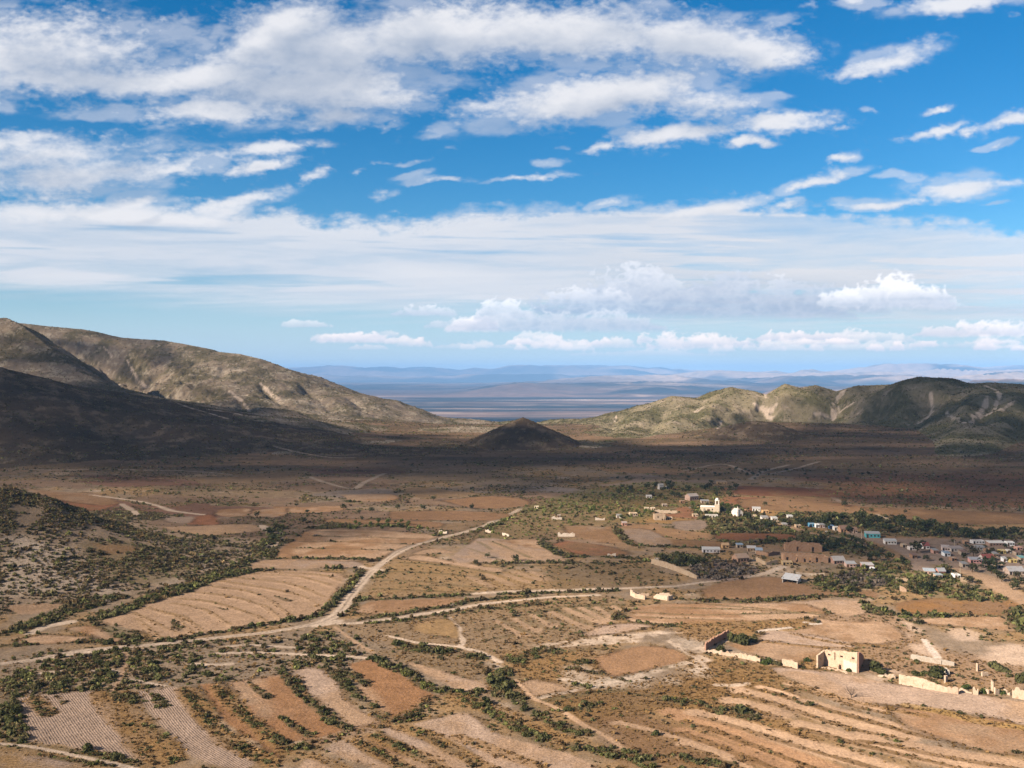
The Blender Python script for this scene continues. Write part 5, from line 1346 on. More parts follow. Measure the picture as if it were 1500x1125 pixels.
def roof_mat(col, rough=.85):
    key = ('r',) + tuple(round(c, 3) for c in col)
    if key in _mats: return _mats[key]
    m, nt, out = new_mat('sheet_roof')
    tc = N(nt, 'ShaderNodeTexCoord').outputs['Object']
    n1 = noise(nt, tc, .9, 4, .6)
    mx = N(nt, 'ShaderNodeMix', data_type='RGBA'); col = tuple(.80 * q for q in col); mx.inputs[6].default_value = (*col, 1); mx.inputs[7].default_value = (col[0] * .6 + .05, col[1] * .5 + .02, col[2] * .45 + .01, 1)
    nt.links.new(ramp(nt, n1, .5, .7, 0, .7), mx.inputs[0])
    wv = N(nt, 'ShaderNodeTexWave'); wv.inputs['Scale'].default_value = 2.0; nt.links.new(tc, wv.inputs['Vector'])
    bs = N(nt, 'ShaderNodeBsdfPrincipled'); bs.inputs['Roughness'].default_value = rough
    nt.links.new(mx.outputs[2], bs.inputs['Base Color'])
    bp = N(nt, 'ShaderNodeBump'); bp.inputs['Strength'].default_value = .3; bp.inputs['Distance'].default_value = .05
    nt.links.new(wv.outputs['Fac'], bp.inputs['Height']); nt.links.new(bp.outputs[0], bs.inputs['Normal']); nt.links.new(bs.outputs[0], out.inputs['Surface'])
    _mats[key] = m
    return m


DARK = wall_mat((.035, .028, .024), .1)
WOOD = wall_mat((.12, .07, .04), .3)


class MB:
    """boxes and prisms gathered into one mesh"""
    def __init__(self): self.v = []; self.f = []

    def hexa(self, p):
        o = len(self.v); self.v += [tuple(q) for q in p]
        self.f += [(o, o + 3, o + 2, o + 1), (o + 4, o + 5, o + 6, o + 7), (o, o + 1, o + 5, o + 4), (o + 1, o + 2, o + 6, o + 5), (o + 2, o + 3, o + 7, o + 6), (o + 3, o, o + 4, o + 7)]

    def box(self, x0, x1, y0, y1, z0, z1):
        self.hexa([(x0, y0, z0), (x1, y0, z0), (x1, y1, z0), (x0, y1, z0), (x0, y0, z1), (x1, y0, z1), (x1, y1, z1), (x0, y1, z1)])

    def wallrun(self, a, b, thick, top, base=0.0, holes=(), step=.6, jag=0.0, rng=None):
        """a wall from a to b (xy); top = function of distance along; holes = (s0, s1, z0, z1)"""
        ax, ay = a; bx, by = b; L = math.hypot(bx - ax, by - ay); ux, uy = (bx - ax) / L, (by - ay) / L; nx, ny = -uy * thick / 2, ux * thick / 2
        cuts = sorted(set([0.0, L] + [c for h in holes for c in h[:2]] + [k * step for k in range(1, int(L / step))]))
        cuts = [c for k, c in enumerate(cuts) if k == 0 or c - cuts[k - 1] > 1e-3]
        hts = [max(.1, top(c) + (rng.normal(0, jag) if rng is not None and jag else 0)) for c in cuts]
        for k in range(len(cuts) - 1):
            s0, s1 = cuts[k], cuts[k + 1]; mid = (s0 + s1) / 2
            segs = [(base, None)]
            hh = [h for h in holes if h[0] - 1e-6 <= mid <= h[1] + 1e-6]
            if hh:
                h = hh[0]; segs = []
                if h[2] > base + .02: segs.append((base, h[2]))
                if h[3] < min(hts[k], hts[k + 1]) - .05: segs.append((h[3], None))
            for z0, z1 in segs:
                t0, t1 = (hts[k], hts[k + 1]) if z1 is None else (z1, z1)
                x0, y0, x1, y1 = ax + ux * s0, ay + uy * s0, ax + ux * s1, ay + uy * s1
                self.hexa([(x0 - nx, y0 - ny, z0), (x1 - nx, y1 - ny, z0), (x1 + nx, y1 + ny, z0), (x0 + nx, y0 + ny, z0), (x0 - nx, y0 - ny, t0), (x1 - nx, y1 - ny, t1), (x1 + nx, y1 + ny, t1), (x0 + nx, y0 + ny, t0)])

    def build(self, name, mat, parent=None):
        me = bpy.data.meshes.new(name); me.from_pydata(self.v, [], self.f); me.materials.append(mat)
        return link(name, me, parent)


def empty(name, loc, rz=0.0):
    o = bpy.data.objects.new(name, None); COL.objects.link(o); o.location = loc; o.rotation_euler = (0, 0, rz); o.empty_display_size = 1
    return o


CREAM = (.56, .44, .32); WHITE = (.62, .58, .53); ADOBE = (.36, .22, .14); PINKW = (.52, .30, .24); TANW = (.46, .34, .23); STONE = (.40, .32, .25); YEL = (.60, .47, .20); BLUE = (.12, .30, .46); TURQ = (.10, .36, .40)
GREYR = (.30, .29, .28); WHITER = (.50, .49, .47); REDR = (.26, .07, .055); CONC = (.40, .36, .32); BLUER = (.27, .35, .43); TEAL = (.14, .32, .32); BROWNR = (.22, .13, .09)


def house(px, py, wpx, hpx, depth, wall, roof, rcol, label, rot=0.0, name='house', cat='house', doors=1, windows=1, over=.25):
    """a small house whose front foot stands at photo pixel (px, py)"""
    x, y, z = ground_at(px, py); k = y / FOC
    w, h, d = wpx * k * .87, max(hpx * k * .9, 1.9), depth * .85
    o = empty(name, (x, y, z - .15), math.radians(rot) - math.atan2(x, y) * .0)
    tag(o, label, cat, 'houses of the village' if name == 'house' else None)
    m = MB(); t = .3; hw = w / 2
    rise = 0.0
    if roof == 'flat':
        m.box(-hw, hw, 0, t, 0, h); m.box(-hw, hw, d - t, d, 0, h); m.box(-hw, -hw + t, t, d - t, 0, h); m.box(hw - t, hw, t, d - t, 0, h)
    elif roof == 'shed':
        rise = min(.10 * d, .6)
        for x0, x1 in ((-hw, -hw + t), (hw - t, hw)):
            m.hexa([(x0, t, 0), (x1, t, 0), (x1, d - t, 0), (x0, d - t, 0), (x0, t, h), (x1, t, h), (x1, d - t, h + rise), (x0, d - t, h + rise)])
        m.box(-hw, hw, 0, t, 0, h); m.box(-hw, hw, d - t, d, 0, h + rise)
    else:
        rise = min(.30 * d, 1.8)
        m.box(-hw, hw, 0, t, 0, h); m.box(-hw, hw, d - t, d, 0, h)
        for x0, x1 in ((-hw, -hw + t), (hw - t, hw)):
            m.box(x0, x1, t, d - t, 0, h)
            ov = len(m.v); m.v += [(x0, 0, h), (x1, 0, h), (x1, d, h), (x0, d, h), (x0, d / 2, h + rise), (x1, d / 2, h + rise)]
            m.f += [(ov, ov + 1, ov + 5, ov + 4), (ov + 2, ov + 3, ov + 4, ov + 5), (ov, ov + 4, ov + 3), (ov + 1, ov + 2, ov + 5)]
    m.build('wall', wall_mat(wall), o)
    r = MB(); e = over
    if roof == 'flat':
        r.box(-hw + t, hw - t, t, d - t, h - .42, h - .26)
    elif roof == 'shed':
        r.hexa([(-hw - e, -e, h + .02), (hw + e, -e, h + .02), (hw + e, d + e, h + rise + .06), (-hw - e, d + e, h + rise + .06), (-hw - e, -e, h + .12), (hw + e, -e, h + .12), (hw + e, d + e, h + rise + .16), (-hw - e, d + e, h + rise + .16)])
    else:
        s = rise / (d / 2)
        r.hexa([(-hw - e, -e, h - s * e + .03), (hw + e, -e, h - s * e + .03), (hw + e, d / 2, h + rise + .03), (-hw - e, d / 2, h + rise + .03), (-hw - e, -e, h - s * e + .15), (hw + e, -e, h - s * e + .15), (hw + e, d / 2, h + rise + .15), (-hw - e, d / 2, h + rise + .15)])
        r.hexa([(-hw - e, d / 2, h + rise + .03), (hw + e, d / 2, h + rise + .03), (hw + e, d + e, h - s * e + .03), (-hw - e, d + e, h - s * e + .03), (-hw - e, d / 2, h + rise + .15), (hw + e, d / 2, h + rise + .15), (hw + e, d + e, h - s * e + .15), (-hw - e, d + e, h - s * e + .15)])
    r.build('roof', roof_mat(rcol) if roof != 'flat' else wall_mat(rcol, .2), o)
    n = doors + windows
    for q in range(n):
        cx = -hw + w * (q + .5) / n
        b = MB()
        if q % 2 == 0 and q // 2 < doors:
            b.box(cx - .5, cx + .5, -.05, .02, .02, min(2.1, h * .82)); b.build('door', DARK if (px + q) % 2 < 1 else WOOD, o)
        else:
            b.box(cx - .5, cx + .5, -.05, .02, min(h * .38, 1.0), min(h * .74, 2.0)); b.build('window', DARK, o)
    return o


def px_len(px0, py0, px1, py1):
    return ground_at(px0, py0), ground_at(px1, py1)


def ruin_wall(pts, hts, label, col=CREAM, thick=.55, jag=.22, holes=(), name='ruined_wall', cat='wall', stain=.4, seed=1, group=None, step=.6):
    """broken masonry wall along photo points; hts = heights in metres at the points; holes in metres along the first run"""
    P = [ground_at(*p) for p in pts]; rng = np.random.default_rng(seed)
    o3 = P[0]; m = MB()
    for k in range(len(P) - 1):
        a, b = P[k], P[k + 1]; L = math.hypot(b[0] - a[0], b[1] - a[1])
        h0, h1 = hts[k], hts[k + 1]; za, zb = a[2] - o3[2], b[2] - o3[2]
        m.wallrun((a[0] - o3[0], a[1] - o3[1]), (b[0] - o3[0], b[1] - o3[1]), thick, lambda s, h0=h0, h1=h1, L=L, za=za, zb=zb: h0 + (h1 - h0) * s / L + za + (zb - za) * s / L, base=min(za, zb) - .5, holes=[h[1:] for h in holes if h[0] == k], jag=jag, rng=rng, step=step)
    o = m.build(name, wall_mat(col, stain)); o.location = o3
    tag(o, label, cat, group)
    return o


# the tall ruined house in the pale field
def tall_ruin():
    A, B, Cc, D = ground_at(1207, 974), ground_at(1256.5, 985.5), ground_at(1197, 979), ground_at(1264, 967)
    o = empty('ruined_house', A); tag(o, 'tall roofless ruined house with three small high windows beside the pale field', 'ruin')
    rng = np.random.default_rng(3)
    def rel(p): return (p[0] - A[0], p[1] - A[1])
    mat = wall_mat((.62, .47, .34), .45)
    L = math.hypot(B[0] - A[0], B[1] - A[1])
    prof = lambda s: float(np.interp(s / L, [0, .06, .2, .26, .3, .5, .7, .72, .9, 1], [5.0, 5.5, 5.5, 5.0, 5.7, 6.1, 6.4, 6.1, 6.7, 6.9]))
    m = MB(); m.wallrun(rel(A), rel(B), .6, prof, -.6, holes=[(L * .135, L * .135 + .95, 3.7, 4.3), (L * .50, L * .50 + 1.05, 4.0, 4.65), (L * .84, L * .84 + 1.05, 4.3, 4.95), (L * .33, L * .33 + .35, 2.6, 5.2)], step=.5, jag=.10, rng=rng)
    m.build('front_wall', mat, o)
    wx, wy = (B[0] - A[0]) / L, (B[1] - A[1]) / L
    for s0, s1, z0, z1 in ((L * .135, L * .135 + .95, 3.7, 4.3), (L * .50, L * .50 + 1.05, 4.0, 4.65), (L * .84, L * .84 + 1.05, 4.3, 4.95)):
        wm = MB(); wm.wallrun((wx * s0 - wy * .12, wy * s0 + wx * .12), (wx * s1 - wy * .12, wy * s1 + wx * .12), .08, lambda s, z1=z1: z1, z0, step=3.0); wm.build('window', wall_mat((.07, .035, .025), .1), o)  # dark panel fills each opening in place of the unlit inside
    m = MB(); L2 = math.hypot(Cc[0] - A[0], Cc[1] - A[1]); m.wallrun(rel(A), rel(Cc), .6, lambda s: 5.1 - .8 * s / L2, -.6, holes=[(L2 * .62, L2 * .62 + .5, 2.6, 3.3)], step=.5, jag=.10, rng=rng); m.build('side_wall', mat, o)
    m = MB(); L3 = math.hypot(D[0] - B[0], D[1] - B[1]); m.wallrun(rel(B), rel(D), .6, lambda s: float(np.interp(s / L3, [0, .3, .7, 1], [6.8, 5.8, 3.6, 1.5])), -.6, step=.6, jag=.15, rng=rng); m.build('side_wall', wall_mat((.50, .27, .19), .35), o)  # outer face in shade: its darker, redder tone is put into the colour
    # low pale stub in front and rubble along the foot
    m = MB(); E, F2 = ground_at(1227, 981), ground_at(1236, 977); m.wallrun(rel(E), rel(F2), .6, lambda s: 1.6 - .05 * s, -.6, step=.5, jag=.25, rng=rng); m.build('wall_stub', mat, o)
    m = MB(); pl = MB(); ux, uy = (B[0] - A[0]) / L, (B[1] - A[1]) / L; fx, fy = uy, -ux
    if fy > 0: fx, fy = -fx, -fy
    q0, q1 = rel((A[0] + ux * L * .60 + fx * .36, A[1] + uy * L * .60 + fy * .36)), rel((A[0] + ux * L * .985 + fx * .36, A[1] + uy * L * .985 + fy * .36))
    pl.wallrun(q0, q1, .1, lambda s: 3.6 - .12 * s, -.4, step=.5, jag=.12, rng=rng); pl.build('plaster', wall_mat((.68, .58, .48), .35), o)
    for k in range(26):
        t = rng.random(); r = .25 + .4 * rng.random(); cx, cy = rel((A[0] + ux * L * t + fx * (1 + 3.2 * rng.random()), A[1] + uy * L * t + fy * (1 + 3.2 * rng.random())))
        a, b2, c2 = r * (.7 + .6 * rng.random()), r * (.7 + .6 * rng.random()), r * .6
        m.hexa([(cx - a, cy - b2, -.4), (cx + a, cy - b2 * .7, -.4), (cx + a * .8, cy + b2, -.4), (cx - a, cy + b2, -.4), (cx - a * .7, cy - b2 * .6, c2), (cx + a * .6, cy - b2 * .6, c2 * .8), (cx + a * .5, cy + b2 * .6, c2 * .9), (cx - a * .6, cy + b2 * .5, c2)])
    tag(m.build('rubble', mat, o), kind='stuff')


tall_ruin()
WARM = (.60, .46, .34)
ruin_wall([(1033, 953), (1046, 944), (1067, 931)], [2.6, 2.6, 2.2], 'enclosure wall in a painted red brown shadow tone slanting away beside the big green bushes', (.46, .27, .19), seed=4)  # tone of the shadow side painted over the whole wall
ruin_wall([(1037, 955.5), (1058, 959.5), (1080, 962.5), (1100, 967), (1114, 970.5)], [1.1, 1.3, 1.5, 1.9, 1.5], 'long low crumbling front wall of the walled enclosure', WARM, seed=5, jag=.3)
ruin_wall([(1128, 971), (1138, 973.5)], [1.4, 1.2], 'short wall piece between two green bushes', WARM, seed=6)
ruin_wall([(1146, 974.5), (1158, 977), (1169, 980)], [2.1, 2.5, 1.9], 'pale broken wall end left of the tall ruined house', WARM, seed=7)
_a, _b = ground_at(1317, 1002), ground_at(1388, 1015)
ruin_wall([(1317, 1002), (1352, 1008.5), (1388, 1014.5)], [3.3, 3.0, 1.5], 'long cream wall with one dark square opening at its foot', (.64, .50, .37), holes=[(1, 2.0, 2.9, .35, 1.25)] if False else [(0, 7.3, 8.3, .30, 1.25)], seed=8, jag=.12)
ruin_wall([(1388, 1014.5), (1404, 1017)], [1.9, 2.0], 'pinkish end piece joined to the long cream wall', (.60, .42, .31), seed=9)
for k, (x0, y0, x1, y1, h, lab) in enumerate(((1405, 1012, 1424, 1016, .7, 'low mossy wall base right of the pinkish wall end'), (1425, 1017, 1433, 1018, 2.0, 'squat broken pier, first right of the low wall base'), (1443, 1015, 1449, 1017, 1.9, 'slanted broken pier between cactus clumps'), (1452, 1012, 1456, 1013, 3.4, 'tallest slim broken pier of the right ruins'), (1457, 1018, 1463, 1017, 2.0, 'pier stub in front of the tallest slim pier'), (1471, 1016, 1480, 1019, 1.4, 'low ruined wall left of the right edge wall'), (1483, 1022, 1510, 1027, 3.2, 'cream ruined wall cut by the right edge of the photo'), (1384, 1001, 1387, 998, 2.2, 'leaning stub behind the middle of the cream wall'), (1384, 986, 1390, 989, 2.0, 'lone white stub beside a dark bush'), (1438, 991, 1447, 990, 1.6, 'pale rock like ruin behind the right ruins'), (1431, 984, 1433, 983, 2.4, 'thin white post like ruin on the bare ground'))):
    ruin_wall([(x0, y0), (x1, y1)], [h, h * .8], lab, WARM if k != 8 else (.7, .63, .52), seed=20 + k, jag=.3, step=.5, name='ruined_pier' if 'pier' in lab or 'stub' in lab or 'post' in lab else 'ruined_wall', cat='ruin')
ruin_wall([(1335, 965), (1358, 969), (1380, 973), (1398, 975)], [1.6, 1.4, 1.4, 1.0], 'long grey stone trough wall behind the cream wall', (.50, .43, .35), thick=1.6, seed=40, jag=.12)
ruin_wall([(1312, 994), (1296, 992), (1287, 990)], [1.2, .9, .6], 'low rubble mound at the left end of the cream wall', WARM, thick=1.4, seed=41, jag=.25)
# low white ruins in the centre
ruin_wall([(924, 872), (931, 876), (945, 878.5)], [2.6, 1.8, 1.9], 'left white ruin of the pair above the striped field', (.68, .52, .38), seed=42)
ruin_wall([(931, 871), (951, 873)], [1.0, .9], 'low back wall of the left white ruin', (.5, .36, .26), seed=43)
ruin_wall([(958, 876), (962, 877), (978, 880), (985, 877.5)], [.6, 1.9, 2.1, 1.6], 'right white ruin of the pair above the striped field', (.72, .56, .42), seed=44)
ruin_wall([(966, 872.5), (982, 874)], [1.3, 1.3], 'back wall of the right white ruin', (.70, .55, .42), seed=45)
ruin_wall([(955, 826), (972, 830), (990, 836), (1012, 845), (1022, 848)], [2.6, 2.6, 2.3, 2.0, 1.2], 'long tan retaining wall descending before the grey thicket', (.44, .33, .23), thick=1.2, seed=46, jag=.1, step=1.2)
house(962, 824, 8, 6.5, 4, STONE, 'flat', CONC, 'small stone hut at the head of the long tan retaining wall', rot=-12, windows=0)
ruin_wall([(1167, 843), (1185, 843), (1208, 845)], [1.8, 1.2, 1.5], 'long broken cream wall beside the white sloping shed', (.56, .44, .33), seed=47, step=1.0)
ruin_wall([(1108, 822), (1122, 828), (1140, 826)], [2.0, 1.6, 2.2], 'tumbled tan stone walls left of the red hacienda', TANW, seed=48, step=1.0)
ruin_wall([(1108, 812), (1125, 815), (1142, 812)], [1.8, 2.2, 1.6], 'tan garden wall behind the tumbled walls', ADOBE, seed=49, step=1.0)
ruin_wall([(1312, 852), (1330, 853)], [2.0, 1.6], 'short ruined wall in the gardens below the village', TANW, seed=50)
ruin_wall([(1318, 866), (1328, 867)], [2.8, 1.2], 'broken orange tan stub among green bushes below the village', (.5, .35, .24), seed=51)
ruin_wall([(1407, 852), (1426, 853)], [2.2, 1.6], 'low tan wall beside the wide road out of the village', TANW, seed=52, step=1.0)
ruin_wall([(1060, 750), (1080, 749)], [2.4, 2.2], 'tan churchyard wall right of the church', TANW, seed=53, step=1.0)
ruin_wall([(960, 751.5), (992, 752)], [2.2, 2.0], 'long low cream wall in front of the church gardens', CREAM, seed=54, step=1.0)
for k, (a, b, lab) in enumerate((((643, 781), (655, 782), 'small white stone ruin at the left of the upper road'), ((711, 780), (724, 781), 'white stone ruin at the right of the upper road'), ((736, 784), (746, 786), 'pinkish ruin just beyond the white one on the upper road'), ((817, 786), (842, 786), 'white broken walls before a dark bush in the fields'), ((890, 816), (902, 816), 'pale stone heap among the middle fields'), ((808, 761), (823, 761), 'orange tan wall among the bright crops'), ((872, 762), (886, 762), 'low white wall left of the village'))):
    ruin_wall([a, b], [2.0, 1.4], lab, (.64, .54, .44), seed=60 + k, jag=.4, step=1.0, cat='ruin')


def hacienda(px0, px1, py, hm, depth, label, openings, col, seed, peaks):
    a, b = ground_at(px0, py), ground_at(px1, py + 1.5)
    o = empty('ruined_hacienda', a); tag(o, label, 'ruin'); rng = np.random.default_rng(seed)
    L = math.hypot(b[0] - a[0], b[1] - a[1]); bx, by = b[0] - a[0], b[1] - a[1]; ux, uy = bx / L, by / L; nx, ny = -uy, ux
    mat = wall_mat(col, .45)
    prof = lambda s: hm * float(np.interp(s / L, peaks[0], peaks[1]))
    m = MB(); m.wallrun((0, 0), (bx, by), .8, prof, -.6, holes=[(L * q, L * q + 1.3, .05, 2.6) for q in openings], step=1.1, jag=.2, rng=rng); m.build('front_wall', mat, o)
    for q in (0.0, .34, .66, 1.0):
        m = MB(); p = (ux * L * q, uy * L * q); e = (p[0] + nx * depth, p[1] + ny * depth); hq = prof(L * q)
        m.wallrun((p[0] + nx * .41, p[1] + ny * .41), e, .8, lambda s: hq * (1 - .25 * s / depth), -.6, step=1.2, jag=.25, rng=rng); m.build('cross_wall', mat, o)
    m = MB(); m.wallrun((nx * depth * 1.04, ny * depth * 1.04), (bx + nx * depth * 1.04, by + ny * depth * 1.04), .8, lambda s: prof(s) * .95, -.6, step=1.2, jag=.2, rng=rng); m.build('back_wall', mat, o)


hacienda(1151, 1204, 807, 4.4, 9, 'roofless red brown hacienda, the farther of the two big ruins', (.3, .72), (.38, .23, .145), 70, ([0, .18, .2, .45, .47, .95, 1], [.72, .85, 1.0, 1.0, .86, .86, .7]))
hacienda(1149, 1213, 823, 3.8, 8, 'roofless red brown hacienda with dark doorways, the nearer of the two big ruins', (.04, .26, .44, .56, .72), (.42, .26, .165), 71, ([0, .3, .42, .6, .75, 1], [1.0, .9, 1.0, .95, .85, .75]))


def church():
    x, y, z = ground_at(1038, 751); o = empty('church', (x, y, z - .2), math.radians(-14)); tag(o, 'cream village church with white domed bell tower', 'church')
    k = y / FOC; w = 24 * k; mat = wall_mat((.62, .52, .39), .4); white = wall_mat((.78, .74, .66), .15)
    m = MB(); m.box(-w / 2, w * .36, 0, 7, 0, 4.2); m.box(-w / 2 + .8, -w / 2 + 3, -.5, 0, 0, 3.4); m.build('nave', mat, o)
    m = MB(); m.box(-w / 2 - .15, w * .36 + .02, -.18, 7.15, 4.2, 4.5); m.build('cornice', white, o)
    m = MB(); m.box(w * .36, w * .36 + 3.4, -.4, 3.4, 0, 6.2); m.build('tower_base', mat, o)
    tx0, tx1, cy = w * .36 + .3, w * .36 + 3.1, 1.5
    b = MB()
    for sx in (tx0, tx1 - .6):
        for sy in (.1, 2.3): b.box(sx, sx + .6, sy, sy + .6, 6.2, 8.8)
    b.box(tx0 - .15, tx1 + .15, -.05, 3.05, 8.8, 9.2); bel = b.build('belfry', white, o)
    bm = bmesh.new(); bmesh.ops.create_uvsphere(bm, u_segments=14, v_segments=8, radius=1.35); bm.verts.ensure_lookup_table()
    for v in bm.verts:
        v.co.z = max(v.co.z, -.1) * 1.15
    me = bpy.data.meshes.new('dome'); bm.to_mesh(me); bm.free(); me.materials.append(white); d = link('dome', me, o); d.location = ((tx0 + tx1) / 2, cy, 9.25)
    c = MB(); cxm = (tx0 + tx1) / 2; c.box(cxm - .06, cxm + .06, cy - .06, cy + .06, 10.7, 11.9); c.box(cxm - .4, cxm + .4, cy - .05, cy + .05, 11.3, 11.42); c.build('cross', DARK, o)
    m = MB(); m.box(-1.0, 1.0, -.06, .02, 0, 2.7); m.build('door', WOOD, o)
    for cx in (-w * .33, w * .22):
        m = MB(); m.box(cx - .4, cx + .4, -.06, .02, 2.0, 3.2); m.build('window', DARK, o)


church()


def chapel():
    x, y, z = ground_at(1084, 757); o = empty('chapel', (x, y, z - .2), math.radians(20)); tag(o, 'white chapel with pointed gable and slim spire right of the church', 'chapel')
    white = wall_mat((.78, .70, .62), .2); m = MB(); m.box(-2.4, 2.4, 0, 7, 0, 3.2)
    ov = len(m.v); m.v += [(-2.4, 0, 3.2), (2.4, 0, 3.2), (0, 0, 5.4), (-2.4, 7, 3.2), (2.4, 7, 3.2), (0, 7, 5.4)]; m.f += [(ov, ov + 1, ov + 2), (ov + 3, ov + 5, ov + 4)]
    m.build('wall', white, o)
    r = MB(); r.hexa([(-2.7, -.2, 3.0), (0, -.2, 5.45), (0, 7.2, 5.45), (-2.7, 7.2, 3.0), (-2.7, -.2, 3.15), (0, -.2, 5.6), (0, 7.2, 5.6), (-2.7, 7.2, 3.15)]); r.hexa([(0, -.2, 5.45), (2.7, -.2, 3.0), (2.7, 7.2, 3.0), (0, 7.2, 5.45), (0, -.2, 5.6), (2.7, -.2, 3.15), (2.7, 7.2, 3.15), (0, 7.2, 5.6)]); r.build('roof', roof_mat((.55, .50, .46)), o)
    s = MB(); s.box(-2.3, -1.3, -.3, .7, 0, 5.6); s.hexa([(-2.3, -.3, 5.6), (-1.3, -.3, 5.6), (-1.3, .7, 5.6), (-2.3, .7, 5.6), (-1.82, .18, 7.6), (-1.78, .18, 7.6), (-1.78, .22, 7.6), (-1.82, .22, 7.6)]); s.build('spire', white, o)
    m = MB(); m.box(.2, 1.2, -.06, .02, 0, 2.2); m.build('door', WOOD, o)


chapel()

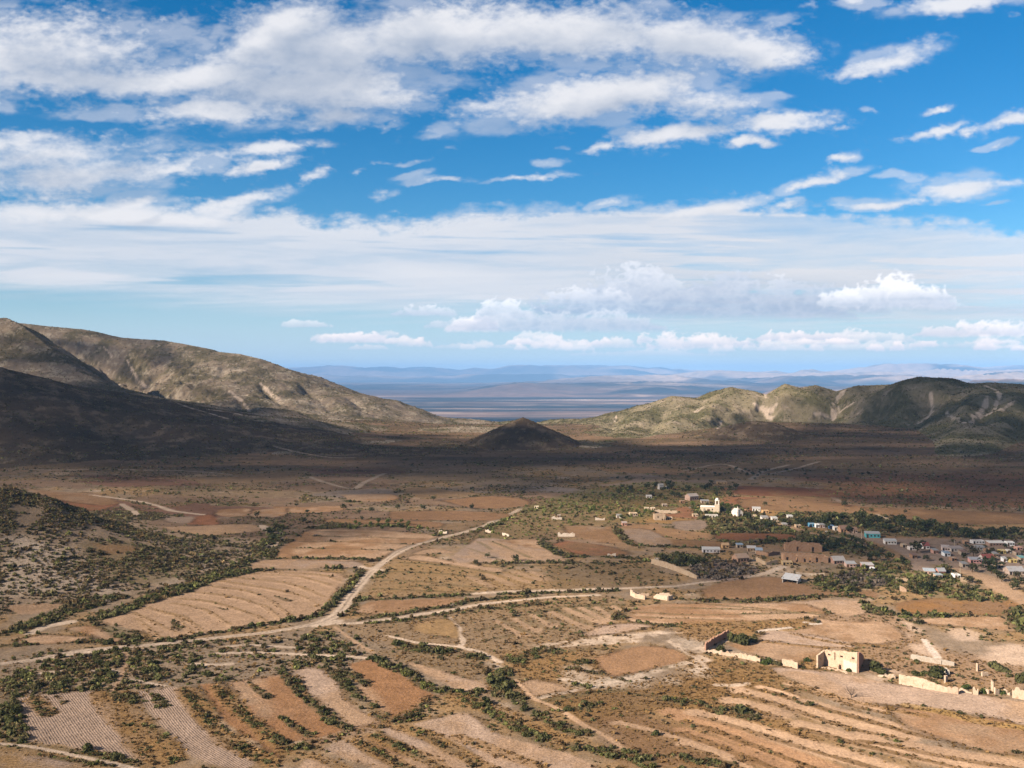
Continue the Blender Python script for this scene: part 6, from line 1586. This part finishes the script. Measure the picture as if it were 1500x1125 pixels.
for a in (
    (786, 745, 7, 4, 4, (.78, .66, .46), 'flat', CONC, 'tiny cream hut in the bright green crops left of the village'),
    (819, 758, 6, 4, 4, STONE, 'flat', CONC, 'grey hut above the orange wall in the crops'),
    (907, 759, 8, 5, 4, WHITE, 'shed', GREYR, 'grey white hut with sheet roof left of the cream house'),
    (929, 756.5, 12, 6, 6, CREAM, 'flat', TANW, 'cream flat roofed house at the left end of the village', 10),
    (915, 770, 8, 4, 5, PINKW, 'shed', (.40, .32, .28), 'small pinkish hut beside the grey field'),
    (951, 731, 9, 5, 5, WHITE, 'shed', (.55, .5, .45), 'white hut with tan lean-to among green trees'),
    (974, 742, 8, 4, 5, STONE, 'flat', CONC, 'grey hut half hidden in green gardens'),
    (948, 748, 7, 5, 5, CREAM, 'flat', CONC, 'left one of two cream cube houses'),
    (957, 748.5, 7, 5.5, 5, (.66, .52, .38), 'flat', CONC, 'right one of two cream cube houses'),
    (981, 761.5, 9, 3, 4, CREAM, 'flat', CONC, 'low cream annex right of the stone house with dark doorways'),
    (969, 717, 8, 7, 5, (.50, .46, .44), 'gable', GREYR, 'tall grey house farthest back in the shaded part of the village', 15),
    (978, 716, 5, 4, 4, WHITE, 'flat', CONC, 'tiny white hut beside the tall grey house'),
    (1017, 733, 18, 7, 8, (.42, .29, .23), 'gable', (.36, .31, .28), 'large pinkish house with grey gable roof behind the church', 25),
    (1058, 709, 17, 3.5, 5, (.52, .34, .18), 'flat', CONC, 'low orange tan house standing alone in the shade'),
    (1033, 737, 13, 4, 5, STONE, 'shed', GREYR, 'grey sheet roofed house just behind the church'),
    (1043, 758.5, 20, 5, 5, WHITE, 'flat', CONC, 'long grey white building with dark windows below the church', -4),
    (1108, 749, 13, 5, 6, (.76, .72, .66), 'shed', WHITER, 'white house with bright roof right of the chapel', -12),
    (1122, 752, 10, 5, 6, (.52, .33, .17), 'flat', TANW, 'orange cube house at the edge of the brown field'),
    (1105, 759, 9, 5, 5, CREAM, 'flat', TANW, 'small cream house just right of the chapel trees'),
    (1121, 763, 11, 6, 6, (.58, .55, .52), 'shed', GREYR, 'grey house left of the dark red cube house'),
    (1128, 762.5, 7, 6, 5, (.24, .11, .08), 'flat', CONC, 'dark red cube house in the cluster right of the chapel'),
    (1135, 764, 9, 6, 5, WHITE, 'shed', WHITER, 'white house right of the dark red cube house'),
    (1141, 768, 15, 5, 6, TANW, 'flat', (.42, .30, .22), 'long tan house at the front of the chapel cluster', 8),
    (1122, 772, 4, 3, 3, WHITE, 'flat', CONC, 'tiny white shed among dark shrubs'),
    (1158, 760, 8, 3.5, 5, WHITE, 'shed', WHITER, 'white roof showing between dark trees'),
    (1190, 772, 9, 6, 5, BLUE, 'flat', CONC, 'bright blue house left of the white fronted one'),
    (1198, 773, 6, 6, 5, (.78, .76, .74), 'flat', CONC, 'white fronted house beside the bright blue house'),
    (1205, 773, 8, 5, 5, (.56, .44, .42), 'shed', GREYR, 'pinkish house right of the white fronted house'),
    (1219, 775, 7, 6, 5, (.10, .26, .48), 'flat', CONC, 'deep blue house left of the brown gabled house'),
    (1226, 777, 8, 6, 5, (.66, .62, .58), 'flat', CONC, 'pale house between the deep blue and brown houses'),
    (1238, 780, 15, 6, 7, (.46, .28, .18), 'gable', BROWNR, 'brown gabled house beside a dark tree'),
    (1212, 783, 5, 3.5, 4, WHITE, 'flat', CONC, 'tiny white hut on the tan lane'),
    (1253, 781, 7, 6, 5, (.48, .36, .30), 'gable', BROWNR, 'small brown cabin left of the turquoise building'),
    (1279, 788, 23, 7, 7, TURQ, 'shed', (.34, .36, .36), 'long turquoise building with grey roof', -10),
    (1305, 797.5, 19, 6, 6, (.74, .70, .66), 'shed', WHITER, 'white house with sheet roof right of the turquoise building', -8),
    (1338, 806, 12, 4, 5, (.74, .66, .6), 'flat', CONC, 'white house half behind a round dark tree'),
    (1357, 804.5, 11, 6, 6, (.76, .72, .68), 'gable', REDR, 'white house with red roof right of the round dark tree'),
    (1386, 807, 12, 6, 6, (.66, .52, .46), 'shed', (.5, .42, .38), 'pinkish white house at the left end of a row', -15),
    (1402, 808, 20, 4.5, 6, (.56, .50, .46), 'shed', (.34, .28, .25), 'long low house with shaded porch in the village row'),
    (1388, 815, 10, 5, 5, (.76, .76, .76), 'shed', BLUER, 'white house with pale blue roof in the middle of the village'),
    (1434, 796.5, 20, 3.5, 5, (.66, .64, .64), 'flat', CONC, 'long low white block at the back edge of the village'),
    (1437, 806, 13, 5, 5, (.42, .40, .40), 'shed', GREYR, 'grey roofed house behind a dark tree'),
    (1461, 800, 26, 4.5, 6, (.34, .22, .17), 'shed', (.74, .70, .64), 'brown house under a long white roof'),
    (1481, 800, 12, 7, 5, (.80, .79, .78), 'flat', (.6, .58, .56), 'bright white box house at the far right'),
    (1430, 825, 18, 5, 6, (.62, .33, .30), 'shed', (.40, .40, .42), 'pink house with grey roof in the lower village', -8),
    (1449, 822, 20, 5, 6, (.62, .55, .5), 'gable', REDR, 'long house with a dull red roof in the lower village', 6),
    (1470, 811, 9, 5, 5, YEL, 'flat', CONC, 'small mustard house below the white box house'),
    (1479, 810.5, 6, 5, 4, WHITE, 'flat', CONC, 'narrow white house beside the small mustard house'),
    (1473, 823, 6, 4, 4, (.78, .78, .8), 'shed', WHITER, 'tiny white shed left of the yellow house'),
    (1485, 824.5, 11, 6, 6, (.60, .46, .18), 'flat', CONC, 'yellow house near the right edge'),
    (1499, 822, 9, 4.5, 5, STONE, 'shed', TEAL, 'house with a teal roof at the right edge'),
    (1362, 842, 17, 6, 6, (.62, .42, .33), 'shed', (.50, .56, .60), 'pink walled house with pale grey roof below the village', -14),
    (1380, 842, 12, 6, 5, (.58, .24, .18), 'gable', (.36, .36, .37), 'red house with grey gable beside the pale roofed one'),
    (1376, 848, 11, 4, 4, (.50, .36, .26), 'shed', (.36, .42, .42), 'small shed with grey roof in front of the red house'),
    (1403, 847, 10, 6, 5, (.80, .79, .77), 'flat', CONC, 'white house beside the pole at the village road'),
    (1490, 842, 26, 6, 8, (.46, .36, .30), 'gable', (.36, .35, .35), 'large house with wide grey roof at the lower right'),
    (1154, 828, 17, 6, 6, (.46, .33, .18), 'flat', TANW, 'ochre flat house in front of the near hacienda', -4),
    (1230, 826, 20, 6, 7, (.40, .24, .18), 'gable', (.45, .41, .38), 'reddish house with grey roof right of the near hacienda', 8),
    (1247, 831, 16, 5, 6, (.58, .40, .34), 'shed', WHITER, 'pink house under a flat white roof, left one of two', -5),
    (1272, 833, 18, 5, 6, (.58, .34, .28), 'shed', (.64, .60, .56), 'pink house under a flat white roof, right one of two', -5),
    (1279, 836.5, 6, 3.2, 3, (.82, .82, .82), 'flat', (.7, .7, .7), 'bright white little shed among dark shrubs'),
    (1042, 809.5, 29, 4, 6, (.52, .50, .52), 'shed', WHITER, 'long low building with bright sheet roof left of the hacienda', -6),
    (1063, 803, 11, 4, 4, (.48, .30, .15), 'gable', (.44, .28, .15), 'small orange gabled ruin behind the long sheet roof'),
    (1084, 802.5, 10, 3, 4, STONE, 'shed', BLUER, 'hut with bluish roof among dark shrubs'),
    (1101, 808, 14, 6, 6, TANW, 'shed', (.56, .52, .48), 'tan house left of the blue roofed one by the hacienda', -10),
    (1112, 812, 11, 7, 6, (.50, .38, .30), 'shed', (.34, .42, .50), 'house with pale blue roof left of the hacienda', -10),
    (1326, 802, 8, 4, 5, TANW, 'flat', CONC, 'small tan hut left of the house behind the round tree'),
    (1371, 811, 8, 4, 5, PINKW, 'shed', GREYR, 'small pink hut in front of the red roofed white house'),
    (1412, 813, 9, 4, 5, STONE, 'shed', BROWNR, 'stone hut with rusty roof in the middle of the right end'),
    (1416, 797, 7, 3.5, 4, ADOBE, 'flat', TANW, 'adobe hut at the left end of the white block'),
    (1449, 809, 8, 4, 5, ADOBE, 'flat', CONC, 'adobe cube right of the grey roofed house'),
    (1459, 816, 8, 4, 5, TANW, 'shed', GREYR, 'tan hut between the red roof and the mustard house'),
    (1494, 806, 9, 4, 5, PINKW, 'flat', CONC, 'pinkish cube under the white box house at the far right'),
    (1492, 814, 8, 4, 5, STONE, 'shed', BROWNR, 'stone hut with rusty roof above the yellow house'),
    (1398, 822, 8, 4, 5, ADOBE, 'flat', CONC, 'adobe hut left of the pink house with grey roof'),
    (1414, 831, 9, 4, 5, STONE, 'shed', GREYR, 'stone shed below the pink house with grey roof'),
    (1466, 832, 9, 4, 5, TANW, 'flat', CONC, 'tan cube house above the wide road at the right'),
    (1340, 818, 8, 4, 5, ADOBE, 'shed', BROWNR, 'adobe hut with rusty roof at the street bend'),
    (1170, 773, 9, 4, 5, TANW, 'flat', CONC, 'tan cube house left of the bright blue house'),
    (1150, 772, 8, 4, 5, STONE, 'shed', GREYR, 'stone hut on the lane below the white roof in the trees'),
    (1000, 737, 8, 4, 5, ADOBE, 'flat', CONC, 'adobe hut left of the grey house behind the church'),
    (990, 727, 8, 4, 5, STONE, 'shed', BROWNR, 'stone hut with rusty roof left of the large pinkish house'),
    (1095, 750, 7, 4, 4, ADOBE, 'flat', CONC, 'adobe hut just right of the chapel spire'),
    (1019, 757, 9, 4, 5, TANW, 'flat', CONC, 'tan cube house left of the long grey white building'),
    (1089, 824, 22, 8, 7, (.38, .24, .17), 'gable', (.36, .25, .18), 'large brown gabled house in front of the tan garden wall', 18),
):
    rot = a[9] if len(a) > 9 else 0
    house(a[0], a[1], a[2], a[3], a[4], a[5], a[6], a[7], a[8], rot, doors=1 if a[2] > 6 else 1, windows=max(0, int(a[2] / 6)))
# stone house with dark doorways below the church
x, y, z = ground_at(967, 762); k = y / FOC
o = empty('stone_house', (x, y, z - .1)); tag(o, 'roofless stone house with a dark window and two tall dark doorways', 'ruin')
m = MB(); w = 15.5 * k; m.wallrun((-w / 2, 0), (w / 2, 0), .5, lambda s: 4.0, -.3, holes=[(w * .24, w * .24 + 1.1, 1.7, 2.8), (w * .66, w * .66 + 1.0, .05, 3.0), (w * .86, w * .86 + .7, .05, 3.2)], step=.7, jag=.1, rng=np.random.default_rng(2)); m.build('front_wall', wall_mat((.46, .35, .25), .4), o)
m = MB(); m.wallrun((-w / 2, .26), (-w / 2, 6), .5, lambda s: 3.8, -.3, step=.8, jag=.15, rng=np.random.default_rng(3)); m.wallrun((w / 2, .26), (w / 2, 6), .5, lambda s: 3.6, -.3, step=.8, jag=.15, rng=np.random.default_rng(4)); m.build('side_wall', wall_mat((.42, .31, .22), .4), o)
m = MB(); m.wallrun((-w / 2, 6.3), (w / 2, 6.3), .5, lambda s: 3.9, -.3, step=.8, jag=.15, rng=np.random.default_rng(5)); m.build('back_wall', wall_mat((.42, .31, .22), .4), o)
# white shed with slanting sheet roof
P, Q = ground_at(1146, 853), ground_at(1168, 855.5)
o = empty('shed', P); tag(o, 'open shed under a slanting white sheet roof at the edge of the brown field', 'shed')
dx, dy = Q[0] - P[0], Q[1] - P[1]; L = math.hypot(dx, dy); o.rotation_euler = (0, 0, math.atan2(dy, dx))
m = MB(); m.box(0, .25, 0, 6, -.3, 2.5); m.box(.25, L, 5.75, 6, -.3, 3.0); m.box(L - .25, L, 0, 5.75, -.3, 2.2); m.build('wall', wall_mat((.66, .60, .54), .3), o)
r = MB(); r.hexa([(-.4, -.6, 1.9), (L + .4, -.6, 1.5), (L + .4, 6.4, 3.1), (-.4, 6.4, 3.5), (-.4, -.6, 2.0), (L + .4, -.6, 1.6), (L + .4, 6.4, 3.2), (-.4, 6.4, 3.6)]); r.build('roof', roof_mat((.62, .61, .60), .7), o)
for cx in (L * .33, L * .66):
    p = MB(); p.box(cx - .08, cx + .08, .1, .26, -.3, 1.85); p.build('post', WOOD, o)
# poles
for px, py, hp, lab in ((1406.5, 842.5, 13, 'pale wooden utility pole beside the white house on the village road'), (1262, 789, 13, 'slim utility pole at the left end of the turquoise building'), (1398, 800, 10, 'slim utility pole on the grey village ground')):
    x, y, z = ground_at(px, py); h = hp * y / FOC
    o = empty('utility_pole', (x, y, z)); tag(o, lab, 'pole', 'utility poles')
    bm = bmesh.new(); bmesh.ops.create_cone(bm, cap_ends=True, segments=8, radius1=.20, radius2=.13, depth=h + .4, matrix=Matrix.Translation((0, 0, h / 2 - .2)))
    me = bpy.data.meshes.new('post'); bm.to_mesh(me); bm.free(); me.materials.append(wall_mat((.52, .42, .30), .2)); link('post', me, o)
    m = MB(); m.box(-.8, .8, -.27, -.15, h - .7, h - .55); m.build('crossarm', WOOD, o)
# ---------------------------------------------------------------- trees
TREE_MAT = leaf_material('tree_leaves', [(.034, .042, .020), (.050, .058, .026), (.072, .076, .032), (.062, .054, .028)], attr=False)
LUSH_MAT = leaf_material('lush_leaves', [(.070, .090, .026), (.095, .12, .036), (.06, .078, .028)], attr=False)
BARE_MAT = wall_mat((.16, .12, .095), .2)


def crown_mesh(seed, n, leaf, mat, h0=.30, h1=1.0, rad=.5):
    rng = np.random.default_rng(seed)
    lobes = []
    for k in range(9):
        a = rng.random() * 6.283; r = rad * .62 * math.sqrt(rng.random()); lobes.append((math.cos(a) * r, math.sin(a) * r, h0 + (h1 - h0) * (.25 + .6 * rng.random()), rad * (.34 + .25 * rng.random())))
    V, F = [], []
    for k in range(n):
        l = lobes[rng.integers(9)]; d = rng.normal(0, 1, 3); d /= np.linalg.norm(d)
        p = np.array(l[:3]) + d * l[3] * (.7 + .4 * rng.random()) * [1, 1, .8]
        p[2] = min(max(p[2], h0 * .7), h1 * 1.02)
        nn = d + rng.normal(0, .5, 3); nn /= np.linalg.norm(nn)
        a = np.cross(nn, rng.normal(0, 1, 3)); a /= np.linalg.norm(a); b = np.cross(nn, a); s = leaf * (.6 + .8 * rng.random()); b = b * (.5 + .4 * rng.random())
        o = len(V); V += [p - a * s, p - b * s + a * s * .2, p + a * s, p + b * s - a * s * .3]; F.append((o, o + 1, o + 2, o + 3))
    return mesh_np('crown', np.array(V), np.array(F), [mat])


def limb(V, F, p, q, r0, r1, k=6):
    p, q = np.array(p, float), np.array(q, float); d = q - p; d /= np.linalg.norm(d)
    a = np.cross(d, [.3, .8, .5]); a /= np.linalg.norm(a); b = np.cross(d, a); o = len(V)
    for c, r in ((p, r0), (q, r1)):
        for j in range(k):
            t = 6.283 * j / k; V.append(c + (a * math.cos(t) + b * math.sin(t)) * r)
    for j in range(k): F.append((o + j, o + (j + 1) % k, o + k + (j + 1) % k, o + k + j))


def trunk_mesh(seed, mat, top=.62, rad=.32):
    rng = np.random.default_rng(seed); V, F = [], []
    limb(V, F, (0, 0, -.04), (.02, .01, .30), .045, .032)
    for k in range(4):
        a = k * 1.57 + rng.random(); e = (math.cos(a) * rad * .8, math.sin(a) * rad * .8, top + .12 * rng.random()); mid = (e[0] * .45, e[1] * .45, .30 + (e[2] - .30) * .55)
        limb(V, F, (.02, .01, .28), mid, .026, .018, 5); limb(V, F, mid, e, .018, .007, 5)
    return mesh_np('trunk', np.array(V), np.array(F), [mat])


CROWNS = [crown_mesh(500 + k, 130, .095, TREE_MAT, .22, 1.0, .56) for k in range(5)]
LUSH = [crown_mesh(520 + k, 130, .10, LUSH_MAT, .12, 1.0, .56) for k in range(4)]
TRUNKS = [trunk_mesh(540 + k, WOOD) for k in range(4)]
_tr = np.random.default_rng(77)


def tree(px, py, hpx, label, group, lush=False, wide=1.15):
    x, y, z = ground_at(px, py); h = hpx * y / FOC
    o = empty('tree', (x, y, z - .05), float(_tr.random() * 6.28)); o.scale = (h * wide, h * wide, h)
    tag(o, label, 'tree', group)
    link('trunk', TRUNKS[_tr.integers(4)], o); link('crown', (LUSH[_tr.integers(4)] if lush else CROWNS[_tr.integers(5)]), o)
    return o


def grove(poly, n, h0, h1, label, group, lush=False):
    xs, ys = [p[0] for p in poly], [p[1] for p in poly]; k = 0; tries = 0; done = []
    while k < n and tries < 4000:
        tries += 1
        x, y = min(xs) + _tr.random() * (max(xs) - min(xs)), min(ys) + _tr.random() * (max(ys) - min(ys))
        ins = False
        for i in range(len(poly)):
            (ax, ay), (bx, by) = poly[i - 1], poly[i]
            if (ay > y) != (by > y) and x < (bx - ax) * (y - ay) / (by - ay) + ax: ins = not ins
        if not ins or any(abs(x - a) < 4 and abs(y - b) < 2 for a, b in done): continue
        done.append((x, y)); k += 1
        tree(x, y, h0 + (h1 - h0) * _tr.random(), label, group, lush)


grove([(1138, 766), (1190, 762), (1250, 758), (1320, 764), (1420, 780), (1500, 784), (1510, 792), (1420, 790), (1330, 784), (1250, 776), (1140, 772)], 62, 8, 15, 'dark green tree in the dense belt behind the village', 'trees of the belt behind the village')
grove([(1150, 792), (1260, 792), (1290, 806), (1230, 810), (1160, 800)], 16, 7, 12, 'dark tree in the gardens behind the far hacienda', 'trees behind the far hacienda')
grove([(1060, 765), (1130, 768), (1150, 778), (1080, 782)], 10, 7, 12, 'dark bushy tree in the hollow below the chapel', 'trees below the chapel')
grove([(900, 712), (1060, 708), (1100, 716), (1060, 728), (960, 734), (880, 722)], 30, 5, 10, 'small dark tree in the shaded back of the village', 'trees in the shaded back of the village')
grove([(780, 742), (900, 744), (960, 752), (920, 762), (800, 754)], 16, 4, 7, 'yellow green bushy tree in the crops left of the church', 'trees in the crops left of the church', True)
grove([(990, 740), (1060, 742), (1100, 748), (1060, 760), (990, 756)], 12, 5, 9, 'green tree among the houses near the church', 'trees near the church', True)
grove([(960, 822), (1045, 818), (1050, 830), (975, 832)], 10, 9, 14, 'dark green tree in the clump above the retaining wall', 'trees above the retaining wall')
grove([(1330, 845), (1410, 850), (1460, 868), (1440, 878), (1330, 872)], 14, 8, 14, 'green tree in the gardens at the lower right of the village', 'trees at the lower right of the village')
grove([(1180, 850), (1300, 838), (1340, 850), (1230, 866)], 10, 6, 10, 'green garden tree before the pink houses', 'trees before the pink houses')
grove([(1440, 835), (1500, 850), (1500, 868), (1470, 862)], 8, 9, 14, 'dark tree between the road and the wide grey roof', 'trees by the wide grey roof')
for px, py, h, lab in ((1343, 810, 18, 'round dark tree hiding a white house'), (1358, 822, 10, 'dark tree alone on the village street'), (1426, 815, 15, 'broad dark tree in the middle of the village'), (1446, 814, 10, 'dark tree beside the broad one in the village'), (1415, 804, 8, 'small dark pointed tree behind the village row'), (1485, 812, 9, 'small tree right of the mustard house'), (1462, 812, 7, 'tiny tree left of the mustard house'), (1412, 818, 8, 'slim tree beside the pink house'), (1448, 836, 22, 'largest dark tree of the lower village'), (1424, 838, 14, 'dark tree left of the largest one in the lower village'), (1284, 822, 14, 'dark conical tree, right one of two near the pink houses'), (1272, 821, 11, 'dark conical tree, left one of two near the pink houses'), (1302, 822, 13, 'wide dark tree at the street bend'), (1320, 824, 10, 'dark tree right of the street bend'), (1246, 781, 11, 'round dark tree left of the brown cabin'), (1212, 775, 9, 'dark tree between the blue houses'),
                       (1095, 762, 12, 'large dark tree in front of the chapel'), (1068, 728, 10, 'lone dark tree in the shaded field right of the pinkish house'), (1120, 741, 7, 'lone tree in the brown field'), (1238, 742, 9, 'round tree beside the pale climbing road'), (1277, 750, 7, 'small tree on the pale climbing road'), (1325, 752, 6, 'small tree in the orange field at the right'), (503, 747, 9, 'lone round dark green tree in the left middle distance'), (527, 752, 6, 'small olive tree right of the lone round one'), (545, 750, 8, 'olive bushy tree in the middle distance'), (450, 752, 6, 'small brown tree left of the lone round one'), (434, 742, 5, 'tiny brown tree on the small terraces'), (582, 747, 8, 'loose olive tree on the pale bank'), (621, 748, 8, 'dark olive tree right of the pale bank'), (530, 762, 6, 'dark round shrub tree below the olive trees'), (635, 733, 8, 'dark tree at the edge of the cloud shadow'), (690, 745, 7, 'dark bushy tree on the rusty field edge'),
                       (377, 758, 9, 'dark tree at the top of the pale wash'), (445, 766, 10, 'dark spreading tree right of the pale wash'), (405, 775, 8, 'dark tree over the pale wash'), (400, 794, 11, 'dark tree at the foot of the pale wash'), (755, 822, 10, 'small dark tree on the grey tan field edge'), (714, 817, 8, 'dark bush tree beside the slim pale strip')):
    tree(px, py, h, lab, None)
grove([(1330, 795), (1420, 793), (1500, 803), (1500, 832), (1430, 832), (1370, 822)], 18, 5, 9, 'small dark tree among the houses at the right end of the village', 'trees among the right end houses')
grove([(500, 768), (560, 765), (620, 770), (560, 776)], 14, 5, 9, 'bright green bushy tree in the row above the cross lined field', 'trees above the cross lined field', True)
grove([(880, 690), (1180, 685), (1400, 700), (1400, 712), (1150, 706), (900, 704)], 40, 3, 6, 'small dark tree scattered over the shaded valley floor', 'trees on the shaded valley floor')


# big bushes and the leafless tree near the ruins
def big_bush(px, py, wpx, hpx, label, seed, lush=False):
    x, y, z = ground_at(px, py); k = y / FOC
    V, F = bush_proto(420, np.random.default_rng(seed), .20)
    o = link('bush', mesh_np('bush', V * [.62, .62, .72], F, [LUSH_MAT if lush else SHRUB_MAT])); o.location = (x, y, z - .1); o.scale = (wpx * k * .95, wpx * k * .95, hpx * k * 1.15)
    tag(o, label, 'bush')


for a in ((1073, 941, 15, 15, 'left half of the tall green bush clump in the walled enclosure', 801), (1088, 943, 18, 18, 'tallest round green bush in the walled enclosure', 802), (1106, 940, 13, 9, 'low green bush at the right end of the enclosure clump', 803), (1052, 954, 15, 9, 'dark bush in the shade of the red brown enclosure wall', 804), (1121, 973, 11, 11, 'green bush growing through the enclosure front wall', 805, True), (1139, 974, 10, 7, 'round green bush right of the short wall piece', 806), (1285, 984, 20, 14, 'round grey green bush right of the tall ruined house', 807), (1185, 969, 8, 6, 'small green bush left of the tall ruined house', 808, True), (1371, 990, 26, 16, 'wide dark bush behind the cream wall', 809), (1464, 982, 22, 12, 'dark green bush on the bare ground behind the right ruins', 810), (1497, 1000, 12, 18, 'brown bush at the right edge behind the ruins', 811), (1346, 988, 16, 6, 'grey cactus clump just behind the cream wall', 812), (1415, 1009, 12, 7, 'grey green cactus clump on the low wall base', 813, True), (1440, 1015, 8, 9, 'cactus clump between two broken piers', 814, True), (1466, 1016, 9, 7, 'cactus clump right of the pier stub', 815, True), (1246, 984, 10, 5, 'low green weeds at the foot of the tall ruined house', 816, True), (1227, 974, 8, 6, 'olive bush inside the tall ruined house', 817)):
    big_bush(*a)
x, y, z = ground_at(1247, 1022); V, F = [], []
rng = np.random.default_rng(31)
limb(V, F, (0, 0, -.2), (0, 0, .7), .13, .1, 7)
for k in range(13):
    a = k * .9 + rng.random() * .5; r = .9 + 1.0 * rng.random(); mid = (math.cos(a) * r * .5, math.sin(a) * r * .5, 1.0 + .6 * rng.random()); e = (math.cos(a) * r, math.sin(a) * r, 1.9 + .9 * rng.random())
    limb(V, F, (0, 0, .6), mid, .07, .05, 5); limb(V, F, mid, e, .045, .02, 5)
    for j in range(6):
        q = np.array(mid) + (np.array(e) - np.array(mid)) * rng.random(); limb(V, F, q, q + rng.normal(0, .45, 3) + [0, 0, .35], .02, .008, 4)
o = link('bare_tree', mesh_np('bare_tree', np.array(V), np.array(F), [BARE_MAT])); o.location = (x, y, z); o.scale = (1.25, 1.25, 1.15)
tag(o, 'leafless grey thorn tree alone in the long pale field', 'tree')
# ---------------------------------------------------------------- clouds over the valley whose shade lies on the ground (unseen, left of the view, outlines traced back from that shade)
def cloud_material():
    m, nt, out = new_mat('cloud')
    at = N(nt, 'ShaderNodeAttribute', attribute_name='cover'); df = N(nt, 'ShaderNodeBsdfDiffuse'); tr = N(nt, 'ShaderNodeBsdfTransparent'); mx = N(nt, 'ShaderNodeMixShader')
    df.inputs['Color'].default_value = (.9, .9, .92, 1)
    nt.links.new(at.outputs['Fac'], mx.inputs[0]); nt.links.new(tr.outputs[0], mx.inputs[1]); nt.links.new(df.outputs[0], mx.inputs[2]); nt.links.new(mx.outputs[0], out.inputs['Surface'])
    return m


CLOUD_MAT = cloud_material()


def shade_cloud(pts, opacity, label, alt=1250.0, soft=60.0, ragged=.7, cell=11.0, seed=1, patchy=.5):
    Q = []
    for p in smooth_line(list(pts) + [pts[0]], 3)[:-1]:
        g = ground_at(*p); s = (alt - g[2]) / SUN_DIR[2]
        Q.append((g[0] + SUN_DIR[0] * s, g[1] + SUN_DIR[1] * s))
    Q = np.array(Q); lo, hi = Q.min(0) - 2 * soft, Q.max(0) + 2 * soft
    xs = np.arange(lo[0], hi[0], cell); ys = np.arange(lo[1], hi[1], cell); X, Y = np.meshgrid(xs, ys)
    sd = poly_sd(Q, X, Y) + (fbm(X / 130, Y / 130, 5, 900 + seed) - .5) * soft * 2.4 * ragged
    c = sstep(soft * .45, -soft * .45, sd) * np.clip(1.0 - patchy * .30 + patchy * 1.6 * (fbm(X / 190, Y / 120, 4, 950 + seed) - .42), .74 if seed == 1 else .3, 1)
    keep = c > .004
    thick = 130 * np.sqrt(np.clip(-sd / 220 + .2, .02, 1.5)) * (.6 + .8 * fbm(X / 60, Y / 60, 4, 970 + seed))
    n, k = X.shape; i = np.arange(n * k).reshape(n, k)
    F = np.stack([i[:-1, :-1], i[:-1, 1:], i[1:, 1:], i[1:, :-1]], -1).reshape(-1, 4); F = F[keep.ravel()[F].any(1)]
    top = np.stack([X, Y, alt + thick], -1).reshape(-1, 3); bot = np.stack([X, Y, alt - .25 * thick], -1).reshape(-1, 3)
    V = np.concatenate([bot, top]); F2 = np.concatenate([F[:, ::-1], F + n * k])
    used = np.unique(F2); rm = np.full(len(V), -1, np.int64); rm[used] = np.arange(len(used))
    me = mesh_np('cloud', V[used], rm[F2], [CLOUD_MAT], True)
    # two sheets are crossed by each ray
    a = 1 - np.sqrt(1 - np.clip(c.ravel() * opacity, 0, .999)); vfloat(me, 'cover', np.concatenate([a, a])[used])
    tag(link('cloud', me), label, 'cloud', kind='stuff')


shade_cloud([(-160, 500), (-60, 516), (0, 534), (60, 549), (110, 562), (180, 573), (240, 585), (300, 596), (370, 609), (450, 624), (530, 638), (600, 647), (660, 651), (700, 650), (735, 630), (766, 613), (800, 630), (830, 643), (860, 654), (900, 659), (960, 660), (1030, 655), (1052, 640), (1072, 614), (1110, 606), (1148, 616), (1166, 632), (1190, 625), (1205, 600), (1222, 572), (1255, 564), (1310, 562), (1345, 551), (1395, 553), (1450, 559), (1520, 561), (1640, 560), (1700, 640), (1680, 752), (1500, 752), (1400, 744), (1300, 737), (1200, 725), (1120, 716), (1080, 720), (1050, 732), (1000, 738), (950, 736), (900, 733), (850, 724), (760, 719), (640, 723), (560, 722), (470, 715), (380, 708), (200, 701), (0, 697), (-160, 695)], .96, 'broad cloud shading the far valley floor and left spur', soft=55, ragged=.35, seed=1, patchy=.75)
shade_cloud([(1060, 780), (1120, 770), (1220, 772), (1330, 776), (1420, 778), (1520, 772), (1580, 800), (1580, 862), (1480, 848), (1400, 834), (1300, 838), (1200, 846), (1120, 842), (1010, 842), (900, 826), (850, 806), (950, 796)], .80, 'thin ragged cloud half shading the village', soft=50, ragged=.8, seed=2)
shade_cloud([(-110, 685), (-50, 695), (0, 708), (60, 723), (110, 740), (150, 759), (170, 776), (120, 788), (60, 782), (0, 795), (-110, 800)], .80, 'small cloud shading the near left slope', soft=26, ragged=.5, seed=3)
shade_cloud([(52, 486), (100, 494), (150, 499), (192, 510), (206, 538), (226, 560), (256, 588), (205, 584), (150, 568), (100, 548), (70, 516)], .95, 'added wisp of cloud darkening the gully of the left ridge', soft=16, ragged=.25, seed=4, cell=6.0)  # added cloud, placed only to darken the gully
